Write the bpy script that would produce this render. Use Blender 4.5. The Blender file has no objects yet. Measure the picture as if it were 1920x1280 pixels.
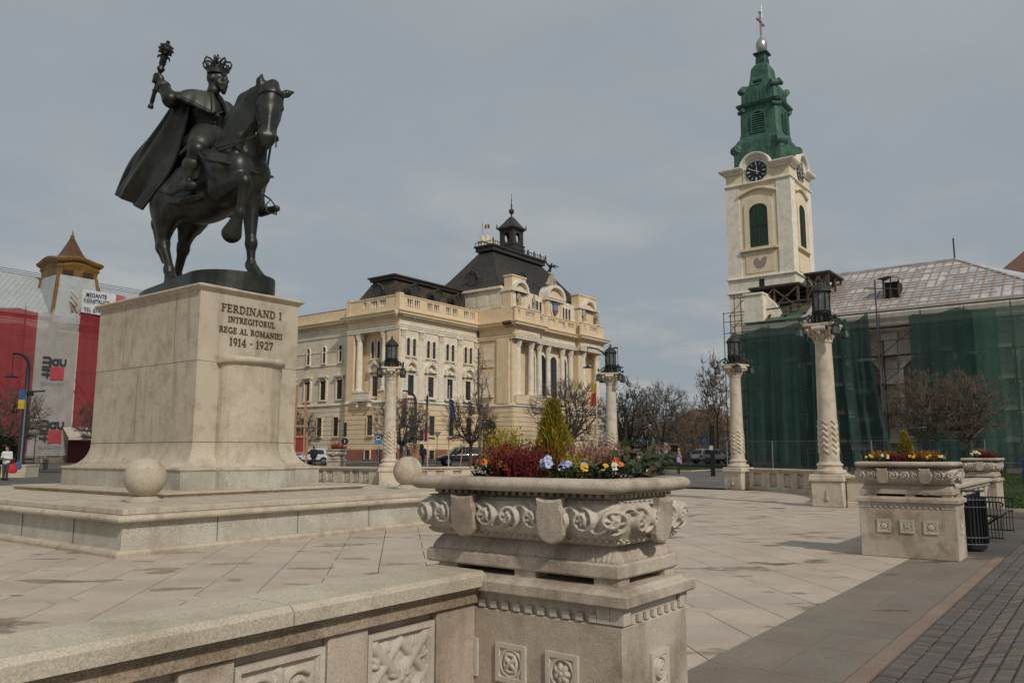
import bpy, math, random
import numpy as np
from mathutils import Vector, Matrix
C = bpy.context.scene.collection
SC = bpy.context.scene
PI = math.pi
R = math.radians
rnd = random.Random(7)
class MB:
 """collects shapes that become one mesh object"""
 def __init__(s):
  s.v = []; s.f = []; s.sm = []; s.n = 0
 def add(s, vs, fs, smooth=False):
  o = s.n
  s.v.extend([tuple(p) for p in vs]); s.n += len(vs)
  for f in fs:
   s.f.append([i + o for i in f]); s.sm.append(smooth)
  return s
 def box(s, x0, x1, y0, y1, z0, z1, M=None, b=0.0):
  if x0 > x1: x0, x1 = x1, x0
  if y0 > y1: y0, y1 = y1, y0
  if b > 0:
   return s.bevbox(x0, x1, y0, y1, z0, z1, b, M)
  vs = [(x0, y0, z0), (x1, y0, z0), (x1, y1, z0), (x0, y1, z0), (x0, y0, z1), (x1, y0, z1), (x1, y1, z1), (x0, y1, z1)]
  if M is not None: vs = [M @ Vector(p) for p in vs]
  return s.add(vs, [(3, 2, 1, 0), (4, 5, 6, 7), (0, 1, 5, 4), (1, 2, 6, 5), (2, 3, 7, 6), (3, 0, 4, 7)])
 def bevbox(s, x0, x1, y0, y1, z0, z1, b, M=None):
  b = min(b, (x1 - x0) * .45, (y1 - y0) * .45, (z1 - z0) * .45)
  def ring(i, z):
   return [(x0 + i, y0 + b, z), (x0 + b, y0 + i, z), (x1 - b, y0 + i, z), (x1 - i, y0 + b, z), (x1 - i, y1 - b, z), (x1 - b, y1 - i, z), (x0 + b, y1 - i, z), (x0 + i, y1 - b, z)]
  rs = [ring(b, z0), ring(0, z0 + b), ring(0, z1 - b), ring(b, z1)]
  return s.rings(rs, M=M, smooth=False)
 def rings(s, rs, cap=True, closed=True, M=None, smooth=True):
  n = len(rs[0]); vs = [p for r in rs for p in r]
  if M is not None: vs = [M @ Vector(p) for p in vs]
  fs = []
  for k in range(len(rs) - 1):
   for i in range(n if closed else n - 1):
    j = (i + 1) % n
    fs.append((k * n + i, k * n + j, (k + 1) * n + j, (k + 1) * n + i))
  s.add(vs, fs, smooth)
  if cap and closed:
   o = s.n - len(vs)
   s.f.append([o + i for i in range(n - 1, -1, -1)]); s.sm.append(False)
   s.f.append([o + (len(rs) - 1) * n + i for i in range(n)]); s.sm.append(False)
  return s
 def prism(s, poly, a0, a1, axis='z', M=None):
  """extrude polygon between a0 and a1; axis z:(u,v)->(x,y); y:(u,v)->(x,z); x:(u,v)->(y,z)"""
  def mk(u, v, a):
   return (u, v, a) if axis == 'z' else ((u, a, v) if axis == 'y' else (a, u, v))
  r0 = [mk(u, v, a0) for u, v in poly]; r1 = [mk(u, v, a1) for u, v in poly]
  ar = sum(poly[i][0] * poly[(i + 1) % len(poly)][1] - poly[(i + 1) % len(poly)][0] * poly[i][1] for i in range(len(poly)))
  flip = (ar < 0) != (a1 < a0)
  if axis == 'y': flip = not flip
  if flip: r0.reverse(); r1.reverse()
  return s.rings([r0, r1], M=M, smooth=False)
 def lathe(s, prof, c=(0, 0, 0), n=24, M=None, smooth=True, a0=0., a1=2 * PI, sq=0):
  full = abs(a1 - a0 - 2 * PI) < 1e-6
  m = n if full else n + 1
  rs = []
  for r, z in prof:
   ring = []
   for i in range(m):
    a = a0 + (a1 - a0) * i / n
    ring.append((c[0] + r * math.cos(a), c[1] + r * math.sin(a), c[2] + z))
   rs.append(ring)
  return s.rings(rs, cap=full, closed=full, M=M, smooth=smooth)
 def tube(s, pts, r, n=6, M=None, smooth=True, cap=True):
  pts = [Vector(p) for p in pts]
  if M is not None: pts = [M @ p for p in pts]
  if not hasattr(r, '__len__'): r = [r] * len(pts)
  rs = []; u = None
  for i, p in enumerate(pts):
   d = pts[min(i + 1, len(pts) - 1)] - pts[max(i - 1, 0)]
   if d.length < 1e-9: d = Vector((0, 0, 1))
   d.normalize()
   if u is None:
    u = d.orthogonal().normalized()
   else:
    u = u - d * u.dot(d)
    u = u.normalized() if u.length > 1e-6 else d.orthogonal().normalized()
   w = d.cross(u)
   rs.append([p + (u * math.cos(2 * PI * k / n) + w * math.sin(2 * PI * k / n)) * r[i] for k in range(n)])
  return s.rings(rs, cap=cap, smooth=smooth)
 def bar(s, a, b, w, h=None, up=(0, 0, 1)):
  """rectangular bar from a to b"""
  a = Vector(a); b = Vector(b); d = (b - a).normalized(); h = h or w
  up = Vector(up)
  if abs(d.dot(up)) > .98: up = Vector((1, 0, 0))
  x = d.cross(up).normalized(); y = x.cross(d)
  q = [(-1, -1), (1, -1), (1, 1), (-1, 1)]
  return s.rings([[p + x * (i * w / 2) + y * (j * h / 2) for i, j in q] for p in (a, b)], smooth=False)
 def sphere(s, c, r, n=16, m=10, M=None):
  rx, ry, rz = r if hasattr(r, '__len__') else (r, r, r)
  rs = []
  for k in range(m + 1):
   t = -PI / 2 + PI * (k / m)
   cr = max(math.cos(t), 1e-3)
   rs.append([(c[0] + rx * cr * math.cos(2 * PI * i / n), c[1] + ry * cr * math.sin(2 * PI * i / n), c[2] + rz * math.sin(t)) for i in range(n)])
  return s.rings(rs, M=M)
 def grid(s, P, smooth=True, flip=False):
  """P: rows of points"""
  m, n = len(P), len(P[0])
  fs = []
  for i in range(m - 1):
   for j in range(n - 1):
    q = (i * n + j, i * n + j + 1, (i + 1) * n + j + 1, (i + 1) * n + j)
    fs.append(q[::-1] if flip else q)
  return s.add([p for r in P for p in r], fs, smooth)
 def face(s, pts):
  return s.add(pts, [tuple(range(len(pts)))])
 def build(s, name, mat, parent=None, ang=40, loc=None):
  me = bpy.data.meshes.new(name)
  me.from_pydata(s.v, [], s.f)
  me.polygons.foreach_set('use_smooth', s.sm)
  if any(s.sm): me.set_sharp_from_angle(angle=R(ang))
  me.update()
  return link(name, me, mat, parent, loc)
def lin(a, b, n): return [a + (b - a) * i / n for i in range(n + 1)]
def sst(a, b, x):
 t = min(1, max(0, (x - a) / (b - a))); return t * t * (3 - 2 * t)
def g(x, y):
 e = max(y - 32.5, x - 37, -6 - y)
 d = math.hypot(x, y)
 return .0088 * max(0, min(d, 130) - 14) * sst(0, 6, e)
def link(name, me, mat, parent=None, loc=None):
 if mat is not None:
  for m in (mat if isinstance(mat, (list, tuple)) else [mat]): me.materials.append(m)
 o = bpy.data.objects.new(name, me)
 C.objects.link(o)
 if parent is not None: o.parent = parent
 if loc is not None: o.location = loc
 return o
def tag(o, label=None, cat=None, group=None, kind=None):
 if label: o['label'] = label
 if cat: o['category'] = cat
 if group: o['group'] = group
 if kind: o['kind'] = kind
 return o
def thing(name, label, cat, loc=(0, 0, 0), rz=0, group=None):
 o = bpy.data.objects.new(name, None); C.objects.link(o)
 o.location = loc; o.rotation_euler = (0, 0, rz); o.empty_display_size = .2
 return tag(o, label, cat, group)
def struct(o):
 o['kind'] = 'structure'; return o
def dup(root, loc, rz=0, label=None, group=None, sc=None):
 r = root.copy(); C.objects.link(r); r.location = loc; r.rotation_euler = (0, 0, rz)
 if sc is not None: r.scale = (sc, sc, sc)
 if label: r['label'] = label
 if group: r['group'] = group
 for ch in list(root.children):
  c = ch.copy(); C.objects.link(c); c.parent = r
  for g in list(ch.children):
   d = g.copy(); C.objects.link(d); d.parent = c
 return r
def mesh_np(name, V, F, mat, parent=None, smooth=True, ang=None):
 """V (n,3) F (m,4) int arrays"""
 me = bpy.data.meshes.new(name)
 V = np.ascontiguousarray(V, dtype=np.float32); F = np.ascontiguousarray(F, dtype=np.int32)
 k = F.shape[1]
 me.vertices.add(len(V)); me.vertices.foreach_set('co', V.ravel())
 me.loops.add(F.size); me.loops.foreach_set('vertex_index', F.ravel())
 me.polygons.add(len(F)); me.polygons.foreach_set('loop_start', np.arange(0, F.size, k, dtype=np.int32))
 me.update(calc_edges=True); me.validate()
 me.polygons.foreach_set('use_smooth', np.full(len(me.polygons), smooth))
 if ang: me.set_sharp_from_angle(angle=R(ang))
 me.update()
 return link(name, me, mat, parent)
# ---------- sculpting: signed distance shapes joined smoothly, turned into one mesh
def sdf_mesh(prims, res, clip=None, sm=1):
 """prims: ('c',p0,p1,r0,r1,k[,sx]) tapered limb, ('e',centre,radii,k[,rz]) ellipsoid"""
 lo = np.full(3, 1e9); hi = -lo
 bb = []
 for p in prims:
  if p[0] == 'c':
   a = np.array(p[1], float); b = np.array(p[2], float); r = max(p[3], p[4]); pts = np.stack([a - r, a + r, b - r, b + r])
   l, h = pts.min(0), pts.max(0)
  else:
   c = np.array(p[1], float); r = np.array(p[2], float)
   if len(p) > 4: r = np.array([max(r[0], r[1])] * 2 + [r[2]])
   l, h = c - r, c + r
  m = 2.2 * p[-1 if p[0] == 'x' else (5 if p[0] == 'c' else 3)] + 2 * res
  bb.append((l - m, h + m)); lo = np.minimum(lo, l); hi = np.maximum(hi, h)
 lo -= 4 * res; hi += 4 * res
 n = np.ceil((hi - lo) / res).astype(int) + 1
 f = np.full(n, .6)
 ax = [lo[i] + res * np.arange(n[i]) for i in range(3)]
 for p, (l, h) in zip(prims, bb):
  i0 = np.clip(np.floor((l - lo) / res).astype(int), 0, n); i1 = np.clip(np.ceil((h - lo) / res).astype(int) + 1, 0, n)
  X = ax[0][i0[0]:i1[0], None, None]; Y = ax[1][None, i0[1]:i1[1], None]; Z = ax[2][None, None, i0[2]:i1[2]]
  if p[0] == 'c':
   a = np.array(p[1], float); b = np.array(p[2], float); k = p[5]; sx = p[6] if len(p) > 6 else 1.
   d = b - a; L2 = max((d * d).sum(), 1e-9)
   t = np.clip(((X - a[0]) * d[0] + (Y - a[1]) * d[1] + (Z - a[2]) * d[2]) / L2, 0, 1)
   ex = (X - a[0] - t * d[0]) / sx
   g = np.sqrt(ex ** 2 + (Y - a[1] - t * d[1]) ** 2 + (Z - a[2] - t * d[2]) ** 2) - (p[3] + t * (p[4] - p[3]))
  else:
   c = p[1]; r = p[2]; k = p[3]
   x, y, z = X - c[0], Y - c[1], Z - c[2]
   if len(p) > 4:
    ca, sa = math.cos(p[4]), math.sin(p[4])
    x, y = x * ca + y * sa, -x * sa + y * ca
   q = np.sqrt((x / r[0]) ** 2 + (y / r[1]) ** 2 + (z / r[2]) ** 2)
   q2 = np.sqrt((x / r[0] ** 2) ** 2 + (y / r[1] ** 2) ** 2 + (z / r[2] ** 2) ** 2) + 1e-9
   g = q * (q - 1) / q2
  s = f[i0[0]:i1[0], i0[1]:i1[1], i0[2]:i1[2]]
  hh = np.maximum(k - np.abs(s - g), 0) / k
  s[...] = np.minimum(s, g) - hh * hh * k * .25
 if clip is not None:
  f = np.maximum(f, clip(ax[0][:, None, None], ax[1][None, :, None], ax[2][None, None, :]))
 return nets(f, lo, res, sm)
def nets(f, lo, res, sm=1):
 ins = f < 0
 nx, ny, nz = f.shape
 cx = (nx - 1, ny - 1, nz - 1)
 cnt = np.zeros(cx, np.float32); acc = np.zeros(cx + (3,), np.float32)
 def sl(o): return (slice(o[0], o[0] + cx[0]), slice(o[1], o[1] + cx[1]), slice(o[2], o[2] + cx[2]))
 for a in range(3):
  for u in (0, 1):
   for v in (0, 1):
    o0 = [0, 0, 0]; o0[(a + 1) % 3] = u; o0[(a + 2) % 3] = v
    o1 = list(o0); o1[a] = 1
    A = f[sl(o0)]; B = f[sl(o1)]
    m = (A < 0) != (B < 0)
    t = np.where(m, A / np.where(m, A - B, 1), 0)
    cnt += m
    for q in range(3):
     acc[..., q] += m * (o0[q] + (t if q == a else 0))
 act = cnt > 0
 idx = np.full(cx, -1, np.int64); idx[act] = np.arange(act.sum())
 ijk = np.argwhere(act)
 V = ijk + acc[act] / cnt[act][:, None]
 V = lo + V * res
 F = []
 for a in range(3):
  b, c = (a + 1) % 3, (a + 2) % 3
  s0 = [slice(None)] * 3; s1 = [slice(None)] * 3
  s0[a] = slice(0, -1); s1[a] = slice(1, None)
  A = ins[tuple(s0)]; B = ins[tuple(s1)]
  e = np.argwhere(A != B)
  e = e[(e[:, b] > 0) & (e[:, c] > 0) & (e[:, b] < f.shape[b] - 1) & (e[:, c] < f.shape[c] - 1)]
  q = []
  for db, dc in ((0, 0), (-1, 0), (-1, -1), (0, -1)):
   w = e.copy(); w[:, b] += db; w[:, c] += dc
   q.append(idx[w[:, 0], w[:, 1], w[:, 2]])
  q = np.stack(q, 1)
  flip = ~A[tuple(e.T)]
  q[flip] = q[flip][:, ::-1]
  F.append(q)
 F = np.concatenate(F)
 for _ in range(sm):
  S = np.zeros_like(V); N = np.zeros(len(V))
  for i in range(4):
   np.add.at(S, F[:, i], V[F[:, (i + 1) % 4]]); np.add.at(S, F[:, i], V[F[:, (i + 3) % 4]]); np.add.at(N, F[:, i], 2)
  V = V * .4 + .6 * S / N[:, None]
 return V, F
def sculpt(name, prims, res, mat, parent=None, clip=None, sm=1):
 V, F = sdf_mesh(prims, res, clip, sm)
 return mesh_np(name, V, F, mat, parent)
def chain(pts, k):
 """pts: [(p,r),...] -> limbs"""
 return [('c', pts[i][0], pts[i + 1][0], pts[i][1], pts[i + 1][1], k) for i in range(len(pts) - 1)]
# ---------- materials
def nodes(name):
 m = bpy.data.materials.new(name); m.use_nodes = True
 nt = m.node_tree; b = nt.nodes['Principled BSDF']
 return m, nt, b
def _n(nt, t, **kw):
 n = nt.nodes.new(t)
 for k, v in kw.items():
  if k in n.inputs: n.inputs[k].default_value = v
  else: setattr(n, k, v)
 return n
def _pos(nt, scale=(1, 1, 1), rot=(0, 0, 0), kind='Object'):
 tc = nt.nodes.new('ShaderNodeTexCoord') if kind == 'Object' else nt.nodes.new('ShaderNodeNewGeometry')
 mp = nt.nodes.new('ShaderNodeMapping')
 mp.inputs['Scale'].default_value = scale; mp.inputs['Rotation'].default_value = rot
 nt.links.new(tc.outputs[kind if kind == 'Object' else 'Position'], mp.inputs['Vector'])
 return mp.outputs['Vector']
def _noise(nt, vec, scale, detail=5, rough=.55):
 n = nt.nodes.new('ShaderNodeTexNoise')
 n.inputs['Scale'].default_value = scale; n.inputs['Detail'].default_value = detail; n.inputs['Roughness'].default_value = rough
 nt.links.new(vec, n.inputs['Vector'])
 return n.outputs['Fac']
def _ramp(nt, fac, a, b, ca=(0, 0, 0), cb=(1, 1, 1)):
 r = nt.nodes.new('ShaderNodeValToRGB')
 r.color_ramp.elements[0].position = a; r.color_ramp.elements[1].position = b
 r.color_ramp.elements[0].color = (*ca, 1); r.color_ramp.elements[1].color = (*cb, 1)
 nt.links.new(fac, r.inputs['Fac'])
 return r.outputs['Color']
def _mix(nt, fac, a, b, mode='MIX'):
 m = nt.nodes.new('ShaderNodeMix'); m.data_type = 'RGBA'; m.blend_type = mode
 for s, v in ((0, fac), (6, a), (7, b)):
  if isinstance(v, (int, float)): m.inputs[s].default_value = v
  elif isinstance(v, tuple): m.inputs[s].default_value = (*v[:3], 1)
  else: nt.links.new(v, m.inputs[s])
 return m.outputs[2]
def _bump(nt, b, h, strength=.3, dist=.02, prev=None):
 n = nt.nodes.new('ShaderNodeBump')
 n.inputs['Strength'].default_value = strength; n.inputs['Distance'].default_value = dist
 nt.links.new(h, n.inputs['Height'])
 if prev is not None: nt.links.new(prev, n.inputs['Normal'])
 nt.links.new(n.outputs['Normal'], b.inputs['Normal'])
 return n.outputs['Normal']
def mat(name, c, rough=.6, c2=None, scale=3., metal=0., bump=0., bscale=None, lo=.35, hi=.65, stretch=(1, 1, 1), kind='Position', spec=.5, dist=.01):
 """two-tone weathered surface"""
 m, nt, b = nodes(name)
 b.inputs['Roughness'].default_value = rough; b.inputs['Metallic'].default_value = metal
 b.inputs['Specular IOR Level'].default_value = spec
 if c2 is None:
  c2 = tuple(x * .8 for x in c)
 v = _pos(nt, stretch, kind=kind)
 f = _noise(nt, v, scale)
 nt.links.new(_ramp(nt, f, lo, hi, c, c2), b.inputs['Base Color'])
 if bump:
  _bump(nt, b, _noise(nt, v, bscale or scale * 4), bump, dist)
 return m
def stone(name, base, stain, speck=.25, stain_amt=.6, streak=1., bump=.35, grain=90., light=None, rough=.85, moss=None):
 """weathered stone: speckled grain, blotches, runs of dirt"""
 m, nt, b = nodes(name)
 b.inputs['Roughness'].default_value = rough; b.inputs['Specular IOR Level'].default_value = .3
 v = _pos(nt, kind='Position')
 vs = _pos(nt, (2.2, 2.2, .35), kind='Position')
 col = _mix(nt, _ramp(nt, _noise(nt, v, .9, 6), .35, .68), base, light or tuple(min(1, x * 1.18) for x in base))
 col = _mix(nt, _ramp(nt, _noise(nt, v, 2.6, 8, .65), .48, .72), col, _mix(nt, stain_amt, col, stain))
 if streak:
  col = _mix(nt, _ramp(nt, _noise(nt, vs, 1.6, 6, .6), .52, .74), col, _mix(nt, .55 * streak, col, stain))
 if moss:
  col = _mix(nt, _ramp(nt, _noise(nt, v, 5.5, 8, .7), .58, .7), col, _mix(nt, .6, col, moss))
 sp = _noise(nt, v, grain, 3, .7)
 col = _mix(nt, speck, col, _ramp(nt, sp, .3, .7, (.12, .11, .1), (1, .98, .95)), 'OVERLAY')
 nt.links.new(col, b.inputs['Base Color'])
 n1 = _bump(nt, b, sp, bump, .006)
 _bump(nt, b, _noise(nt, v, 7., 6, .6), bump, .02, n1)
 return m
M = {}
M['bronze'] = stone('bronze', (.02, .021, .018), (.007, .007, .006), .1, .7, 1.0, .2, 26, (.055, .058, .048), .42, (.075, .088, .074))
M['bronze_pale'] = stone('weathered bronze', (.04, .041, .034), (.014, .014, .012), .1, .7, .8, .25, 26, (.085, .087, .072), .5, (.12, .13, .11))
for k_ in ('bronze', 'bronze_pale'):
 b_ = M[k_].node_tree.nodes['Principled BSDF']; b_.inputs['Metallic'].default_value = .45; b_.inputs['Specular IOR Level'].default_value = .5
M['limestone'] = stone('pale limestone', (.52, .45, .36), (.25, .185, .125), .25, .6, .8, .35, 70)
M['limestone_old'] = stone('weathered limestone', (.41, .335, .262), (.16, .11, .075), .35, .85, .9, .4, 140, (.54, .47, .39))
M['limestone_top'] = stone('coping limestone', (.45, .395, .31), (.25, .2, .14), .35, .6, .3, .35, 110)
M['limestone_dark'] = stone('stained limestone', (.3, .235, .165), (.11, .08, .055), .5, .8, .6, .6, 90, (.39, .32, .24))
M['carved'] = stone('carved limestone', (.5, .445, .375), (.24, .185, .135), .25, .55, .3, .25, 140)
M['granite'] = stone('pale granite', (.44, .38, .295), (.23, .175, .11), .45, .55, 1.1, .25, 75, (.5, .435, .35))
M['granite_grey'] = stone('grey granite', (.36, .33, .275), (.22, .19, .145), .55, .5, .6, .25, 65, (.48, .455, .4))
M['letter'] = mat('letter bronze', (.11, .062, .028), .55, (.06, .035, .018), 30)
M['joint'] = mat('joint dirt', (.07, .05, .036), .95, (.04, .028, .02), 9, bump=.3)
def paving_mat(name, base, alt, wet, joint_rough=.7, wetness=(.56, .6), wscale=.42, attr=True, puddle=True):
 m, nt, b = nodes(name)
 v = _pos(nt, kind='Position')
 vr = _pos(nt, (1, 1, 1), (0, 0, R(53)), kind='Position')
 mp2 = nt.nodes.new('ShaderNodeMapping'); mp2.inputs['Scale'].default_value = (.75, 1.7, 1); nt.links.new(vr, mp2.inputs['Vector']); vr = mp2.outputs['Vector']
 col = _mix(nt, _ramp(nt, _noise(nt, v, 1.3, 7, .6), .35, .65), base, alt)
 if attr:
  a = nt.nodes.new('ShaderNodeAttribute'); a.attribute_name = 'tint'
  col = _mix(nt, .55, col, a.outputs['Color'], 'MULTIPLY')
 col = _mix(nt, .3, col, _ramp(nt, _noise(nt, v, 55, 3, .7), .3, .7, (.3, .28, .26), (1, 1, 1)), 'OVERLAY')
 col = _mix(nt, _ramp(nt, _noise(nt, v, 4.5, 9, .75), .56, .75), col, tuple(x * .72 for x in base))
 wn = _noise(nt, vr, wscale, 6, .5)
 w = _ramp(nt, wn, wetness[0], wetness[1])
 col = _mix(nt, w, col, wet)
 nt.links.new(col, b.inputs['Base Color'])
 if puddle:
  w2 = _ramp(nt, wn, wetness[1] + .015, wetness[1] + .05)
  rr = _mix(nt, w, (joint_rough,) * 3, (.45, .45, .45)); rr = _mix(nt, w2, rr, (.09, .09, .09))
  nt.links.new(rr, b.inputs['Roughness'])
  bm = nt.nodes.new('ShaderNodeBump'); bm.inputs['Distance'].default_value = .004
  nt.links.new(_noise(nt, v, 40, 4, .7), bm.inputs['Height'])
  st = _mix(nt, w2, (.35,) * 3, (0, 0, 0)); nt.links.new(st, bm.inputs['Strength'])
  nt.links.new(bm.outputs['Normal'], b.inputs['Normal'])
 else:
  b.inputs['Roughness'].default_value = joint_rough
  _bump(nt, b, _noise(nt, v, 40, 4, .7), .35, .004)
 b.inputs['Specular IOR Level'].default_value = .4
 return m
M['paving'] = paving_mat('pale stone paving', (.5, .415, .335), (.42, .345, .275), (.27, .205, .145), .7, (.605, .62), 1.0)
M['band'] = paving_mat('grey stone paving', (.185, .152, .118), (.225, .19, .15), (.11, .083, .058), .75, (.62, .65), .6, True, False)
M['curb'] = paving_mat('pink granite', (.265, .19, .145), (.21, .15, .115), (.15, .1, .075), .75, (.63, .66), .6, True, False)
M['cobble'] = paving_mat('cobblestone', (.15, .125, .105), (.11, .092, .08), (.055, .044, .036), .5, (.72, .76), .6, True, False)
M['asphalt'] = mat('asphalt', (.06, .056, .052), .85, (.045, .042, .04), 1.2, bump=.3, bscale=60)
M['ground'] = mat('ground pavers', (.115, .1, .088), .85, (.075, .066, .06), .8, bump=.4, bscale=9, dist=.02)
M['greypave'] = mat('grey square paving', (.155, .14, .125), .8, (.1, .09, .085), .7, bump=.3, bscale=8)
M['soil'] = mat('soil', (.03, .022, .015), .95, (.05, .038, .025), 20, bump=.6, bscale=40, dist=.02)
M['lawn_base'] = mat('lawn soil', (.03, .048, .012), .95, (.022, .032, .01), 2)
def leafmat(name, c, c2, rough=.55, scale=9., trans=.25):
 m = mat(name, c, rough, c2, scale, spec=.35)
 return m
M['grass'] = leafmat('grass blades', (.045, .085, .014), (.03, .06, .012))
# ---------- equestrian statue (local: x = rider's left, -y = forward, z up)
ST = (11.02, 18.28, 5.66)
def build_statue():
 t = thing('equestrian_statue', 'dark bronze statue of a crowned rider raising a mace, mounted on a horse', 'statue', ST)
 B = M['bronze']
 k = .16
 trunk = [('e', (0, -.15, 2.62), (.7, 1.45, .86), .2), ('e', (0, -1.25, 2.72), (.6, .8, .84), .2), ('e', (0, 1.1, 2.75), (.66, .82, .72), .2),
    ('e', (-.36, 1.1, 2.45), (.36, .6, .75), .2), ('e', (.36, 1.15, 2.5), (.36, .6, .75), .2),
    ('c', (0, -.95, 3.3), (0, -.1, 3.25), .26, .24, .2)]
 P = list(trunk)
 # neck and crest
 P += [('c', (0, -1.25, 3.05), (.0, -1.62, 3.9), .66, .5, .2, .75), ('c', (0, -1.62, 3.9), (.02, -2.0, 4.45), .5, .36, .2, .75),
    ('c', (0, -.85, 3.5), (0, -1.2, 4.15), .24, .22, .2), ('c', (0, -1.2, 4.15), (0, -1.62, 4.62), .22, .17, .2), ('c', (0, -1.62, 4.62), (.02, -2.15, 4.74), .17, .14, .16)]
 # head, turned a little to its right
 e = np.array((.88, -.47, 0)); nn = np.array((-.45, -.87, .18))
 def hp(z, s=0, n=0):
  q = (4.7 - z) / 1.5
  c = np.array((.15 - .26 * q, -2.43 - .28 * q, z))
  return tuple(c + e * s + nn * n)
 P += [('c', hp(4.55), hp(4.05), .3, .255, .12), ('c', hp(4.1, 0, .03), hp(3.45, 0, .02), .235, .165, .12), ('e', hp(3.36, 0, .0), (.2, .2, .2), .1),
    ('c', hp(4.15, .1, -.24), hp(3.6, .04, -.1), .22, .13, .1), ('c', hp(4.15, -.1, -.24), hp(3.6, -.04, -.1), .22, .13, .1),
    ('e', hp(3.22, 0, -.08), (.12, .12, .1), .08), ('e', hp(3.36, .1, .15), (.075, .06, .085), .05), ('e', hp(3.36, -.1, .15), (.075, .06, .085), .05),
    ('c', hp(4.32, .2, .15), hp(4.22, .27, .08), .06, .07, .06), ('c', hp(4.32, -.2, .15), hp(4.22, -.27, .08), .06, .07, .06),
    ('e', hp(4.17, .25, .1), (.07, .07, .06), .03), ('e', hp(4.17, -.25, .1), (.07, .07, .06), .03),
    ('c', hp(4.0, .15, .1), hp(3.62, .1, .1), .07, .05, .06), ('c', hp(4.0, -.15, .1), hp(3.62, -.1, .1), .07, .05, .06),
    ('c', hp(4.0, 0, .2), hp(3.5, 0, .15), .07, .05, .06),
    ('c', hp(4.68, -.24, .0), hp(4.92, -.27, .04), .11, .1, .05), ('c', hp(4.92, -.27, .04), hp(5.14, -.25, .05), .1, .02, .03),
    ('c', hp(4.66, .22, -.05), hp(4.72, .38, .0), .085, .095, .06), ('c', hp(4.72, .38, .0), hp(4.8, .56, .02), .095, .02, .04),
    ('c', (.04, -2.2, 4.8), hp(4.82, .03, .1), .13, .13, .08), ('c', hp(4.82, .03, .1), hp(4.55, .05, .24), .13, .05, .08)]
 # hind legs
 def hind(x, hip, stf, hock, fet, toe):
  s = math.copysign(1, x)
  return [('c', (x * .95, *hip), (x * 1.1, *stf), .46, .3, .2, .85), ('c', (x, hip[0] + .15, hip[1] - .3), (x, *hock), .38, .15, .16, .8),
    ('c', (x * 1.05, stf[0], stf[1] - .05), (x, hock[0] - .1, hock[1] + .35), .28, .17, .14, .85),
    ('c', (x, hock[0], hock[1]), (x, hock[0] + .16, hock[1] + .16), .17, .1, .08), ('c', (x, *hock), (x, fet[0], fet[1] + .12),   .14, .098, .07),
    ('c', (x, hock[0] + .1, hock[1] + .05), (x, fet[0] + .08, fet[1] + .05), .065, .065, .05),
    ('e', (x, *fet), (.13, .145, .145), .06), ('c', (x, *fet), (x, toe[0] + .06, toe[1] + .16), .12, .14, .07), ('c', (x, toe[0] + .04, toe[1] + .14), (x, toe[0] - .06, toe[1] - .1), .15, .25, .05)]
 P += hind(-.38, (1.05, 2.6), (.72, 2.2), (1.17, 1.32), (.82, .6), (.66, .22))
 P += hind(.38, (1.1, 2.6), (.95, 2.2), (1.52, 1.4), (1.72, .66), (1.6, .22))
 # straight foreleg and raised foreleg
 x = .34
 P += [('c', (x + .04, -1.35, 2.85), (x + .02, -1.5, 2.2), .4, .3, .2, .8), ('c', (x + .02, -1.5, 2.2), (x, -1.6, 1.12), .26, .135, .12, .85), ('e', (x, -1.63, 1.06), (.15, .165, .18), .06),
    ('c', (x, -1.62, 1.0), (x, -1.66, .58), .12, .095, .07), ('e', (x, -1.65, .5), (.13, .145, .145), .06), ('c', (x, -1.66, .5), (x, -1.78, .34), .12, .13, .06), ('c', (x, -1.78, .36), (x, -1.9, .1), .15, .25, .05)]
 x = -.36
 P += [('c', (x, -1.3, 2.9), (x - .02, -1.4, 2.3), .42, .34, .2, .8), ('c', (x - .02, -1.35, 2.3), (x + .02, -2.18, 2.36), .3, .165, .12), ('e', (x + .03, -2.23, 2.33), (.165, .18, .19), .07),
    ('c', (x + .03, -2.25, 2.25), (x + .05, -2.08, 1.66), .14, .098, .07), ('e', (x + .05, -2.05, 1.58), (.13, .145, .145), .06), ('c', (x + .05, -2.04, 1.56), (x + .05, -1.92, 1.38), .1, .115, .05),
    ('c', (x + .05, -1.94, 1.4), (x + .05, -1.78, 1.14), .15, .24, .05)]
 # breast muscles, shoulder blade, tail
 P += [('e', (-.26, -1.92, 2.75), (.3, .26, .36), .14), ('e', (.26, -1.92, 2.75), (.3, .26, .36), .14), ('c', (-.52, -.85, 3.2), (-.5, -1.5, 2.75), .2, .28, .14), ('c', (.52, -.85, 3.2), (.5, -1.5, 2.75), .2, .28, .14)]
 for s in (-1, 1):   # neck and leg muscles, mane locks, flank fold
  P += chain([((.2 * s + .1, -2.2, 4.0), .1), ((.34 * s, -1.95, 3.5), .1), ((.38 * s, -1.85, 3.0), .12)], .06)
  P += chain([((.28 * s + .05, -1.75, 4.2), .1), ((.4 * s, -1.35, 3.6), .12), ((.46 * s, -1.2, 3.25), .12)], .08)
  P += chain([((.55 * s, -.75, 2.2), .1), ((.68 * s, -.2, 2.15), .1), ((.6 * s, .5, 2.3), .1)], .08)
  P += chain([((.5 * s, .75, 2.9), .14), ((.62 * s, 1.0, 2.4), .14), ((.52 * s, 1.1, 1.9), .1)], .09)
  P += chain([((.62 * s, -1.2, 2.9), .1), ((.6 * s, -1.5, 2.5), .12), ((.5 * s, -1.55, 2.1), .09)], .07)
  for i in range(5): P.append(('c', (.14 * s + .03, -1.3 - .18 * i, 4.35 + .1 * i), (.3 * s + .03, -1.32 - .17 * i, 4.0 + .12 * i), .06, .03, .04))
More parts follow.
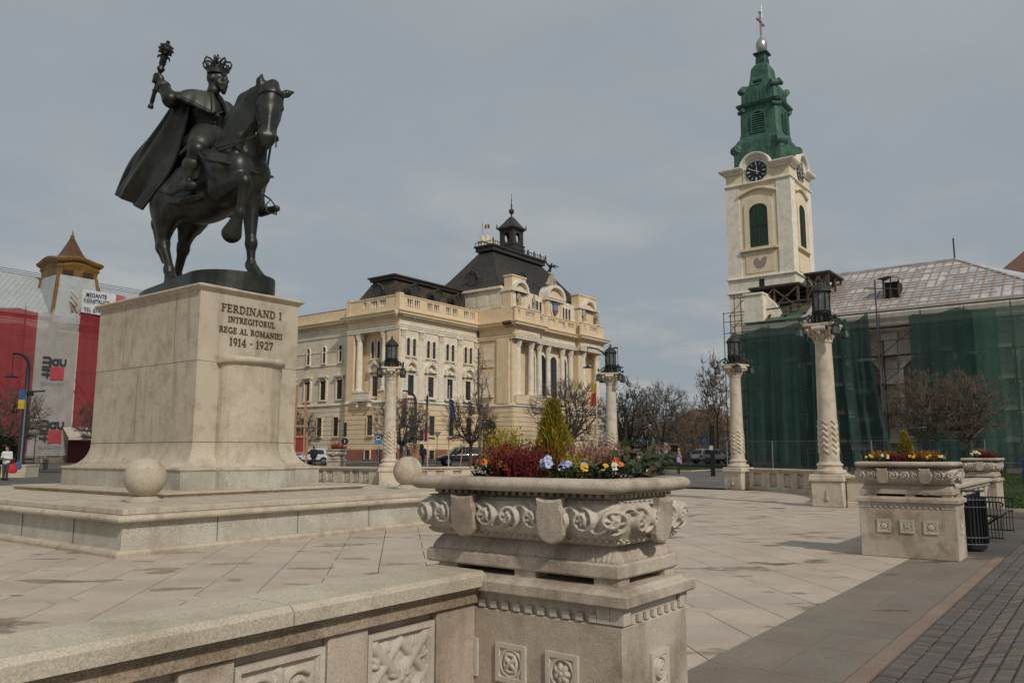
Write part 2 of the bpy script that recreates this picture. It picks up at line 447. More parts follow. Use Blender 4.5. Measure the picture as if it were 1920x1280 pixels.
 P += chain([((0, 1.72, 3.1), .14), ((0, 2.0, 2.75), .18), ((-.04, 2.05, 2.1), .2), ((-.05, 1.85, 1.4), .14), ((-.03, 1.75, 1.0), .05)], .1)
 V, F = sdf_mesh(P, .033, lambda X, Y, Z: (.135 - Z) + 0 * X + 0 * Y, 1)
 horse = mesh_np('horse', V, F, B, t)
 # saddle cloth: a shell over the barrel
 sc = [(p[0], p[1], tuple(r + .055 for r in p[2]), p[3]) if p[0] == 'e' else ('c', p[1], p[2], p[3] + .055, p[4] + .055, p[5]) for p in trunk]
 def cloth(X, Y, Z):
  low = 2.42 + .35 * np.clip((-.2 - Y) * .9, 0, 1) + .25 * np.clip((Y - .4), 0, 1)
  return np.maximum(np.maximum(low - Z, np.abs(Y - .12) - .92), 0 * X - 9)
 sculpt('saddle_cloth', sc, .05, M['bronze_pale'], t, cloth)
 # saddle
 sd = [('e', (0, .0, 3.48), (.46, .62, .2), .1), ('c', (-.3, -.52, 3.58), (.3, -.52, 3.58), .12, .12, .1), ('c', (-.3, .5, 3.62), (.3, .5, 3.62), .13, .13, .1),
    ('c', (-.5, -.15, 3.35), (-.74, -.2, 2.75), .2, .1, .1, .4), ('c', (.5, -.15, 3.35), (.74, -.2, 2.75), .2, .1, .1, .4)]
 sculpt('saddle', sd, .045, M['bronze_pale'], t)
 # rider: one continuous body
 Q = [('e', (0, .02, 4.2), (.37, .31, .45), .1), ('e', (0, .02, 4.72), (.48, .35, .46), .12), ('e', (0, -.02, 3.86), (.48, .42, .32), .12),
   ('c', (-.42, .14, 5.0), (.42, -.08, 4.97), .2, .2, .12), ('c', (0, -.02, 5.08), (.02, -.14, 5.42), .17, .14, .07)]
 # right leg
 Q += [('c', (-.3, -.1, 3.8), (-.68, -.72, 3.34), .31, .22, .1), ('c', (-.68, -.72, 3.34), (-.7, -.52, 2.98), .21, .185, .08), ('c', (-.7, -.5, 3.0), (-.72, -.42, 2.62), .185, .115, .07),
    ('c', (-.73, -.38, 2.52), (-.79, -.78, 2.42), .125, .09, .06)]
 Q += [('c', (.3, -.1, 3.8), (.7, -.92, 3.15), .31, .22, .1), ('c', (.7, -.92, 3.15), (.7, -1.25, 2.5), .21, .17, .08), ('c', (.7, -1.25, 2.5), (.68, -1.5, 2.05), .17, .11, .07),
    ('c', (.68, -1.48, 1.95), (.76, -2.02, 1.97), .12, .085, .06)]
 # right arm with the mace, left arm with the reins
 Q += [('c', (-.42, .2, 5.02), (-.92, .26, 4.84), .22, .19, .1), ('c', (-.92, .26, 4.84), (-.97, .64, 5.34), .2, .13, .08), ('e', (-1.0, .7, 5.5), (.085, .12, .13), .06)]
 Q += [('c', (.42, -.08, 4.95), (.82, -.5, 4.4), .21, .18, .1), ('c', (.82, -.5, 4.4), (1.02, -1.15, 4.13), .17, .1, .08), ('e', (1.04, -1.27, 4.09), (.09, .13, .08), .05)]
 # fingers of the raised hand curled round the staff
 sx, sy = -1.012, .775
 for i in range(4):
  z = 5.44 + .055 * i
  y0 = sy - .04 * (i - 1) * .4
  pts = [(-1.06, y0 - .12, z), (-1.12, y0 - .02, z + .005), (-1.09, y0 + .09, z), (-1.0, y0 + .1, z - .005)]
  Q += chain([(p, .032) for p in pts], .015)
 Q += chain([((-.94, .66, 5.52), .04), ((-.9, .75, 5.6), .035), ((-.95, .82, 5.64), .03)], .02)
 for i in range(4):
  x = .97 + .05 * i
  Q += chain([((x, -1.33, 4.12), .032), ((x + .01, -1.43, 4.09 - .008 * i), .03), ((x + .005, -1.43, 4.0), .028), ((x, -1.35, 3.98), .025)], .015)
 Q += chain([((.95, -1.25, 4.14), .035), ((.92, -1.37, 4.15), .032), ((.95, -1.45, 4.13), .028)], .02)
 body = sculpt('rider', Q, .03, B, t)
 # head with a face turned to the left, beard and moustache
 fd = np.array((.5, -.866, 0)); fe = np.array((.866, .5, 0)); hc = np.array((.02, -.24, 5.6))
 def H(f, s, u): return tuple(hc + fd * f + fe * s + np.array((0, 0, u)))
 a = math.atan2(fd[1], fd[0]) - PI / 2
 G = [('e', H(-.02, 0, .06), (.19, .245, .24), .05, a), ('e', H(.08, 0, -.08), (.15, .17, .2), .06, a), ('c', H(.23, 0, .06), H(.305, 0, -.06), .03, .045, .03), ('c', H(.225, -.1, .09), H(.225, .1, .09), .035, .035, .03),
   ('e', H(.17, .1, -.04), (.06, .06, .06), .04), ('e', H(.17, -.1, -.04), (.06, .06, .06), .04),
   ('c', H(.26, 0, -.11), H(.2, .12, -.16), .05, .03, .025), ('c', H(.26, 0, -.11), H(.2, -.12, -.16), .05, .03, .025),
   ('c', H(.21, 0, -.2), H(.21, 0, -.36), .1, .06, .05), ('c', H(.12, .13, -.12), H(.18, .06, -.3), .06, .06, .05), ('c', H(.12, -.13, -.12), H(.18, -.06, -.3), .06, .06, .05),
   ('e', H(.2, .085, .035), (.035, .035, .025), .015), ('e', H(.2, -.085, .035), (.035, .035, .025), .015),
   ('e', H(-.03, .195, -.02), (.035, .06, .09), .02, a), ('e', H(-.03, -.195, -.02), (.035, .06, .09), .02, a), ('c', H(-.06, 0, -.15), H(-.06, 0, -.3), .14, .15, .05)]
 head = sculpt('head', G, .018, B, t)
 # crown: band, points, eight open arches and a cross
 m = MB(); cz = 5.74
 cc = Vector((.02, -.24, cz))
 m.lathe([(.235, -.02), (.245, -.02), (.262, .14), (.25, .14), (.235, -.02)], cc, 24)
 for i in range(16):
  aa = 2 * PI * i / 16
  p = cc + Vector((math.cos(aa) * .262, math.sin(aa) * .262, .13))
  m.tube([p, p + Vector((math.cos(aa) * .02, math.sin(aa) * .02, .1 if i % 2 else .16))], [.035, .012], 5)
 for i in range(8):
  aa = 2 * PI * i / 8
  pts = []
  for q, z in ((.26, .12), (.335, .2), (.36, .29), (.32, .37), (.22, .37), (.1, .31), (.02, .3)):
   pts.append(cc + Vector((math.cos(aa) * q, math.sin(aa) * q, z)))
  m.tube(pts, .026, 6)
 m.sphere(cc + Vector((0, 0, .35)), .055, 10, 6)
 m.bar(cc + Vector((0, 0, .38)), cc + Vector((0, 0, .56)), .035); m.bar(cc + Vector((-.06, .03, .48)), cc + Vector((.06, -.03, .48)), .035)
 m.lathe([(.001, .1), (.24, .1), (.2, .2), (.08, .26), (.001, .26)], cc, 16)
 m.build('crown', B, t)
 # mace
 m = MB()
 a0, a1 = Vector((-1.02, 1.07, 4.79)), Vector((-1.0, .4, 6.46))
 d = (a1 - a0); L = d.length; MM = Matrix.Translation(a0) @ d.to_track_quat('Z', 'Y').to_matrix().to_4x4()
 prof = [(.0, 0), (.06, .0), (.075, .05), (.06, .1), (.04, .13), (.055, .2), (.05, .42), (.065, .45), (.065, .5), (.045, .52), (.045, .95), (.075, 1.0), (.105, 1.05), (.075, 1.11), (.065, 1.14), (.085, 1.18), (.085, 1.36), (.105, 1.38), (.06, 1.41), (.07, 1.45)]
 for i in range(9):
  tt = -1.15 + i * .29; prof.append((.165 * math.cos(tt), 1.56 + .165 * math.sin(tt)))
 prof += [(.045, 1.72), (.05, 1.78), (.04, L - .01), (.0, L)]
 m.lathe(prof, (0, 0, 0), 14, MM)
 for j, zz in enumerate((-.09, 0, .09)):
  for i in range(9):
   aa = 2 * PI * (i + .5 * (j % 2)) / 9; q = math.sqrt(.165 ** 2 - zz ** 2)
   p = Vector((q * math.cos(aa), q * math.sin(aa), 1.56 + zz)); o = Vector((q * math.cos(aa), q * math.sin(aa), zz)).normalized()
   m.tube([p, p + o * .035], [.035, .01], 5, MM)
 for i in range(6):
  aa = 2 * PI * i / 6; o = Vector((math.cos(aa), math.sin(aa), 0))
  m.tube([o * .07 + Vector((0, 0, 1.38)), o * .15 + Vector((0, 0, 1.36)), o * .17 + Vector((0, 0, 1.3))], [.04, .025, .01], 5, MM)
 m.build('mace', B, t)
 # cloak: thick sheet from the shoulders over the rump, with folds
 rows = [[(-.56, -.1, 5.0), (-.66, .34, 5.14), (-.1, .5, 5.12), (.5, .2, 5.0)],
   [(-.62, .0, 4.35), (-.86, .74, 4.4), (-.2, .98, 4.42), (.6, .5, 4.2)],
   [(-.74, .4, 3.1), (-1.0, 1.7, 3.62), (-.3, 1.95, 3.7), (.74, 1.2, 3.3)],
   [(-.86, 1.5, 2.2), (-1.02, 2.62, 2.82), (-.3, 2.95, 3.0), (.72, 2.2, 2.6)]]
 G = np.array(rows, float)
 def cr(P, u):
  n = len(P); x = u * (n - 1); i = min(int(x), n - 2); f = x - i
  p0 = P[max(i - 1, 0)]; p1 = P[i]; p2 = P[i + 1]; p3 = P[min(i + 2, n - 1)]
  if i == 0: p0 = 2 * p1 - p2
  if i == n - 2: p3 = 2 * p2 - p1
  return .5 * (2 * p1 + (p2 - p0) * f + (2 * p0 - 5 * p1 + 4 * p2 - p3) * f * f + (3 * p1 - p0 - 3 * p2 + p3) * f ** 3)
 ns, nt_ = 73, 41
 grid = np.zeros((nt_, ns, 3))
 for i in range(nt_):
  v = i / (nt_ - 1)
  row = np.array([cr(G[:, j], v) for j in range(4)])
  for j in range(ns):
   u = j / (ns - 1)
   grid[i, j] = cr(row, u)
 du = np.gradient(grid, axis=1); dv = np.gradient(grid, axis=0)
 N = np.cross(du, dv); N /= np.linalg.norm(N, axis=2, keepdims=True) + 1e-9
 if N[20, 24, 0] > 0: N = -N
 U = np.linspace(0, 1, ns)[None, :]; Vv = np.linspace(0, 1, nt_)[:, None]
 amp = .02 + .115 * Vv ** .8
 fold = np.sin(2 * PI * (4.6 * U ** .85 + .25 * np.sin(3 * Vv + U * 2))) * .6 + .3 * np.sin(2 * PI * (9.3 * U + .6 * Vv)) * (.3 + .7 * Vv)
 grid += N * (amp * fold * np.minimum(1, U * 7))[..., None]
 outer = grid; inner = grid - N * .06
 m = MB()
 m.grid(outer.tolist()); m.grid(inner.tolist(), flip=True)
 for A_, B_ in ((outer[:, 0], inner[:, 0]), (inner[:, -1], outer[:, -1]), (inner[0], outer[0]), (outer[-1], inner[-1])):
  m.grid([A_.tolist(), B_.tolist()])
 m.build('cloak', B, t, 70)
 # shoulder mantle: draped sheet open on the chest, with a rolled fur border
 na, nt2 = 64, 12
 O = np.zeros((nt2 + 1, na + 1, 3)); I_ = np.zeros_like(O)
 prof = [(.17, .17, 5.3), (.3, .26, 5.24), (.5, .36, 5.15), (.66, .45, 5.02), (.76, .53, 4.84), (.8, .57, 4.66)]
 for j in range(na + 1):
  a = -PI / 2 + .26 + (2 * PI - .5) * j / na; c, s_ = math.cos(a), math.sin(a)
  front = max(0, -s_) ** 2; right = max(0, -c) ** 3
  for i in range(nt2 + 1):
   v = i / nt2 * (len(prof) - 1); q = min(int(v), len(prof) - 2); f = v - q
   rx, ry, z = [prof[q][k] * (1 - f) + prof[q + 1][k] * f for k in range(3)]; t_ = i / nt2
   w = 1 + .035 * t_ * math.sin(11 * a + 2 * t_) + .02 * t_ * math.sin(23 * a)
   p = np.array((rx * c * w * (1 + .12 * right * t_), .06 - .1 * c * t_ * .5 + ry * s_ * w - .05 * front * t_, z - .14 * front * t_ + .2 * right * t_))
   O[i, j] = p; I_[i, j] = p + np.array((-c * .05, -s_ * .05, -.05))
 m = MB(); m.grid(O.tolist()); m.grid(I_.tolist(), flip=True)
 for A_, B_ in ((O[:, 0], I_[:, 0]), (I_[:, -1], O[:, -1]), (I_[0], O[0]), (O[-1], I_[-1])): m.grid([A_.tolist(), B_.tolist()])
 m.build('mantle', M['bronze_pale'], t, 60)
 m = MB(); hem = [tuple(p) for p in O[-1]]; m.tube([tuple(p) for p in O[3:, 0]] + hem + [tuple(p) for p in O[3:, -1]][::-1], .062, 7)
 for j in range(3, na - 2, 4): p = O[-1, j]; m.tube([p + (0, 0, .02), p + (p - (0, 0, p[2])) * .06 + (0, 0, -.08)], [.05, .015], 5)
 m.build('fur_border', B, t)
 # tunic: shell over the trunk, belt, pleated skirt, buttons and sleeve cuffs
 K = [('e', (0, .02, 4.2), (.4, .34, .45), .1), ('e', (0, .02, 4.72), (.51, .385, .46), .12), ('c', (-.42, .14, 4.98), (.42, -.08, 4.95), .22, .22, .1)]
 sculpt('tunic', K, .035, B, t)
 K = [('c', (-.1, -.06, 4.0), (-.56, -.62, 3.52), .4, .3, .1), ('c', (.1, -.06, 4.0), (.56, -.68, 3.46), .4, .3, .1), ('e', (0, .2, 3.84), (.56, .42, .34), .1)]
 for i in range(9): K.append(('c', (-.42 + .02 * i, -.2 + .04 * i, 3.98), (-.8 + .03 * i, -.5 + .11 * i, 3.42 + .01 * i), .03, .05, .05))
 sculpt('tunic_skirt', K, .035, M['bronze_pale'], t)
 m = MB()
 m.tube([(.41 * math.cos(a), .02 + .36 * math.sin(a), 4.02 - .04 * math.sin(a)) for a in lin(0, 2 * PI, 24)], .05, 6, cap=False); m.box(-.09, .07, -.4, -.34, 3.94, 4.08)
 for i in range(6): m.sphere((-.03 + .006 * i, -.345 - .012 * i + .003 * i * i, 4.2 + .09 * i), .026, 8, 5)
 m.tube([(-.34, -.22, 4.96), (-.18, -.36, 4.72), (-.02, -.4, 4.6), (.15, -.38, 4.72), (.33, -.26, 4.95)], .022, 5); m.sphere((-.02, -.44, 4.54), .07, 8, 6)
 m.build('belt_and_buttons', M['bronze_pale'], t)
 m = MB()
 for s_, c_ in ((-1, (-.96, .58, 5.25)), (1, (.98, -1.02, 4.17))):
  m.lathe([(.17, -.06), (.19, 0), (.18, .06), (.13, .07), (.13, -.07), (.17, -.06)], (0, 0, 0), 14, Matrix.Translation(c_) @ (Vector((-.05, .38, .5)) if s_ < 0 else Vector((.2, -.65, -.27))).to_track_quat('Z', 'Y').to_matrix().to_4x4())
 m.build('sleeve_cuffs', M['bronze_pale'], t)
 K = [('c', (-.69, -.56, 3.02), (-.7, -.5, 2.98), .225, .215, .05)] + [('c', (-.7, -.5, 3.0), (-.72, -.42, 2.62), .2, .13, .06), ('c', (-.73, -.36, 2.5), (-.79, -.8, 2.4), .14, .1, .05)]
 sculpt('boot', K, .03, M['bronze_pale'], t)
 # bridle straps
 m = MB()
 def hd(z, rx, ry, n0=0, th=.02):
  pts = []
  for i in range(17):
   a_ = 2 * PI * i / 16
   pts.append(Vector(hp(z, rx * math.cos(a_), n0 + ry * math.sin(a_))))
  m.tube(pts, th, 5, cap=False)
 hd(3.66, .2, .21, .0); hd(4.5, .3, .31, .0)
 for s in (-1, 1):
  m.tube([hp(4.6, .27 * s, .1), hp(4.3, .305 * s, .02), hp(3.95, .27 * s, -.05), hp(3.66, .195 * s, 0), hp(3.42, .2 * s, .0)], .02, 5)
  m.lathe([(.05, -.012), (.075, 0), (.05, .012), (.04, 0), (.05, -.012)], (0, 0, 0), 12, Matrix.Translation(Vector(hp(3.42, .21 * s, .0))) @ Matrix.Rotation(PI / 2, 4, 'X'))
 m.build('bridle', B, t)
 m = MB()
 a_ = Vector(hp(3.42, -.21, 0)); b_ = Vector((-.52, -1.0, 3.5)); c_ = Vector((.98, -1.38, 4.02))
 m.tube([a_, (-.5, -2.0, 3.2), (-.62, -1.4, 3.14), b_, (-.25, -.85, 3.75), (.4, -1.0, 3.95), c_], .022, 5)
 m.tube([a_, (-.48, -2.1, 3.28), (-.62, -1.5, 3.24), (-.56, -1.05, 3.52)], .018, 5)
 m.tube([hp(3.42, .21, 0), (.6, -2.1, 3.5), (.95, -1.6, 3.95), c_], .02, 5)
 m.tube([c_, (.86, -1.45, 3.4), (.74, -1.56, 2.95)], .03, 5); m.tube([c_, (.72, -1.5, 3.5), (.72, -1.56, 2.92)], .02, 5)
 m.build('reins', B, t)
 m = MB()
 m.tube([(-.74, -.8, 3.3), (-.82, -1.2, 3.0), (-.78, -1.55, 2.86), (-.56, -1.95, 2.76), (-.34, -2.12, 2.7), (0, -2.14, 2.66), (.34, -2.12, 2.7), (.62, -1.98, 2.76), (.8, -1.5, 2.9)], .035, 6)
 m.build('breast_strap', B, t)
 for s, top, f_ in ((-1, (-.7, -.3, 3.2), (-.765, -.62, 2.38)), (1, (.72, -.7, 2.9), (.73, -1.85, 1.9))):
  m = MB(); f_ = Vector(f_)
  m.tube([top, f_ + Vector((0, .06, .34))], .022, 5)
  m.tube([f_ + Vector((-.15, 0, -.02)), f_ + Vector((-.14, .03, .18)), f_ + Vector((0, .06, .34)), f_ + Vector((.14, .03, .18)), f_ + Vector((.15, 0, -.02)), f_ + Vector((-.15, 0, -.02))], .02, 5)
  m.build('stirrup', B, t)
 # bronze plinth with rounded ends
 m = MB(); pts = []
 for i in range(19):
  a_ = PI * .93 + PI * 1.07 * i / 18; pts.append((1.04 * math.cos(a_), -1.4 + .98 * math.sin(a_)))
 pts += [(1.02, 1.9), (.85, 2.2), (.3, 2.3), (-.4, 2.2), (-.58, 1.6), (-.72, .6), (-.9, -.5)]
 m.prism(pts, -.298, .14)
 m.build('plinth', M['bronze'], t)
 return t
build_statue()
# ---------- terrain and paving
def sheet(name, xs, ys, dz, m, inside=None):
 mb = MB(); n = len(xs)
 mb.grid([[(x, y, g(x, y) + dz) for x in xs] for y in ys])
 return struct(mb.build(name, m))
def ground():
 xs = [-300, -120, -60, -30] + lin(-20, 130, 60) + [145, 165, 200, 300, 500, 900]
 ys = [-900, -400, -200, -100, -60, -40] + lin(-30, 110, 56) + [125, 150, 200, 300, 500, 900]
 sheet('ground', xs, ys, -.03, M['ground'])
 sheet('road', lin(18, 62, 22), lin(55, 62, 5), .0, M['asphalt'])
 sheet('roadway', lin(62.2, 150, 30), lin(44, 61, 8), .0, M['asphalt'])
def clip(poly, n, c):
 out = []
 for i in range(len(poly)):
  a, b = poly[i], poly[(i + 1) % len(poly)]
  da = a[0] * n[0] + a[1] * n[1] - c; db = b[0] * n[0] + b[1] * n[1] - c
  if da <= 0: out.append(a)
  if (da < 0) != (db < 0) and abs(da - db) > 1e-12:
   t = da / (da - db); out.append((a[0] + (b[0] - a[0]) * t, a[1] + (b[1] - a[1]) * t))
 return out
def inset(poly, d):
 n = len(poly); ar = sum(poly[i][0] * poly[(i + 1) % n][1] - poly[(i + 1) % n][0] * poly[i][1] for i in range(n))
 if ar < 0: poly = poly[::-1]
 if abs(ar) < .004: return None
 out = poly
 for i in range(n):
  a, b = poly[i], poly[(i + 1) % n]
  L = math.hypot(b[0] - a[0], b[1] - a[1])
  if L < 1e-5: continue
  nx, ny = (b[1] - a[1]) / L, -(b[0] - a[0]) / L
  out = clip(out, (nx, ny), nx * a[0] + ny * a[1] - d)
  if len(out) < 3: return None
 return out
class Tiles:
 def __init__(s): s.mb = MB(); s.t = []
 def poly(s, p, z, tint, d=.004, h=.03, bev=0.):
  p = inset(p, d)
  if not p: return
  n = len(p); k0 = len(s.mb.f)
  if bev:
   q = inset(p, bev)
   if q and len(q) == n:
    q2 = q
    s.mb.rings([[(x, y, z - h) for x, y in p], [(x, y, z - bev * .6) for x, y in p], [(x, y, z) for x, y in q2]], smooth=False)
   else: return
  else:
   s.mb.rings([[(x, y, z - h) for x, y in p], [(x, y, z) for x, y in p]], smooth=False)
  s.t += [tint] * (len(s.mb.f) - k0)
 def build(s, name, m):
  o = s.mb.build(name, m); me = o.data
  at = me.attributes.new('tint', 'FLOAT_COLOR', 'FACE')
  at.data.foreach_set('color', np.array([(*c, 1) for c in s.t], dtype=np.float32).ravel())
  return struct(o)
def tint(v=.16, warm=.05):
 a = 1 - rnd.random() * v; w = (rnd.random() - .5) * warm
 return (min(1, a + w), a, max(0, a - w * 1.4))
AC = (25.6, 17.0)
def plaza():
 # bedding visible in the joints
 mb = MB()
 mb.box(-12, 25.6, 2.71, 31.6, -.02, -.012)
 pts = [(25.6 + 9.9 * math.cos(a), 17 + 9.9 * math.sin(a)) for a in lin(-PI / 2, PI / 2, 40)]
 mb.prism(pts, -.02, -.012)
 struct(mb.build('plaza_bedding', M['joint']))
 T = Tiles()
 pu, pv = .7071, .672
 u0, v0 = 8.18, 3.09; s = .17
 q = math.sqrt(.5)
 def xy(u, v): return ((u + v) * q, (u - v) * q)
 for rect in (True, False):
  for i in range(-32, 48):
   for j in range(-46, 30):
    ua, ub = u0 + i * pu, u0 + (i + 1) * pu; va, vb = v0 + j * pv, v0 + (j + 1) * pv
    c = xy((ua + ub) / 2, (va + vb) / 2)
    if c[0] < -6 or c[0] > 36.5 or c[1] < 1.5 or c[1] > 33: continue
    if rect and c[0] > 26.5 or (not rect and c[0] < 25): continue
    if 6.9 < c[0] < 15.1 and 13 < c[1] < 23.6: continue
    iu = i if i % 2 == 0 else i + 1; jv = j if j % 2 == 0 else j + 1
    P = [(ua, va), (ub, va), (ub, vb), (ua, vb)]
    cu, cv = u0 + iu * pu, v0 + jv * pv   # corner that carries a cabochon
    out = []
    for (a, b) in P:
     if abs(a - cu) < 1e-6 and abs(b - cv) < 1e-6:
      su = 1 if cu == ua else -1; sv = 1 if cv == va else -1
      first = (a, b + sv * s), (a + su * s, b)
      out += list(first) if (su * sv > 0) else list(first[::-1])
     else: out.append((a, b))
    polys = [([xy(*p) for p in out], tint(.2, .07))]
    if i % 2 == 0 and j % 2 == 0:
     polys.append(([xy(*p) for p in ((ua - s, va), (ua, va - s), (ua + s, va), (ua, va + s))], tint(.3, .1)))
    for p, tc in polys:
     if rect:
      p = clip(p, (1, 0), 25.6)
      if p: p = clip(p, (0, -1), -2.705)
      if p: p = clip(p, (0, 1), 31.5)
     else:
      p = clip(p, (-1, 0), -25.6)
      for a in lin(-PI / 2, PI / 2, 24):
       if not p: break
       p = clip(p, (math.cos(a), math.sin(a)), 25.6 * math.cos(a) + 17 * math.sin(a) + 9.9)
     if p and len(p) > 2: T.poly(p, 0, tc, .006, .012)
 T.build('plaza_paving', M['paving'])
 # threshold band, curb and cobbles outside the balustrade
 T = Tiles(); x = -6.
 while x < 14.55:
  w = rnd.choice((.65, .98, .98, .66)); w = min(w, 14.56 - x)
  if rnd.random() < .35:
   T.poly([(x, 1.7), (x + w, 1.7), (x + w, 2.2), (x, 2.2)], .001, tint(.2), .003); T.poly([(x, 2.2), (x + w, 2.2), (x + w, 2.7), (x, 2.7)], .001, tint(.2), .003)
  else:
   T.poly([(x, 1.7), (x + w, 1.7), (x + w, 2.7), (x, 2.7)], .001, tint(.2), .003)
  x += w
 T.build('threshold_paving', M['band'])
 T = Tiles(); x = -6.
 while x < 14.6:
  w = min(rnd.uniform(.8, 1.2), 14.72 - x)
  T.poly([(x, 1.555), (x + w, 1.555), (x + w, 1.692), (x, 1.692)], .005, tint(.25, .1), .004); x += w
 y = 1.555
 for y0, y1 in ((1.7, 2.35), (2.35, 3.3)):
  T.poly([(14.57, y0), (14.71, y0), (14.71, y1), (14.57, y1)], .005, tint(.25, .1), .004)
 T.build('curb_strip', M['curb'])
 T = Tiles(); rows = 3; rw = .148
 for r in range(rows):
  x = 3.0 + rnd.random() * .1
  while x < 17:
   w = rnd.uniform(.085, .125); y1 = 1.55 - r * rw
   T.poly([(x, y1 - rw), (x + w, y1 - rw + rnd.uniform(-.005, .005)), (x + w, y1), (x, y1)], .0 + rnd.uniform(-.004, .004), tint(.55, .16), .006, .03, .012)
   x += w
 W = 1.42
 for c in range(6):
  yc = 1.55 - rows * rw - W * (c + .5)
  amp = .62
  nst = 12; k = 0
  while True:
   xb = 2.6 + k * .112 + (c % 2) * .05
   if xb > 30: break
   if c > 2 and xb > 22: break
   for i in range(nst):
    t0 = -1 + 2 * i / nst; t1 = -1 + 2 * (i + 1) / nst
    sg = 1 if c % 2 == 0 else -1
    f = lambda t: amp * math.sqrt(max(0, 1 - .97 * t * t)) * sg
    sh = rnd.uniform(-.006, .006)
    p = [(xb + f(t0) + sh, yc + t0 * W / 2), (xb + .112 + f(t0) + sh, yc + t0 * W / 2), (xb + .112 + f(t1) + sh, yc + t1 * W / 2), (xb + f(t1) + sh, yc + t1 * W / 2)]
    T.poly(p, rnd.uniform(-.004, .004), tint(.6, .2), .0075, .03, .013)
   k += 1
 T.build('cobblestone_paving', M['cobble'])
 mb = MB(); mb.box(-8, 32, -7.5, 1.556, -.024, -.014)
 struct(mb.build('cobble_bedding', M['joint']))
 # side street pavings and lawns beyond the plaza
 mb = MB(); mb.grid([[(x, y, g(x, y) + .0) for x in lin(34.0, 50.5, 12)] for y in lin(8, 27, 10)])
 struct(mb.build('outer_paving', M['greypave']))
def lawn(name, x0, x1, y0, y1, n, h=.07):
 mb = MB(); mb.grid([[(x, y, g(x, y) + .012) for x in lin(x0, x1, 8)] for y in lin(y0, y1, 8)])
 struct(mb.build(name, M['lawn_base']))
 r = np.random.default_rng(5)
 X = r.uniform(x0, x1, n); Y = r.uniform(y0, y1, n); A = r.uniform(0, PI, n); H = r.uniform(.6, 1.2, n) * h; w = .012
 dx, dy = np.cos(A) * w, np.sin(A) * w
 Zb = np.array([g(a, b) for a, b in zip(X, Y)]) + .01
 lx, ly = r.uniform(-.03, .03, n), r.uniform(-.03, .03, n)
 V = np.stack([np.stack([X - dx, Y - dy, Zb], 1), np.stack([X + dx, Y + dy, Zb], 1), np.stack([X + lx, Y + ly, Zb + H], 1)], 1).reshape(-1, 3)
 F = np.arange(3 * n).reshape(-1, 3)
 o = mesh_np('grass', V, F, M['grass'], None, False)
 o['kind'] = 'stuff'
 mb = MB()
 for (a, b, c, d) in ((x0 - .12, x0, y0 - .12, y1), (x0, x1, y0 - .12, y0)):
  mb.box(a, b, c, d, g(a, c) - .05, g(a, c) + .06)
 struct(mb.build('lawn_kerb', M['limestone_top']))
ground(); plaza()
lawn('lawn', 26.7, 56, -6, 6.2, 70000)
lawn('far_lawn', 51.5, 66, 23.6, 34, 14000)
# ---------- carved ornament as relief
def stroke(H, U, Vv, pts, w, h):
 """raise a rounded ridge along a polyline on the height field"""
 d = np.full(U.shape, 9.)
 for a, b in zip(pts[:-1], pts[1:]):
  ax, ay = a; bx, by = b; L2 = (bx - ax) ** 2 + (by - ay) ** 2 + 1e-12
  t = np.clip(((U - ax) * (bx - ax) + (Vv - ay) * (by - ay)) / L2, 0, 1)
  d = np.minimum(d, np.hypot(U - ax - t * (bx - ax), Vv - ay - t * (by - ay)))
 np.maximum(H, h * np.sqrt(np.clip(1 - (d / w) ** 2, 0, 1)), out=H)
def blob(H, U, Vv, c, r, h, el=1., ang=0.):
 x, y = U - c[0], Vv - c[1]
 x, y = x * math.cos(ang) + y * math.sin(ang), -x * math.sin(ang) + y * math.cos(ang)
 np.maximum(H, h * np.sqrt(np.clip(1 - (x / r) ** 2 - (y / (r * el)) ** 2, 0, 1)), out=H)
def spiral(c, r0, r1, a0, turns, n=22):
 return [(c[0] + (r0 + (r1 - r0) * i / n) * math.cos(a0 + turns * 2 * PI * i / n), c[1] + (r0 + (r1 - r0) * i / n) * math.sin(a0 + turns * 2 * PI * i / n)) for i in range(n + 1)]
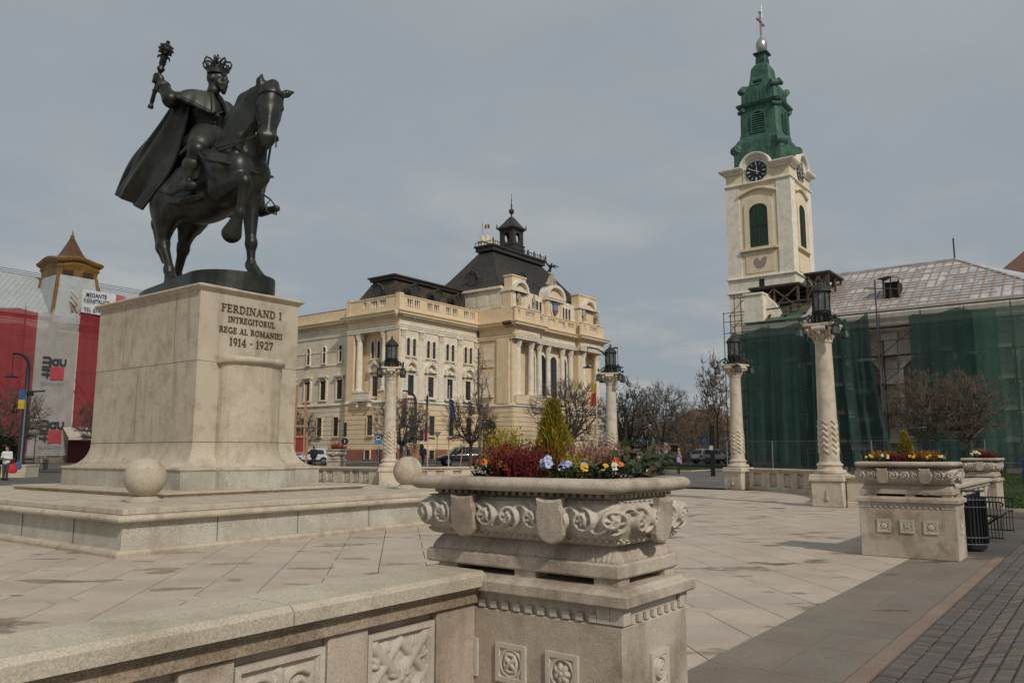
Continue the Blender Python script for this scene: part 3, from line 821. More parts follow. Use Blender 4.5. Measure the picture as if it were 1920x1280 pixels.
def relief_panel(w, h, kind, res=.006, depth=.03):
 nu, nv = int(w / res) + 1, int(h / res) + 1
 U, Vv = np.meshgrid(np.linspace(-w / 2, w / 2, nu), np.linspace(-h / 2, h / 2, nv))
 H = np.zeros(U.shape)
 fr = np.maximum(np.abs(U) - w / 2, np.abs(Vv) - h / 2)
 a = min(w, h) / 2 - .055
 if kind == 0:      # lattice of two straps with a rosette
  for s in (-1, 1):
   for o in (-.5, .5):
    stroke(H, U, Vv, [(-a * s + o * a * .0, -a), (a * s, a)], .034, depth)
  stroke(H, U, Vv, [(0, a * 1.0), (a, 0), (0, -a), (-a, 0), (0, a)], .026, depth * .9)
  for i in range(8):
   t = i * PI / 4 + PI / 8; blob(H, U, Vv, (.05 * math.cos(t), .05 * math.sin(t)), .034, depth * 1.1, .5, t)
  blob(H, U, Vv, (0, 0), .024, depth * 1.3)
  for sx in (-1, 1):
   for sy in (-1, 1):
    for k in range(3):
     t = math.atan2(sy, sx) + (k - 1) * .55
     blob(H, U, Vv, (sx * a * .42 + .5 * .09 * math.cos(t), sy * a * .78 * 1.0 + .0 + .02 * math.sin(t)), .035, depth * .8, .45, t)
     blob(H, U, Vv, (sx * a * .82 + .02 * math.cos(t), sy * a * .4 + .045 * math.sin(t)), .035, depth * .8, .45, t)
 elif kind == 1:    # interlaced scrolls round a cross
  for sx in (-1, 1):
   for sy in (-1, 1):
    stroke(H, U, Vv, spiral((sx * a * .52, sy * a * .52), a * .47, .015, math.atan2(sy, sx), 1.6 * sx * sy), .018, depth)
    blob(H, U, Vv, (sx * a * .52, sy * a * .52), .025, depth * 1.2)
  for s in (-1, 1):
   stroke(H, U, Vv, [(0, 0), (0, s * a)], .022, depth); stroke(H, U, Vv, [(0, 0), (s * a, 0)], .022, depth)
   for k in (-1, 1):
    blob(H, U, Vv, (s * a * .8, k * .03), .03, depth, .5, s * k * .7); blob(H, U, Vv, (k * .03, s * a * .8), .03, depth, .5, PI / 2 + s * k * .7)
  for i in range(6):
   t = i * PI / 3; blob(H, U, Vv, (.03 * math.cos(t), .03 * math.sin(t)), .022, depth * 1.2, .6, t)
 elif kind in (2, 3, 4):  # round boss in a square: knot, rosette, scroll
  R_ = a + .03
  d = np.hypot(U, Vv)
  np.maximum(H, depth * np.sqrt(np.clip(1 - ((d - R_ * .93) / .013) ** 2, 0, 1)), out=H)
  np.maximum(H, np.where(d > R_ * 1.06, depth * .55, 0), out=H)
  np.maximum(H, depth * .9 * np.sqrt(np.clip(1 - (d / (R_ * .8)) ** 2, 0, 1)), out=H)
  if kind == 2:
   K = np.zeros_like(H)
   stroke(K, U, Vv, [(R_ * .62 * math.sin(2 * t) * .7, R_ * .62 * math.sin(t)) for t in lin(0, 2 * PI, 40)], .011, depth * .6)
   stroke(K, U, Vv, [(R_ * .6 * math.sin(t) * .9, -R_ * .55 * math.sin(2 * t) * .7) for t in lin(0, 2 * PI, 40)], .009, depth * .5)
   H += K - .35 * depth * (K <= 0) * (d < R_ * .78)
  elif kind == 3:
   K = np.zeros_like(H)
   for i in range(7):
    t = 2 * PI * i / 7; blob(K, U, Vv, (R_ * .42 * math.cos(t), R_ * .42 * math.sin(t)), R_ * .34, depth * .6, .62, t)
   blob(K, U, Vv, (0, 0), R_ * .2, depth * .8)
   H += K - .45 * depth * (K <= 0) * (d < R_ * .8)
  else:
   K = np.zeros_like(H)
   stroke(K, U, Vv, spiral((0, 0), R_ * .65, .01, 0, 2.2, 40), .009, depth * .6)
   H += K - .35 * depth * (K <= 0) * (d < R_ * .78)
 # frame
 np.maximum(H, np.where(fr > -.028, depth * 1.05, 0), out=H)
 if kind < 2: np.maximum(H, np.where((fr > -.042) & (fr <= -.028), depth * .6, 0), out=H)
 P = np.stack([U, -H, Vv], 2)
 # skirt back into the wall
 return P
def relief_mesh(name, P, depth=.05):
 mb = MB(); L = P.tolist(); mb.grid(L)
 b = P.copy(); b[..., 1] = .02
 e = [list(map(tuple, x)) for x in (P[0], P[-1], P[:, 0], P[:, -1])]; f = [list(map(tuple, x)) for x in (b[0], b[-1], b[:, 0], b[:, -1])]
 for k, (p, q) in enumerate(zip(e, f)): mb.grid([p, q], flip=k in (0, 3))
 me = bpy.data.meshes.new(name); me.from_pydata(mb.v, [], mb.f)
 me.polygons.foreach_set('use_smooth', [True] * len(mb.f)); me.set_sharp_from_angle(angle=R(60)); me.update()
 return me
PANELS = [relief_mesh('carved_panel', relief_panel(.47, .49, k, .0055, .028)) for k in (0, 1)]
PANELS_LO = [relief_mesh('carved_panel', relief_panel(.45, .45, k, .014, .06)) for k in (0, 1)]
BOSS = [relief_mesh('carved_boss', relief_panel(.2, .2, k, .0036, .018)) for k in (2, 3, 4)]
for me in PANELS + PANELS_LO + BOSS: me.materials.append(M['carved'])
def place(me, name, parent, loc, rz):
 o = bpy.data.objects.new(name, me); C.objects.link(o); o.parent = parent; o.location = loc; o.rotation_euler = (0, 0, rz); return o
# ---------- balustrades: front faces local -y
def balustrade_straight(name, label, loc, rz, L, panels, pw=.49, lo=True, old=True):
 """local x from 0 to L, front at y=0, thickness .3"""
 t = thing(name, label, 'balustrade', loc, rz, 'carved stone balustrades round the plaza')
 mw = M['limestone_old'] if old else M['limestone']
 cp = MB(); x = 0
 nseg = max(1, round(L / 1.25)); ww = L / nseg
 for i in range(nseg):
  a, b = i * ww + .003, (i + 1) * ww - .003
  y0, y1 = -.085, .33
  pr = [(y0, .868), (y0 - .0, .925), (y0 + .03, .948), (y1 - .03, .952), (y1, .925), (y1, .868)]
  cp.prism(pr, a, b, 'x')
 cp.build('coping', M['limestone_top'], t)
 fz = MB()
 fz.prism([(-.055, .866), (-.055, .845), (-.03, .84), (-.03, .775), (.0, .765), (.3, .765), (.3, .866)], 0, L, 'x')
 fz.build('frieze', M['limestone_dark'] if old else M['limestone_old'], t)
 w = MB()
 w.box(0, L, .045 if not lo else .1, .3, .0, .764)
 w.prism([(-.02, 0), (-.02, .15), (.0, .18), (.06, .2), (.06, 0)], 0, L, 'x')
 edges = [0]
 for px in panels: edges += [px - pw / 2, px + pw / 2]
 edges.append(L)
 for i in range(0, len(edges), 2):
  if edges[i + 1] - edges[i] > .02:
   w.box(edges[i], edges[i + 1], -.004, .044 if not lo else .099, .19, .764, b=.006)
 w.build('wall', mw, t)
 for i, px in enumerate(panels):
  place((PANELS_LO if lo else PANELS)[i % 2], 'carved_panel', t, (px, .035 if not lo else .085, .478), 0)
 return t
def balustrade_arc(name, label, c, r, a0, a1, npan):
 """inner face at radius r towards the centre c"""
 t = thing(name, label, 'balustrade', (c[0], c[1], 0), 0, 'carved stone balustrades round the plaza')
 n = npan * 4
 def sweep(prof, mb, aa, ab, k):
  rs = []
  for i in range(k + 1):
   a = aa + (ab - aa) * i / k
   rs.append([((r + y) * math.cos(a), (r + y) * math.sin(a), z) for y, z in prof])
  mb.rings(rs, smooth=False)
 A = lin(a0, a1, n)
 m = MB(); sweep([(-.085, .868), (-.085, .925), (-.05, .95), (.3, .95), (.33, .925), (.33, .868)], m, a0, a1, n); m.build('coping', M['limestone_top'], t)
 m = MB(); sweep([(-.04, .866), (-.04, .84), (-.02, .83), (-.02, .76), (.28, .76), (.28, .866)], m, a0, a1, n); m.build('frieze', M['limestone_old'], t)
 m = MB(); sweep([(.1, 0), (.1, .759), (.28, .759), (.28, 0)], m, a0, a1, n)
 sweep([(-.02, 0), (-.02, .15), (.0, .18), (.09, .19), (.09, 0)], m, a0, a1, n)
 st = (a1 - a0) / npan; pw = .46 / r
 for i in range(npan + 1):
  ca = a0 + st * i
  aa = max(a0, ca - st / 2 + pw / 2); ab = min(a1, ca + st / 2 - pw / 2)
  sweep([(-.004, .185), (-.004, .76), (.099, .76), (.099, .185)], m, aa, ab, 2)
 m.build('wall', M['limestone'], t)
 for i in range(npan):
  a = a0 + st * (i + .5)
  place(PANELS_LO[i % 2], 'carved_panel', t, ((r + .085) * math.cos(a), (r + .085) * math.sin(a), .478), a - PI / 2)
 return t
NP = [.31 + .735 * i for i in range(8)]
balustrade_straight('balustrade', 'weathered balustrade in the left foreground, running up to the nearest flower planter', (-2.99, 2.97, 0), 0, 6.57, [3.02 - 2.205 + .735 * i - .735 + 2.99 + .0 for i in range(5)], lo=False)
t_ = balustrade_straight('balustrade', 'low balustrade behind the bin, linking two of the flower planters on the right', (14.3, 2.85, 0), 0, 10.4, [.9 + .95 * i for i in range(10)], old=False)
balustrade_straight('balustrade', 'short balustrade between the nearest lantern column and the planter by the lawn', (25.3, 6.6, 0), -PI / 2, 3.0, [.75, 1.5, 2.25], old=False)
balustrade_straight('balustrade', 'straight balustrade behind the pedestal, left of the lantern column before the town hall', (26.0, 33.5, 0), -PI / 2, 6.1, [1.2, 1.95, 2.7, 3.9, 4.55, 5.2], old=False)
balustrade_arc('balustrade', 'curved balustrade between the two lantern columns in front of the church netting', AC, 9.75, R(-86), R(-24), 11)
balustrade_arc('balustrade', 'curved balustrade between the two lantern columns in front of the town hall', AC, 9.75, R(24), R(84), 11)
# ---------- piers with flower planters
def make_pier(loc, label, rz=0):
 t = thing('stone_pier', label, 'pier', loc, rz, 'stone piers under the planters')
 m = MB(); m.box(-.36, .36, -.69, .69, 0, .752, b=.012)
 m.build('shaft', M['limestone_old'], t)
 m = MB()
 hx, hy = .362, .692
 m.box(-hx + .02, hx - .02, -hy + .02, hy - .02, .753, .838)
 for s in (-1, 1):
  y = -hy
  k = 0
  while y < hy - .03:
   blk = (k < 2 or y > hy - .2)
   w = .075 if blk else .042
   w = min(w, hy - y)
   m.box(s * (hx - .012), s * (hx + (.002 if blk else .004)), y, y + w, .755, .793 if not blk else .836)
   y += w + (.003 if blk else .038); k += 1
  x = -hx; k = 0
  while x < hx - .03:
   blk = (k < 1 or x > hx - .1); w = .07 if blk else .042; w = min(w, hx - x)
   m.box(x, x + w, s * (hy - .012), s * (hy + (.002 if blk else .004)), .755, .793 if not blk else .836)
   x += w + (.003 if blk else .038); k += 1
 m.build('dentil_course', M['carved'], t)
 m = MB()
 def rr(x, y): return [(-x, -y), (x, -y), (x, y), (-x, y)]
 m.rings([[(p[0], p[1], z) for p in rr(x, y)] for x, y, z in ((.392, .722, .839), (.402, .732, .849), (.402, .732, .898), (.39, .72, .908), (.365, .695, .916), (.36, .69, .93))], smooth=False)
 m.build('cap', M['limestone_old'], t)
 for i, y in enumerate((.33, 0, -.33)):
  place(BOSS[(1, 0, 1)[i]], 'carved_boss', t, (-.358, y, .48), -PI / 2)
  place(BOSS[(1, 0, 1)[i]], 'carved_boss', t, (.358, y, .48), PI / 2)
 for s in (-1, 1): place(BOSS[2], 'carved_boss', t, (0, s * .688, .48), 0 if s < 0 else PI)
 return t
def make_planter(loc, label, rz=0):
 t = thing('stone_planter', label, 'planter', loc, rz, 'carved stone planters')
 for x in (-.26, .26):
  for y in (-.57, -.06, .5): m = MB(); m.box(x - .06, x + .06, y - .07, y + .07, 0, .034); m.build('spacer_block', M['limestone_old'], t)
 def rect(hx, hy, z, r=.03, k=5):
  pts = []
  for (sx, sy, a0) in ((1, 1, 0), (-1, 1, PI / 2), (-1, -1, PI), (1, -1, 1.5 * PI)):
   for i in range(k + 1):
    a = a0 + PI / 2 * i / k
    pts.append((sx * (hx - r) + r * math.cos(a), sy * (hy - r) + r * math.sin(a), z))
  return pts
 m = MB()
 m.rings([rect(.33, .65, .035, .008), rect(.338, .658, .045, .012), rect(.338, .658, .1, .012), rect(.325, .645, .112, .012)], smooth=False)
 m.build('foot_slab', M['limestone_old'], t)
 # sloping leaf band and carved bowl as displaced sheets round the box
 def band(name, prof, r, res, disp, mt):
  hx, hy, G0 = .27 + .12, .59 + .12, .12
  base = rect(hx, hy, 0, r + .09, 10); base.append(base[0])
  P = [np.array(p[:2]) for p in base]
  seg = [np.linalg.norm(P[i + 1] - P[i]) for i in range(len(P) - 1)]
  tot = sum(seg); n = int(tot / res); cum = np.concatenate([[0], np.cumsum(seg)])
  us = np.linspace(0, tot, n + 1)
  pos = np.stack([np.interp(us, cum, [p[0] for p in P]), np.interp(us, cum, [p[1] for p in P])], 1)
  tn = np.roll(pos[:-1], -1, 0) - np.roll(pos[:-1], 1, 0); tn = np.vstack([tn, tn[:1]])
  nr = np.stack([tn[:, 1], -tn[:, 0]], 1); nr /= np.linalg.norm(nr, axis=1, keepdims=True)
  # smooth normals so that corners open out
  for _ in range(3):
   q = nr[:-1]; q = (np.roll(q, 1, 0) + q + np.roll(q, -1, 0)) / 3; nr = np.vstack([q, q[:1]])
  nr /= np.linalg.norm(nr, axis=1, keepdims=True)
  pl = np.concatenate([[0], np.cumsum([math.hypot(prof[i + 1][0] - prof[i][0], prof[i + 1][1] - prof[i][1]) for i in range(len(prof) - 1)])])
  nv = max(4, int(pl[-1] / res)); vs = np.linspace(0, pl[-1], nv + 1)
  off = np.interp(vs, pl, [p[0] for p in prof]) - G0; zz = np.interp(vs, pl, [p[1] for p in prof])
  for _ in range(2):
   off[1:-1] = (off[:-2] + 2 * off[1:-1] + off[2:]) / 4
  U, Vv = np.meshgrid(us, vs)
  H = disp(U, Vv, tot, pl[-1])
  O = off[:, None] + H
  G = np.stack([pos[None, :, 0] + nr[None, :, 0] * O * 1.0, pos[None, :, 1] + nr[None, :, 1] * O, np.repeat(zz[:, None], n + 1, 1)], 2)
  nn_, k_ = G.shape[1], G.shape[0]
  idx = np.arange(k_ * nn_).reshape(k_, nn_)
  F = np.stack([idx[:-1, :-1], idx[:-1, 1:], idx[1:, 1:], idx[1:, :-1]], 2).reshape(-1, 4)
  return mesh_np(name, G.reshape(-1, 3), F, mt, t, True)
 def leaves(U, Vv, tot, L):
  p = tot / round(tot / .062); x = (U / p) % 1 - .5
  ph = np.clip(Vv / L, 0, 1)
  H = .009 * np.sqrt(np.clip(1 - (x / .47) ** 2 - ((ph - .38) / .36) ** 2, 0, 1))
  H -= .008 * np.exp(-(x / .07) ** 2) * (ph < .7)
  H += .005 * np.sqrt(np.clip(1 - (((x - .15) % 1 - .5) / .2) ** 2 - ((ph - .12) / .1) ** 2, 0, 1))
  return H
 band('leaf_band', [(.05, .113), (.04, .132), (.024, .155), (.008, .175), (-.008, .187)], .02, .0065, leaves, M['limestone_old'])
 def scrolls(U, Vv, tot, L):
  H = np.zeros(U.shape)
  n = round(tot / .158); p = tot / n; r0 = .073
  for i in range(-1, n + 1):
   c = (p * (i + .5), L * .56); s = 1 if i % 2 else -1
   m_ = np.abs(U - c[0]) < .16
   cols = np.where(m_.any(0))[0]
   if len(cols) == 0: continue
   sl = slice(cols[0], cols[-1] + 1)
   h, u, v = H[:, sl], U[:, sl], Vv[:, sl]
   stroke(h, u, v, spiral(c, r0, .018, -PI / 2 * s, 1.35 * s, 26), .0135, .042)
   for k in range(5):
    a = k * 2 * PI / 5 + i; blob(h, u, v, (c[0] + .022 * math.cos(a), c[1] + .022 * math.sin(a)), .017, .042, .7, a)
   stroke(h, u, v, [(c[0] + p / 2 * tt, L * .56 - s * .07 * math.cos(PI * (tt + 1) / 2)) for tt in lin(-1, 1, 8)], .012, .036)
   for k in range(7):   # filling leaflets round each scroll
    a = 2 * PI * k / 7 + .4 * i; blob(h, u, v, (c[0] + .046 * math.cos(a), c[1] + .046 * math.sin(a)), .017, .03, .5, a + .9)
   for k in range(6):   # drooping leaf lobes below, buds above
    x = c[0] - p / 2 + p * (k + .5) / 6
    blob(h, u, v, (x, L * (.17 + .05 * (k % 2))), .022, .034, .5, PI / 2 + .5 * (1 if k % 2 else -1))
   for k in range(3):
    x = c[0] - p / 2 + p * (k + .5) / 3; blob(h, u, v, (x, L * .92), .021, .036, .6, .6 * (k - 1))
   a = -PI / 4 * s
   stroke(h, u, v, [(c[0] + .055 * s, c[1] + .05), (c[0] + .02 * s, c[1] + .02), (c[0] - .02 * s, c[1] + .045)], .01, .028)
  return H
 band('carved_bowl', [(-.012, .186), (.03, .2), (.075, .235), (.105, .275), (.122, .325), (.12, .37), (.1, .405), (.06, .422), (.03, .43)], .05, .0062, scrolls, M['carved'])
 m = MB()
 m.rings([rect(.30, .62, .428, .03), rect(.30, .62, .462, .03)], smooth=False)
 y = -.6
 while y < .6:
  for s in (-1, 1): m.box(s * .3, s * .325, y, y + .026, .437, .4615)
  y += .05
 x = -.28
 while x < .28:
  for s in (-1, 1): m.box(x, x + .026, s * .62, s * .645, .437, .4615)
  x += .05
 m.build('dentil_neck', M['limestone_old'], t)
 m = MB()
 rs = [rect(.3, .62, .4625, .04), rect(.4, .70, .4625, .06)]
 for i in range(9):
  a = -PI / 2 + PI * i / 8
  rs.append(rect(.425 + .04 * math.cos(a), .675 + .04 * math.cos(a), .499 + .036 * math.sin(a), .07))
 rs += [rect(.36, .61, .537, .04), rect(.345, .595, .53, .04), rect(.345, .595, .49, .04)]
 m.rings(rs, cap=False); m.build('rim', M['limestone_old'], t, 50)
 m = MB(); m.rings([rect(.344, .594, .48, .04), rect(.344, .594, .505, .04), rect(.2, .45, .525, .04)], smooth=True)
 m.build('soil', M['soil'], t)
 def shield():
  m = MB(); w, h = .088, .235
  pts = [(-w * .9, h * .5), (-w * .35, h * .46), (w * .35, h * .46), (w * .9, h * .5), (w * .86, h * .32), (w, h * .2), (w, -h * .12)]
  for i in range(1, 8):
   a = PI * i / 8; pts.append((w * math.cos(a), -h * .12 - h * .4 * math.sin(a) ** .8))
  pts += [(-w, -h * .12), (-w, h * .2), (-w * .86, h * .32)]
  r0 = [(u, 0, v) for u, v in pts]; r1 = [(u, -.035, v) for u, v in pts]; r2 = [(u * .88, -.043, v * .9) for u, v in pts]
  m.rings([r0, r1, r2], smooth=False); return m
 me = None
 for (x, y, rz_) in ((-.392, .3, -PI / 2), (-.392, -.3, -PI / 2), (.392, .3, PI / 2), (.392, -.3, PI / 2), (0, -.712, 0), (0, .712, PI)):
  if me is None:
   o = shield().build('shield', M['limestone_old'], t); me = o.data
  else:
   o = bpy.data.objects.new('shield', me); C.objects.link(o); o.parent = t
  o.location = (x, y, .322); o.rotation_euler = (R(7), 0, rz_)
 return t
pier0 = make_pier((3.94, 2.71, 0), 'large stained stone pier in the foreground, where the nearest balustrade ends')
plan0 = make_planter((3.94, 2.71, .931), 'large carved stone planter with shields, nearest the viewer in the foreground')
dup(pier0, (14.04, 2.71, 0), 0, 'wide stone pier with three round bosses, beside the dark litter bin')
dup(plan0, (14.04, 2.71, .931), 0, 'carved stone planter on the pier beside the litter bin')
dup(pier0, (25.65, 3.05, 0), PI / 2, 'distant stone pier next to the lawn, behind the bench')
dup(plan0, (25.65, 3.05, .931), PI / 2, 'smaller looking carved planter beside the lawn, behind the bench')
dup(pier0, (28.7, 33.5, .33), R(-53), 'stone pier half hidden behind the balustrade near the white car')
dup(plan0, (28.7, 33.5, 1.26), R(-53), 'far stone planter behind the balustrade, between the pedestal and the far lantern column')
# ---------- lantern columns
M['iron'] = mat('lantern iron', (.022, .026, .02), .55, (.05, .05, .036), 14, .5, .2, 60)
M['iron_brown'] = mat('lantern roof', (.045, .036, .026), .6, (.03, .032, .026), 8, .4)
M['oldglass'] = mat('milky lantern glass', (.13, .15, .145), .15, (.05, .06, .058), 9, spec=.6, stretch=(1, 1, .5))
def make_column(loc, label, rz):
 t = thing('lantern_column', label, 'lamp column', loc, rz, 'stone columns with iron lanterns')
 m = MB()
 def sq(h, z): return [(-h, -h, z), (h, -h, z), (h, h, z), (-h, h, z)]
 m.box(-.46, .46, -.46, .46, 0, .76, b=.025)
 m.rings([sq(.49, .761), sq(.505, .775), sq(.505, .85), (sq(.49, .86)), sq(.485, .945), sq(.46, .97)], smooth=False)
 m.box(-.035, .035, -.475, -.455, .18, .5); m.sphere((0, -.47, .24), (.07, .03, .075), 10, 6)
 m.build('pedestal', M['limestone'], t)
 m = MB()
 pr = [(.3, .971), (.45, .971)]
 pr += [(.44 + .035 * math.cos(a), 1.035 + .06 * math.sin(a)) for a in lin(-PI / 2, PI / 2, 6)]
 pr += [(.39, 1.1), (.36, 1.13), (.35, 1.18), (.37, 1.215)]
 pr += [(.36 + .03 * math.cos(a), 1.25 + .032 * math.sin(a)) for a in lin(-PI / 2, PI / 2, 5)]
 pr += [(.33, 1.3), (.31, 1.34), (.305, 1.36)]
 m.lathe(pr, n=36); m.build('base', M['limestone'], t)
 # shaft, the lower part with zigzag mouldings
 n = 120; zs = np.linspace(1.36, 4.98, 260); A = np.linspace(0, 2 * PI, n, endpoint=False)
 r = .292 - .05 * ((zs - 1.36) / 3.6) ** 1.2
 ZZ, AA = np.meshgrid(zs, A, indexing='ij')
 tri = np.abs(((AA / (2 * PI) * 7) % 1) - .5) * 2
 ph = (ZZ - 1.42 - tri * .135) / .178
 relief = .026 * np.clip(np.cos(2 * PI * ph) * 1.6, -1, 1)
 relief = relief * ((ph > .25) & (ph < 5.9))
 RR = r[:, None] + relief
 G = np.stack([RR * np.cos(AA), RR * np.sin(AA), ZZ], 2)
 idx = np.arange(len(zs) * n).reshape(len(zs), n)
 F = np.stack([idx[:-1], np.roll(idx[:-1], -1, 1), np.roll(idx[1:], -1, 1), idx[1:]], 2).reshape(-1, 4)
 mesh_np('shaft', G.reshape(-1, 3), F, M['limestone'], t, True, 50)
 m = MB()
 m.lathe([(.2, 4.98), (.262, 4.98), (.275, 5.0), (.275, 5.03), (.255, 5.05), (.25, 5.07), (.27, 5.2), (.33, 5.32), (.39, 5.38), (.3, 5.39)], n=32)
 for ring, (rr_, z0, h, w, k) in enumerate(((.262, 5.06, .17, .075, 10), (.3, 5.16, .19, .09, 10))):
  for i in range(k):
   a = 2 * PI * (i + .5 * ring) / k; ca, sa = math.cos(a), math.sin(a)
   pts = [(rr_ * ca, rr_ * sa, z0), ((rr_ + .02) * ca, (rr_ + .02) * sa, z0 + h * .5), ((rr_ + .075) * ca, (rr_ + .075) * sa, z0 + h * .95), ((rr_ + .12) * ca, (rr_ + .12) * sa, z0 + h * .88)]
   m.tube(pts, [w * .45, w * .6, w * .5, w * .25], 6)
 for i in range(4):   # corner volutes and eggs
  a = PI / 4 + i * PI / 2; ca, sa = math.cos(a), math.sin(a)
  MM = Matrix.Translation((.46 * ca, .46 * sa, 5.38)) @ Matrix.Rotation(a, 4, 'Z') @ Matrix.Rotation(PI / 2, 4, 'X')
  m.lathe([(.0, -.07), (.07, -.07), (.1, -.05), (.085, 0), (.1, .05), (.07, .07), (.0, .07)], n=14, M=MM)
  b = i * PI / 2
  m.tube([(.43 * math.cos(b) - .2 * math.sin(b), .43 * math.sin(b) + .2 * math.cos(b), 5.41), (.43 * math.cos(b) + .2 * math.sin(b), .43 * math.sin(b) - .2 * math.cos(b), 5.41)], .075, 10)
  m.sphere((.4 * math.cos(b), .4 * math.sin(b), 5.3), (.07, .07, .09), 10, 6)
 m.rings([[(x * s, y * s, z) for x, y in ((-.4, -.36), (-.36, -.4), (0, -.35), (.36, -.4), (.4, -.36), (.35, 0), (.4, .36), (.36, .4), (0, .35), (-.36, .4), (-.4, .36), (-.35, 0))] for s, z in ((1.12, 5.47), (1.22, 5.5), (1.22, 5.56), (1.16, 5.575))], smooth=False)
 m.build('capital', M['limestone'], t)
 # iron lantern
 m = MB()
 m.lathe([(.3, 5.576), (.32, 5.576), (.28, 5.62), (.245, 5.66), (.235, 5.76), (.25, 5.86), (.285, 5.9), (.285, 5.99), (.275, 6.0), (.2, 6.0)], n=28)
 for i in range(14):
  a = 2 * PI * i / 14; ca, sa = math.cos(a), math.sin(a)
  m.tube([(.3 * ca, .3 * sa, 5.58), (.32 * ca, .32 * sa, 5.7), (.27 * ca, .27 * sa, 5.8), (.29 * ca, .29 * sa, 5.88)], .022, 5)
 for z in (5.91, 5.95, 5.985): m.lathe([(.28, z - .012), (.298, z), (.28, z + .012)], n=28)
 for i in range(8):
  a = 2 * PI * i / 8; m.bar((.262 * math.cos(a), .262 * math.sin(a), 6.0), (.262 * math.cos(a), .262 * math.sin(a), 6.58), .03, .03)
 m.build('lantern_frame', M['iron'], t)
 m = MB()
 m.lathe([(.25, 6.0), (.25, 6.58)], n=8, a0=0, a1=2 * PI, smooth=False)
 m.build('lantern_glass', M['oldglass'], t)
 m = MB()
 m.lathe([(.24, 6.575), (.3, 6.58), (.325, 6.6), (.325, 6.64), (.3, 6.665), (.27, 6.72), (.2, 6.8), (.12, 6.86), (.1, 6.88), (.1, 6.9), (.06, 6.92), (.03, 6.95), (.05, 6.98), (.045, 7.01), (.02, 7.05), (.0, 7.1)], n=24)
 m.build('lantern_roof', M['iron_brown'], t, 50)
 first = None
 for i in range(4):
  a = PI / 4 + i * PI / 2
  if first is None:
   m = MB()
   m.tube([(.26, 0, 5.66), (.36, 0, 5.78), (.46, 0, 5.82), (.56, 0, 5.78), (.64, 0, 5.7), (.72, 0, 5.66), (.78, 0, 5.68), (.8, 0, 5.72), (.77, 0, 5.76), (.73, 0, 5.74)], .03, 6)
   m.tube([(.3, 0, 5.62), (.4, 0, 5.63), (.48, 0, 5.66), (.5, 0, 5.7), (.46, 0, 5.73), (.43, 0, 5.7), (.45, 0, 5.67)], .026, 5)
   m.tube([(.34, 0, 5.8), (.38, 0, 5.88), (.44, 0, 5.87), (.43, 0, 5.82)], .024, 5)
   m.sphere((.76, 0, 5.71), .035, 8, 6); m.tube([(.76, 0, 5.7), (.76, 0, 5.52)], .012, 5)
   arm = m.build('bracket_arm', M['iron'], t)
   l = MB()
   l.lathe([(.0, 5.54), (.04, 5.53), (.06, 5.49), (.11, 5.46), (.125, 5.43), (.105, 5.42)], (.76, 0, 0), 8, smooth=False)
   for k in range(6):
    b = 2 * PI * k / 6
    l.bar((.76 + .1 * math.cos(b), .1 * math.sin(b), 5.43), (.76 + .135 * math.cos(b), .135 * math.sin(b), 5.17), .018)
   l.lathe([(.125, 5.155), (.145, 5.16), (.145, 5.185), (.125, 5.19)], (.76, 0, 0), 12)
   hl = l.build('hanging_lantern', M['iron'], t)
   l = MB(); l.lathe([(.092, 5.42), (.125, 5.175)], (.76, 0, 0), 6, smooth=False); hg = l.build('glass', M['oldglass'], hl)
   arm.rotation_euler = hl.rotation_euler = (0, 0, a); first = (arm, hl, hg)
  else:
   o = first[0].copy(); C.objects.link(o); o.rotation_euler = (0, 0, a)
   o = first[1].copy(); C.objects.link(o); o.rotation_euler = (0, 0, a); p = first[2].copy(); C.objects.link(p); p.parent = o
 return t
c0 = make_column((25.47, 7.1, 0), 'tall stone lantern column nearest the viewer, before the bare church wall', -PI / 2)
dup(c0, (34.8, 13.65, 0), R(-104), 'stone lantern column at the left edge of the dark green netting')
dup(c0, (34.9, 20.15, 0), R(112), 'stone lantern column rising behind the ivy of the nearest planter')
dup(c0, (26.25, 26.95, 0), R(-45), 'stone lantern column standing in front of the corner of the town hall')
# ---------- monument platform and pedestal
def platform():
 t = thing('monument_platform', 'stepped granite platform under the inscribed pedestal', 'platform', (11.02, 18.28, 0))
 X, Y = 4.57, 5.78
 def rc(d, z): return [(-X + d, -Y + d, z), (X - d, -Y + d, z), (X - d, Y - d, z), (-X + d, Y - d, z)]
 m = MB()
 m.rings([rc(.0, .0), rc(.02, .52)], smooth=False)
 m.build('wall', M['granite_grey'], t)
 m = MB()
 m.rings([rc(-.13, 0), rc(-.14, .05)] + [rc(-.11 + .04 * (1 - math.cos(a)), .05 + .05 * math.sin(a)) for a in lin(0, PI / 2, 4)] + [rc(-.002, .105)], smooth=False)
 m.build('plinth_moulding', M['granite'], t)
 m = MB()
 m.rings([rc(.03, .521)] + [rc(-.07 - .055 * math.cos(a), .575 + .054 * math.sin(a)) for a in lin(-PI / 2, PI / 2, 7)] + [rc(-.06, .632), rc(.012, .634)], smooth=False)
 m.build('roll_moulding', M['granite'], t)
 m = MB(); m.rings([rc(.012, .636), rc(-.0, .645), rc(0, .72), rc(.01, .73)], smooth=False)
 m.build('top_slab', M['granite'], t)
 m = MB()
 X, Y = 2.62, 3.48
 m.rings([rc(.06, .731), rc(.06, .78), rc(.02, .785), rc(.0, .8), rc(.0, .825), rc(.015, .835)], smooth=False)
 m.build('step', M['granite'], t)
 # joints: narrow grooves modelled as thin dark strips standing just proud
 m = MB()
 for x in (-2.9, -1.2, .6, 2.4):
  m.box(11.02 + x - 11.02, x + .008, -5.783, -5.775, .11, .52)
 for y in (-4.2, -2.2, 0, 2, 4): m.box(-4.573, -4.565, y, y + .008, .11, .52)
 m.build('joint', M['joint'], t)
 return t
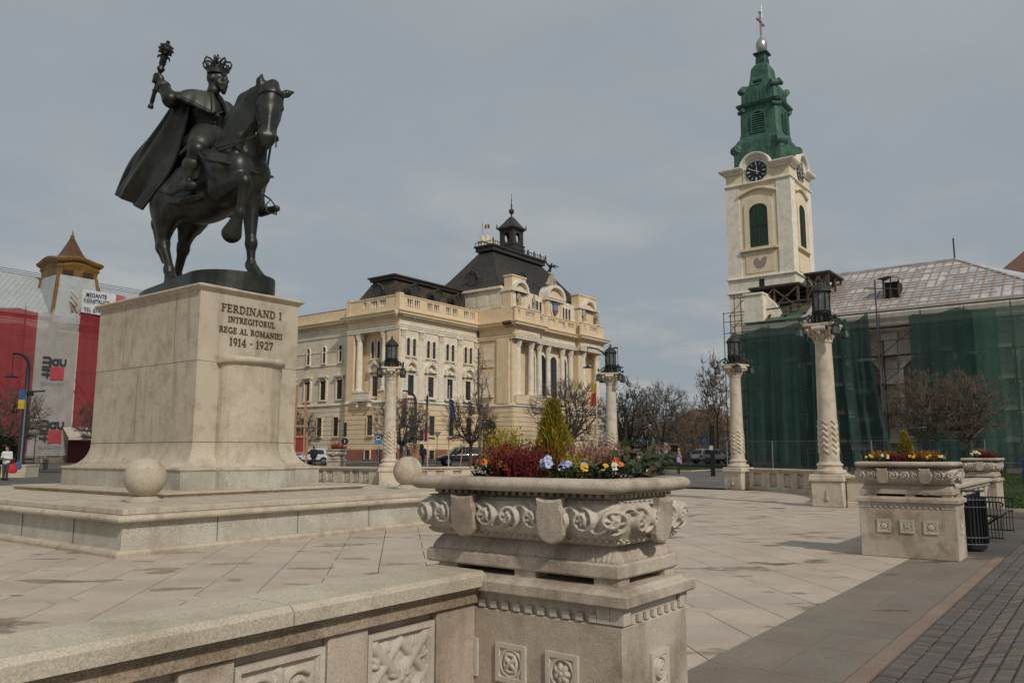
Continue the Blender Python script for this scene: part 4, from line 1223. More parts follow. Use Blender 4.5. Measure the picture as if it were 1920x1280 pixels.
def roman(mb, s, h, x0, x1, z0, yb, yf):
 """raised roman capitals with serifs, fitted between x0 and x1"""
 def arc(cx, cy, rx, ry, a, b, n=10): return [(cx + rx * math.cos(R(a + (b - a) * i / n)), cy + ry * math.sin(R(a + (b - a) * i / n))) for i in range(n + 1)]
 K, N = .15, .075
 def V(x, a=0., b=1., w=K, sf='both'):
  o = [([(x, a), (x, b)], w)]
  for yy in ((a + .03,) if sf in ('both', 'b') else ()) + ((b - .03,) if sf in ('both', 't') else ()): o.append(([(x - .17, yy), (x + .17, yy)], .06))
  return o
 G = {'F': (.62, V(.17) + [([(.17, .965), (.58, .965)], .07), ([(.57, 1), (.57, .8)], .06), ([(.17, .52), (.47, .52)], .07), ([(.46, .62), (.46, .42)], .05)]),
   'E': (.66, V(.17) + [([(.17, .965), (.58, .965)], .07), ([(.57, 1), (.57, .8)], .06), ([(.17, .52), (.47, .52)], .07), ([(.46, .62), (.46, .42)], .05), ([(.17, .035), (.6, .035)], .07), ([(.6, 0), (.6, .22)], .06)]),
   'R': (.74, V(.17) + [([(.17, .965), (.35, .965)] + arc(.36, .74, .2, .225, 90, -90) + [(.17, .515)], .1), ([(.36, .5), (.64, .03)], .14), ([(.58, .03), (.76, .03)], .06)]),
   'D': (.8, V(.17) + [([(.17, .965), (.32, .965)] + arc(.32, .5, .38, .465, 90, -90, 14) + [(.17, .035)], .11)]),
   'I': (.34, V(.17)), 'N': (.84, V(.15, w=N) + V(.69, w=N, sf='t') + [([(.13, .98), (.69, .0)], .15)]),
   'A': (.8, [([(.4, 1.0), (.12, .0)], N), ([(.38, 1.0), (.68, .0)], .15), ([(.22, .34), (.58, .34)], .06), ([(-.02, .03), (.26, .03)], .06), ([(.52, .03), (.84, .03)], .06)]),
   'T': (.72, V(.36, sf='b') + [([(.04, .965), (.68, .965)], .07), ([(.05, 1), (.05, .78)], .06), ([(.67, 1), (.67, .78)], .06)]),
   'G': (.84, [(arc(.44, .5, .34, .47, 50, 330, 18), .12), ([(.74, .42), (.74, .06)], .13), ([(.58, .42), (.86, .42)], .06), ([(.68, .98), (.68, .76)], .05)]),
   'O': (.86, [(arc(.43, .5, .35, .47, 0, 360, 24), .12)]), 'U': (.82, V(.17, .3, sf='t') + V(.66, .3, w=N, sf='t') + [([(.17, .34)] + arc(.415, .3, .245, .27, 180, 360) + [(.66, .34)], .11)]),
   'L': (.64, V(.17) + [([(.17, .035), (.58, .035)], .07), ([(.58, 0), (.58, .24)], .06)]),
   'M': (1.0, V(.16, w=N) + V(.84, w=K) + [([(.17, .98), (.5, .1)], .13), ([(.5, .1), (.84, .98)], N)]),
   '1': (.42, V(.22, sf='b') + [([(.2, .98), (.04, .8)], .07)]), '9': (.64, [(arc(.31, .68, .22, .29, 0, 360, 18), .11), ([(.53, .68)] + arc(.2, .62, .33, .6, 5, -75), .11)]),
   '4': (.7, [([(.46, 1), (.46, 0)], .13), ([(.46, .98), (.04, .3), (.66, .3)], .075), ([(.3, .03), (.62, .03)], .06)]),
   '2': (.64, [(arc(.3, .7, .22, .27, 170, -30) + [(.06, .06)], .11), ([(.04, .05), (.58, .05)], .1), ([(.58, 0), (.58, .22)], .06)]),
   '7': (.62, [([(.05, .95), (.55, .95), (.22, 0)], .12), ([(.06, 1), (.06, .78)], .06)]), '-': (.4, [([(.06, .48), (.34, .48)], .09)]), ' ': (.36, [])}
 tot = sum(G[c][0] + .09 for c in s) - .09; k = (x1 - x0) / tot; x = x0
 for c in s:
  w, st = G[c]
  for pts, th in st:
   for (a, b), (c2, d) in zip(pts[:-1], pts[1:]):
    dx, dy = (c2 - a) * k, (d - b) * h; L = math.hypot(dx, dy) or 1; nx, ny = -dy / L * th * h * .5, dx / L * th * h * .5; ex, ey = dx / L * th * h * .15, dy / L * th * h * .15
    P = [(x + a * k - ex + nx, z0 + b * h - ey + ny), (x + a * k - ex - nx, z0 + b * h - ey - ny), (x + c2 * k + ex - nx, z0 + d * h + ey - ny), (x + c2 * k + ex + nx, z0 + d * h + ey + ny)]
    mb.prism(P, yf - rnd.random() * .002, yb, 'y')
  x += (w + .09) * k
def pedestal():
 t = thing('monument_pedestal', 'tall inscribed granite pedestal carrying the bronze rider', 'pedestal', (11.02, 18.28, .836))
 Z0 = .836
 hx, hy = 1.335, 2.28
 bx, by = 1.81, 2.68
 def z(v): return v - Z0
 def outline(hx, hy, bump, w=.78, n=16):
  """rectangle with a shallow bowed front at -y"""
  p = [(hx, hy), (-hx, hy), (-hx, -hy), (-w, -hy)]
  if bump > 1e-4:
   p += [(-w * math.cos(PI * i / n), -hy - bump * math.sin(PI * i / n) ** .8) for i in range(1, n)]
  else:
   p += [(-w * math.cos(PI * i / n), -hy) for i in range(1, n)]
  return p + [(w, -hy), (hx, -hy)]
 def ring(hx, hy, bump, zz, w=.78): return [(a, b, zz) for a, b in outline(hx, hy, bump, w)]
 m = MB(); m.rings([ring(bx, by, .5, 0, 1.0), ring(bx, by, .5, z(1.215), 1.0)], smooth=False); m.build('base', M['granite_grey'], t)
 m = MB()
 m.rings([ring(bx + .01, by + .01, .5, z(1.217), 1.0)] + [ring(bx + .03 * math.cos(a), by + .03 * math.cos(a), .5, z(1.255) + .035 * math.sin(a), 1.0) for a in lin(-1.2, PI / 2, 6)], smooth=False)
 rs = []
 for i in range(13):
  a = PI / 2 * i / 12; q = 1 - math.sin(a)   # quarter-round flare
  rs.append(ring(hx + .42 * q, hy + .37 * q, (.5 + .0 * q), z(1.292 + .545 * (1 - math.cos(a))), .78 + .18 * q))
 m.rings(rs, smooth=True); m.build('flared_foot', M['granite'], t, 50)
 m = MB(); m.rings([ring(hx, hy, .5, z(1.843)), ring(hx, hy, .5, z(3.62))], smooth=False); m.build('lower_die', M['granite'], t)
 m = MB(); m.box(-hx, hx, -hy, hy, z(3.627), z(5.2)); m.build('upper_die', M['granite'], t)
 m = MB()
 m.rings([[(a, b, zz) for a, b in outline(.87, 2.275, bb, .86)] for bb, zz in [(.5, z(3.6)), (.585, z(3.62)), (.62, z(3.66)), (.62, z(3.71)), (.585, z(3.75)), (.45, z(3.77))]], smooth=True)
 m.build('half_column_top', M['granite'], t, 60)
 m = MB()
 def rc(d, zz): return [(-hx - d, -hy - d, zz), (hx + d, -hy - d, zz), (hx + d, hy + d, zz), (-hx - d, hy + d, zz)]
 m.rings([rc(.002, z(5.2)), rc(.03, z(5.215)), rc(.05, z(5.25))] + [rc(.06 + .05 * math.cos(a), z(5.3) + .04 * math.sin(a)) for a in lin(-PI / 2, PI / 2, 6)] + [rc(.03, z(5.345)), rc(.0, z(5.361))], smooth=False)
 m.build('cap', M['granite'], t)
 # joints
 m = MB()
 e = .0025
 m.box(-hx - e, hx + e, -hy - e, hy + e, z(3.6195), z(3.628))
 m.box(-hx - e, -hx + .01, -1.33, -1.322, z(3.63), z(5.2)); m.box(-hx - e, -hx + .01, .95, .957, z(3.63), z(5.2)); m.box(-hx - e, -hx + .01, .2, .207, z(1.86), z(3.61))
 m.rings([ring(hx + e, hy + e, .5, z(1.834)), ring(hx + e, hy + e, .5, z(1.846))], smooth=False)
 m.build('joint', M['joint'], t)
 for s_, x0, x1, zb, zt in (('FERDINAND I', 10.215, 11.85, 4.80, 4.972), ('INTREGITORUL', 10.4, 11.675, 4.572, 4.70), ('REGE AL ROMANIEI', 10.185, 11.89, 4.32, 4.45), ('1914 - 1927', 10.46, 11.64, 4.035, 4.215)):
  mb = MB(); w = roman(mb, s_, zt - zb, x0 - 11.02, x1 - 11.02, zb - Z0, -hy - .001, -hy - .022); mb.build('inscription_line', M['letter'], t)
 return t
def ball(loc, label, r=.36):
 t = thing('stone_ball', label, 'stone ball', loc, 0, 'granite balls on the plaza')
 m = MB(); m.lathe([(0, 0), (.31, 0), (.31, .03), (.24, .07), (.2, .1), (0, .1)], n=24); m.build('foot', M['granite'], t)
 m = MB(); m.sphere((0, 0, .43), r, 32, 20); m.build('globe', M['granite'], t)
 return t
platform(); pedestal()
b0 = ball((7.65, 14.1, .731), 'granite ball on the front left corner of the monument platform')
dup(b0, (14.37, 14.1, .731), 0, 'granite ball on the platform corner beside the nearest planter')
dup(b0, (30.6, 15.6, .0), 0, 'granite ball peeping over the right end of the nearest planter rim', sc=.8)
# ---------- town hall
M['cream'] = stone('cream plaster', (.68, .595, .465), (.42, .34, .24), .08, .35, .45, .1, 30, rough=.9)
M['yellow'] = stone('ochre plaster', (.66, .52, .345), (.46, .34, .21), .08, .3, .4, .1, 30, rough=.9)
M['trim'] = stone('white plaster trim', (.7, .63, .52), (.38, .31, .23), .08, .4, .5, .1, 30, rough=.9)
M['redplinth'] = stone('red plinth stone', (.25, .11, .075), (.16, .08, .06), .2, .5, .4, .2, 20)
M['copperdark'] = stone('dark copper roof', (.06, .045, .034), (.028, .024, .021), .1, .6, .8, .2, 20, (.095, .07, .048), .6)
M['slate'] = stone('dark seamed roof', (.042, .038, .036), (.022, .021, .021), .1, .5, .8, .2, 20, (.06, .05, .043), .55)
M['redtile'] = mat('red roof tile', (.22, .07, .035), .85, (.15, .05, .03), 3, bump=.4, bscale=18)
M['pane'] = mat('window glass', (.012, .014, .016), .08, (.03, .03, .03), .7, spec=.7)
M['wframe'] = mat('dark window frame', (.035, .025, .018), .6)
M['curtain'] = mat('pale curtain', (.25, .22, .18), .9)
M['statue_stone'] = stone('grey carved stone', (.36, .31, .24), (.13, .11, .09), .2, .7, .8, .3, 30)
M['darkvoid'] = mat('dark opening', (.02, .018, .016), .9)
class Bld:
 """a thing whose parts are given in world coordinates"""
 def __init__(s, name, label, cat, loc, group=None):
  s.t = thing(name, label, cat, loc, 0, group); s.loc = Vector(loc)
 def part(s, mb, name, m, parent=None, ang=40):
  o = mb.build(name, m, parent or s.t, ang)
  if parent is None: o.location = -s.loc
  return o
 def put(s, me, name, loc, rz=0, parent=None, subs=()):
  o = bpy.data.objects.new(name, me); C.objects.link(o); o.parent = parent or s.t
  o.location = Vector(loc) - s.loc; o.rotation_euler = (0, 0, rz)
  for n_, m_ in subs:
   c = bpy.data.objects.new(n_, m_); C.objects.link(c); c.parent = o
  return o
def mesh_of(mb, name, m, ang=40):
 o = mb.build(name, m, None, ang); me = o.data; bpy.data.objects.remove(o); return me
def arch_poly(w, z0, z1, n=8, rise=None):
 """opening outline: rectangle with a round (or flatter) head; z1 = crown"""
 r = w / 2; rise = r if rise is None else rise
 return [(-r, z0), (r, z0)] + [(r * math.cos(PI * i / n), z1 - rise + rise * math.sin(PI * i / n)) for i in range(n + 1)]
def ring_between(mb, po, pi, y0, y1):
 n = len(po)
 for i in range(n):
  j = (i + 1) % n
  a, b, c, d = po[i], po[j], pi[j], pi[i]
  mb.add([(a[0], y0, a[1]), (b[0], y0, b[1]), (c[0], y0, c[1]), (d[0], y0, d[1])], [(0, 1, 2, 3)])
  mb.add([(a[0], y0, a[1]), (b[0], y0, b[1]), (b[0], y1, b[1]), (a[0], y1, a[1])], [(3, 2, 1, 0)])
  mb.add([(d[0], y0, d[1]), (c[0], y0, c[1]), (c[0], y1, c[1]), (d[0], y1, d[1])], [(0, 1, 2, 3)])
def win_meshes(w, h, arched=False, surround=.16, mullion=True, fr=.07, sill=True, transom=.68, proj=.16, tm='trim'):
 """three meshes around local origin at the sill: trim, frame, pane. The front faces -y"""
 z1 = h
 inn = arch_poly(w, 0, z1) if arched else [(-w / 2, 0), (w / 2, 0), (w / 2, z1), (-w / 2, z1)]
 s = surround
 out = arch_poly(w + 2 * s, -.02, z1 + s) if arched else [(-w / 2 - s, -.02), (w / 2 + s, -.02), (w / 2 + s, z1 + s), (-w / 2 - s, z1 + s)]
 t = MB(); ring_between(t, out, inn, -proj, .02)
 if sill: t.box(-w / 2 - s - .06, w / 2 + s + .06, -proj - .08, .0, -.2, -.025)
 f = MB()
 fi = arch_poly(w - 2 * fr, fr, z1 - fr) if arched else [(-w / 2 + fr, fr), (w / 2 - fr, fr), (w / 2 - fr, z1 - fr), (-w / 2 + fr, z1 - fr)]
 ring_between(f, [(a * .998, b) for a, b in inn], fi, -.05, .0)
 if mullion: f.box(-.03, .03, -.045, 0, .04, z1 - .05)
 f.box(-w / 2 + .02, w / 2 - .02, -.047, 0, z1 * transom - .04, z1 * transom + .04)
 p = MB(); p.face([(a, -.012, b) for a, b in inn])
 return mesh_of(t, 'window', M[tm]), mesh_of(f, 'frame', M['wframe']), mesh_of(p, 'pane', M['pane'])
def capital(m, x, y, z0, z1, r, n=10):
 m.lathe([(r * .98, z0), (r * 1.1, z0 + .03), (r * .98, z0 + .06), (r * 1.0, z0 + .15), (r * 1.3, z1 - .12), (r * 1.45, z1 - .08)], (x, y, 0), 12)
 h = z1 - z0
 for ring in (0, 1):
  for i in range(8):
   a = 2 * PI * (i + ring * .5) / 8; c, s = math.cos(a), math.sin(a); q = r * (1.0 + .12 * ring); zz = z0 + h * (.12 + .32 * ring)
   m.tube([(x + q * c, y + q * s, zz), (x + q * 1.12 * c, y + q * 1.12 * s, zz + h * .25), (x + q * 1.38 * c, y + q * 1.38 * s, zz + h * .33)], [r * .2, r * .26, r * .14], 5)
 e = r * 1.42
 m.box(x - e, x + e, y - e, y + e, z1 - .1, z1)
def column(b, x, y, z0, z1, r, name='column'):
 m = MB(); h = z1 - z0
 m.box(x - r * 1.35, x + r * 1.35, y - r * 1.35, y + r * 1.35, z0, z0 + .16)
 m.lathe([(r * 1.3, z0 + .16), (r * 1.35, z0 + .24), (r * 1.12, z0 + .34), (r * 1.2, z0 + .42), (r * 1.0, z0 + .5), (r, z0 + h * .4), (r * .86, z1 - 1.0)], (x, y, 0), 20)
 capital(m, x, y, z1 - 1.0, z1, r * .86)
 return b.part(m, name, M['trim'])
def profx(mb, prof, s0, s1, axis, base, mitre=(0, 0)):
 """run a profile [(d outward, z)] along a facade. axis 'y': facade facing -y at y=base, s = x. axis 'x': facade facing -x at x=base, s = y.
 mitre: +1 extends the outer edge by d at that end (outer corner), -1 cuts it"""
 def pt(s, d, z): return (s, base - d, z) if axis == 'y' else (base - d, s, z)
 a = [pt(s0 - mitre[0] * d, d, z) for d, z in prof]; b = [pt(s1 + mitre[1] * d, d, z) for d, z in prof]
 if axis == 'x': a, b = b, a
 mb.rings([a[::-1], b[::-1]], smooth=False)
CORN = [(0, 17.9), (.12, 17.95), (.14, 18.12), (.32, 18.2), (.72, 18.28), (.72, 18.48), (.86, 18.62), (.86, 18.72), (0, 18.8)]
CORN2 = [(0, 18.15), (.16, 18.2), (.5, 18.3), (.5, 18.42), (.62, 18.55), (.62, 18.64), (0, 18.7)]
STRG = [(0, 7.4), (.06, 7.42), (.08, 7.6), (.25, 7.68), (.25, 7.82), (.1, 7.88), (.1, 8.0), (0, 8.0)]
ARCHI = [(0, 16.5), (.1, 16.5), (.1, 16.75), (.16, 16.77), (.16, 17.0), (.22, 17.04), (0, 17.1)]
def rust(z0, z1, step=.6, d=.09):
 p = [(-.3, z0), (d, z0)]
 n = round((z1 - z0) / step); st = (z1 - z0) / n
 for i in range(n):
  a = z0 + st * i; b = a + st
  if i: p += [(0, a), (0, a + .035), (d, a + .07)]
  p += [(d, b - .035)]
 p += [(d, z1), (-.3, z1)]
 return p
def balus(b, s0, s1, axis, base, z0=18.82, z1=20.75, bays=(), name='attic_parapet', th=.3):
 """parapet with pierced bays; bays: list of (a,b) pierced intervals along s"""
 m = MB()
 def bx(a, c, d0, d1, zz0, zz1):
  if axis == 'y': m.box(a, c, base + d0, base + d1, zz0, zz1)
  else: m.box(base + d0, base + d1, a, c, zz0, zz1)
 bx(s0, s1, 0, th, z0, z0 + .55); bx(s0, s1, .0, th, z1 - .4, z1 - .14); bx(s0 - .05, s1 + .05, -.08, th + .08, z1 - .138, z1)
 cur = s0
 for a, c in sorted(bays):
  bx(cur, a, -.0, th, z0 + .553, z1 - .403); cur = c
 bx(cur, s1, 0, th, z0 + .553, z1 - .403)
 o = b.part(m, name, M['yellow'])
 m = MB()
 for a, c in bays:
  k = max(2, round((c - a) / .3))
  for i in range(k):
   s = a + (c - a) * (i + .5) / k
   x, y = (s, base + th / 2) if axis == 'y' else (base + th / 2, s)
   m.lathe([(.06, z0 + .556), (.11, z0 + .75), (.05, z0 + 1.1), (.06, z1 - .405)], (x, y, 0), 6)
 q = b.part(m, 'balusters', M['trim'], o)
 if len(bays) > 5: q['kind'] = 'stuff'
 return o
def townhall():
 X0, Y0 = 67.57, 68.15          # street corner of the pavilion
 XC, YC = 82.475, 62.2          # central block
 XE = 104.9
 zg = .5
 b = Bld('town_hall', 'yellow and cream town hall with a dark hipped roof and cupola', 'town hall', (X0, Y0, zg))
 rz = -PI / 2
 # --- main walls
 w = MB()
 w.box(XC + .35, XE - .5, YC + 1.55, 79.5, zg, 23.35)
 w.box(X0 + 1.45, XC + .33, Y0 + .35, 79.4, zg, 18.75)
 w.box(X0 + 1.55, XC, 79.6, 125, zg, 18.15)
 b.part(w, 'core_wall', M['cream'])
 # pavilion, long face
 w = MB(); profx(w, [(-.3, 7.98), (0, 7.98), (0, 17.9), (-.3, 17.9)], X0 + .01, XC, 'y', Y0); b.part(w, 'upper_wall', M['cream'])
 w = MB(); profx(w, rust(2.06, 7.4), X0, XC, 'y', Y0)
 profx(w, rust(2.06, 7.4), Y0 + .002, 77.43, 'x', X0); b.part(w, 'rusticated_wall', M['yellow'])
 w = MB(); profx(w, [(-.3, zg), (.14, zg), (.14, 1.95), (.09, 2.055), (-.3, 2.055)], X0, XC, 'y', Y0, (1, 0)); profx(w, [(-.3, zg), (.14, zg), (.14, 1.95), (.09, 2.055), (-.3, 2.055)], Y0 + .3, 77.43, 'x', X0); b.part(w, 'plinth', M['redplinth'])
 # pavilion, short face with a columned recess
 w = MB()
 w.box(X0, X0 + 1.38, Y0 + .004, 70.3, 7.98, 17.9); w.box(X0, X0 + 1.38, 76.2, 77.43, 7.98, 17.9); w.box(X0, X0 + 1.38, 70.302, 76.198, 16.5, 17.9); w.box(X0, X0 + 1.38, 70.302, 76.198, 7.5, 8.0)
 w.box(X0 + .02, X0 + .9, 70.302, 71.75, 8.003, 9.1); w.box(X0 + .02, X0 + .9, 74.9, 76.198, 8.003, 9.1)
 w.box(X0 - .02, X0 + .6, Y0 - .04, Y0 + .9, 8.003, 16.49)
 b.part(w, 'corner_pier', M['yellow'])
 w = MB(); w.box(X0 + 1.2, X0 + 1.39, 70.303, 76.197, 8.0, 16.49); b.part(w, 'recess_wall', M['yellow'])
 column(b, X0 + .45, 71.05, 9.1, 16.49, .42); column(b, X0 + .45, 75.55, 9.1, 16.49, .42)
 # string course, architrave, cornice
 w = MB()
 profx(w, STRG, X0, XC, 'y', Y0, (1, 0)); profx(w, STRG, Y0 + .001, 77.43, 'x', X0, (0, 0)); b.part(w, 'string_course', M['trim'])
 w = MB(); profx(w, ARCHI, X0, XC, 'y', Y0, (1, 0)); profx(w, ARCHI, Y0, 77.43, 'x', X0, (0, 0)); b.part(w, 'architrave', M['trim'])
 w = MB(); profx(w, CORN, X0, XC, 'y', Y0, (1, 0)); profx(w, CORN, Y0, 77.43, 'x', X0, (0, .9)); b.part(w, 'cornice', M['yellow'])
 m = MB()
 for i in range(44): m.box(X0 + .1 + i * .335, X0 + .25 + i * .335, Y0 - .55, Y0 - .14, 18.05, 18.24)
 for i in range(27): m.box(X0 - .55, X0 - .14, Y0 + .1 + i * .335, Y0 + .25 + i * .335, 18.05, 18.24)
 o = b.part(m, 'modillions', M['trim']); 
 bays = []
 for i in range(4):
  c = 69.9 + 3.55 * i; bays += [(c - 1.15, c - .12), (c + .12, c + 1.15)]
 balus(b, X0 - .1, XC, 'y', Y0 - .05, bays=bays)
 balus(b, Y0 + .26, 77.5, 'x', X0 - .1, bays=[(70.5, 71.7), (72.0, 73.2), (74.0, 74.5)])
 m = MB()
 for (x, y) in ((X0 - .16, Y0 - .12), (X0 - .16, 76.9)): m = MB(); m.box(x, x + .75, y, y + .7, 18.83, 20.95); b.part(m, 'parapet_post', M['yellow'])
 # pilasters on the long face
 for x in (68.15, 71.3, 74.95, 78.6, 82.05):
  m = MB(); m.box(x - .36, x + .36, Y0 - .14, Y0 + .02, 9.0, 15.5); m.box(x - .46, x + .46, Y0 - .2, Y0 + .02, 8.0, 8.99)
  m.box(x - .4, x + .4, Y0 - .17, Y0, 15.4, 15.52)
  for i in (-1, 0, 1):
   for k in (0, 1): m.tube([(x + i * .25, Y0 - .14, 15.55 + k * .35), (x + i * .29, Y0 - .2, 15.8 + k * .35), (x + i * .33, Y0 - .33, 15.86 + k * .33)], [.1, .13, .07], 6)
  m.box(x - .48, x + .48, Y0 - .32, Y0, 16.36, 16.49)
  b.part(m, 'pilaster', M['trim'])
 W_low = win_meshes(1.05, 2.5); W_up = win_meshes(.56, 2.15, True, .12, False); W_gr = win_meshes(.98, 2.4, False, .06, tm='yellow'); W_bs = win_meshes(.95, 1.1, False, .08, True, .05, False, tm='yellow')
 def win(W, loc, r): return b.put(W[0], 'window', loc, r, subs=(('frame', W[1]), ('pane', W[2])))
 hood = MB()
 inn = arch_poly(1.5, 11.55 - 8.5, 12.35 - 8.5 + .15, 10, .75); out = arch_poly(2.1, 11.5 - 8.5, 12.8 - 8.5, 10, 1.0)
 ring_between(hood, out, inn, -.42, .02)
 hood.box(-1.1, -.72, -.46, .0, 2.92, 3.02); hood.box(.72, 1.1, -.46, 0, 2.92, 3.02)
 for s in (-1, 1):
  hood.box(s * .62, s * .95, -.14, 0, -.02, 2.6); hood.tube([(s * .8, -.3, 2.9), (s * .8, -.18, 2.65), (s * .8, -.1, 2.35)], [.13, .1, .06], 6)
  hood.sphere((s * .3, -.06, 3.3), (.22, .08, .2), 8, 5)
 hood.sphere((0, -.1, 3.42), (.2, .12, .26), 8, 6); hood.box(-.16, .16, -.5, 0, 4.15, 4.42)
 hood.box(-.75, .75, -.1, 0, 2.7, 2.88)
 hood.box(-1.05, 1.05, -.42, 0, -.32, -.205)
 HOOD = mesh_of(hood, 'arched_hood', M['trim'])
 for c in (69.55, 73.1, 76.7, 80.3):
  win(W_low, (c, Y0 - .01, 8.5), 0); b.put(HOOD, 'arched_hood', (c, Y0 - .01, 8.5))
  for s in (-.52, .52): win(W_up, (c + s, Y0 - .01, 13.35), 0)
  win(W_gr, (c + .2, Y0 - .1, 3.75), 0); win(W_bs, (c + .2, Y0 - .15, .85), 0)
 m = MB(); m.box(X0 + .3, XC, Y0 - .07, Y0, 12.95, 13.12); m.box(X0 + .3, XC, Y0 - .05, Y0, 14.75, 14.85); b.part(m, 'sill_band', M['trim'])
 # short face windows
 xr = X0 + 1.19
 win(W_low, (xr, 73.3, 8.6), rz); b.put(HOOD, 'arched_hood', (xr, 73.3, 8.6), rz)
 for s in (-.55, .55): win(W_up, (xr, 73.3 + s, 13.35), rz)
 win(W_gr, (X0 - .1, 72.7, 3.75), rz); win(W_bs, (X0 - .15, 73.0, .85), rz)
 m = MB()
 m.box(X0 - .75, X0 + .5, 72.3, 75.2, 7.9, 8.05); m.box(X0 - .78, X0 - .65, 72.3, 75.2, 8.06, 8.9); m.box(X0 - .85, X0 - .6, 72.25, 75.25, 8.92, 9.05)
 for y in (72.6, 74.6): m.box(X0 - .6, X0, y, y + .3, 7.2, 7.9)
 b.part(m, 'balcony', M['trim'])
 # --- left wing
 XW = 68.6
 w = MB(); w.box(XW, XW + 1, 77.44, 125, 7.98, 18.2); b.part(w, 'wing_wall', M['cream'])
 w = MB(); profx(w, rust(2.06, 7.4), 77.44, 125, 'x', XW); b.part(w, 'wing_rusticated_wall', M['cream'])
 w = MB(); profx(w, [(-.3, zg), (.14, zg), (.14, 1.95), (.09, 2.055), (-.3, 2.055)], 77.44, 125, 'x', XW); b.part(w, 'wing_plinth', M['redplinth'])
 w = MB(); profx(w, STRG, 77.44, 125, 'x', XW); profx(w, [(0, 12.9), (.08, 12.93), (.08, 13.05), (0, 13.1)], 77.44, 125, 'x', XW); profx(w, [(0, 14.75), (.06, 14.75), (.06, 14.9), (0, 14.9)], 77.44, 125, 'x', XW)
 profx(w, [(0, 16.6), (.1, 16.65), (.14, 16.95), (0, 17)], 77.44, 125, 'x', XW); b.part(w, 'wing_bands', M['trim'])
 w = MB(); profx(w, CORN, 77.5, 125, 'x', XW); b.part(w, 'wing_cornice', M['yellow'])
 w = MB(); w.box(XW, XW + .4, 77.6, 125, 18.82, 20.1); b.part(w, 'wing_attic', M['yellow'])
 w = MB(); w.grid([[(XW + .1, 77.6, 20.12), (XW + .1, 125, 20.12)], [(XW + 6, 77.6, 21.9), (XW + 6, 125, 21.9)]], False); b.part(w, 'wing_roof', M['redtile'])
 Hd = MB(); Hd.box(-1.0, 1.0, -.45, 0, 2.95, 3.1); Hd.box(-.9, .9, -.35, 0, 2.8, 2.94)
 for s in (-1, 1): Hd.box(s * .62, s * .82, -.12, 0, 0, 2.5); Hd.tube([(s * .72, -.3, 2.8), (s * .72, -.16, 2.55), (s * .72, -.08, 2.2)], [.12, .1, .05], 6)
 HDM = mesh_of(Hd, 'flat_hood', M['trim'])
 for i in range(9):
  y = 79.75 + 3.25 * i
  win(W_up, (XW - .01, y, 13.35), rz); win(W_low, (XW - .01, y, 8.5), rz); b.put(HDM, 'flat_hood', (XW - .01, y, 8.5), rz)
  win(W_gr, (XW - .1, y + .4, 3.75), rz)
 # --- mansard roof of the pavilion
 m = MB(); A = [(68.5, 69.6, 19.2), (82.6, 69.6, 19.2), (82.6, 79, 19.2), (68.5, 79, 19.2)]; Bq = [(69.75, 71.35, 23.4), (82.6, 71.35, 23.4), (82.6, 75.2, 23.4), (69.75, 75.2, 23.4)]
 m.rings([A, Bq], smooth=False)
 for i in range(34):
  x = 68.9 + i * .4; t = .5; m.bar((x, 69.6 - .01, 19.2), (max(69.75, min(82.6, x + .0)), 71.33, 23.4), .035, .05)
 b.part(m, 'mansard_roof', M['copperdark'])
 m = MB(); m.box(69.35, 82.7, 70.95, 75.5, 23.4, 23.75); m.box(69.1, 82.7, 70.75, 75.7, 23.75, 23.95); b.part(m, 'roof_crest', M['slate'])
 def dormer(loc, r, sc=1.0, arch=False):
  MM = Matrix.Translation(loc) @ Matrix.Rotation(r, 4, 'Z') @ Matrix.Scale(sc, 4)
  m = MB()
  pts = arch_poly(1.3, -.9, .75, 10) if arch else [(.68 * math.cos(a), .8 * math.sin(a)) for a in lin(0, 2 * PI, 16)[:-1]]
  m.rings([[(u, -.55, v) for u, v in pts][::-1], [(u, .9, v) for u, v in pts][::-1]], M=MM, smooth=False)
  m.tube([(-.95, -.6, .1), (-.75, -.62, .65), (0, -.64, 1.02), (.75, -.62, .65), (.95, -.6, .1)], .14, 6, MM)
  if arch: m.box(-.85, .85, -.6, .6, -1.1, -.85, MM)
  o = b.part(m, 'dormer', M['slate'])
  p = MB(); q = [(u * .74, -.57, v * .74) for u, v in pts]; p.add([MM @ Vector(k) for k in q], [tuple(range(len(q)))])
  x = b.part(p, 'pane', M['pane'], o)
 for x in (71.3, 75.6, 79.6): dormer((x, 69.9, 21.7), 0)
 dormer((68.95, 72.9, 21.7), rz)
 # --- central block
 w = MB()
 w.box(XC, XC + 1.2, YC + 1.19, Y0 - .002, 7.98, 17.9); w.box(XC, XE, YC + 1.2, YC + 2.4, 7.98, 17.9); w.box(XC + .02, XE - .03, YC + 1.23, 79, 17.902, 18.7)
 b.part(w, 'central_wall', M['yellow'])
 w = MB(); profx(w, rust(2.06, 7.4), YC, Y0 - .1, 'x', XC); profx(w, rust(2.06, 7.4), XC + .002, XE, 'y', YC); b.part(w, 'central_rusticated_wall', M['yellow'])
 w = MB(); profx(w, [(-.3, zg), (.14, zg), (.14, 1.95), (.09, 2.055), (-.3, 2.055)], YC, 64.9, 'x', XC); profx(w, [(-.3, zg), (.14, zg), (.14, 1.95), (.09, 2.055), (-.3, 2.055)], XC, XE, 'y', YC, (1, 0)); b.part(w, 'central_plinth', M['yellow'])
 w = MB(); profx(w, STRG, YC, Y0 - .1, 'x', XC); profx(w, STRG, XC, XE, 'y', YC, (1, 0))
 w.box(XC + .01, XE, YC + .01, YC + 1.19, 7.3, 7.98); b.part(w, 'central_string_course', M['trim'])
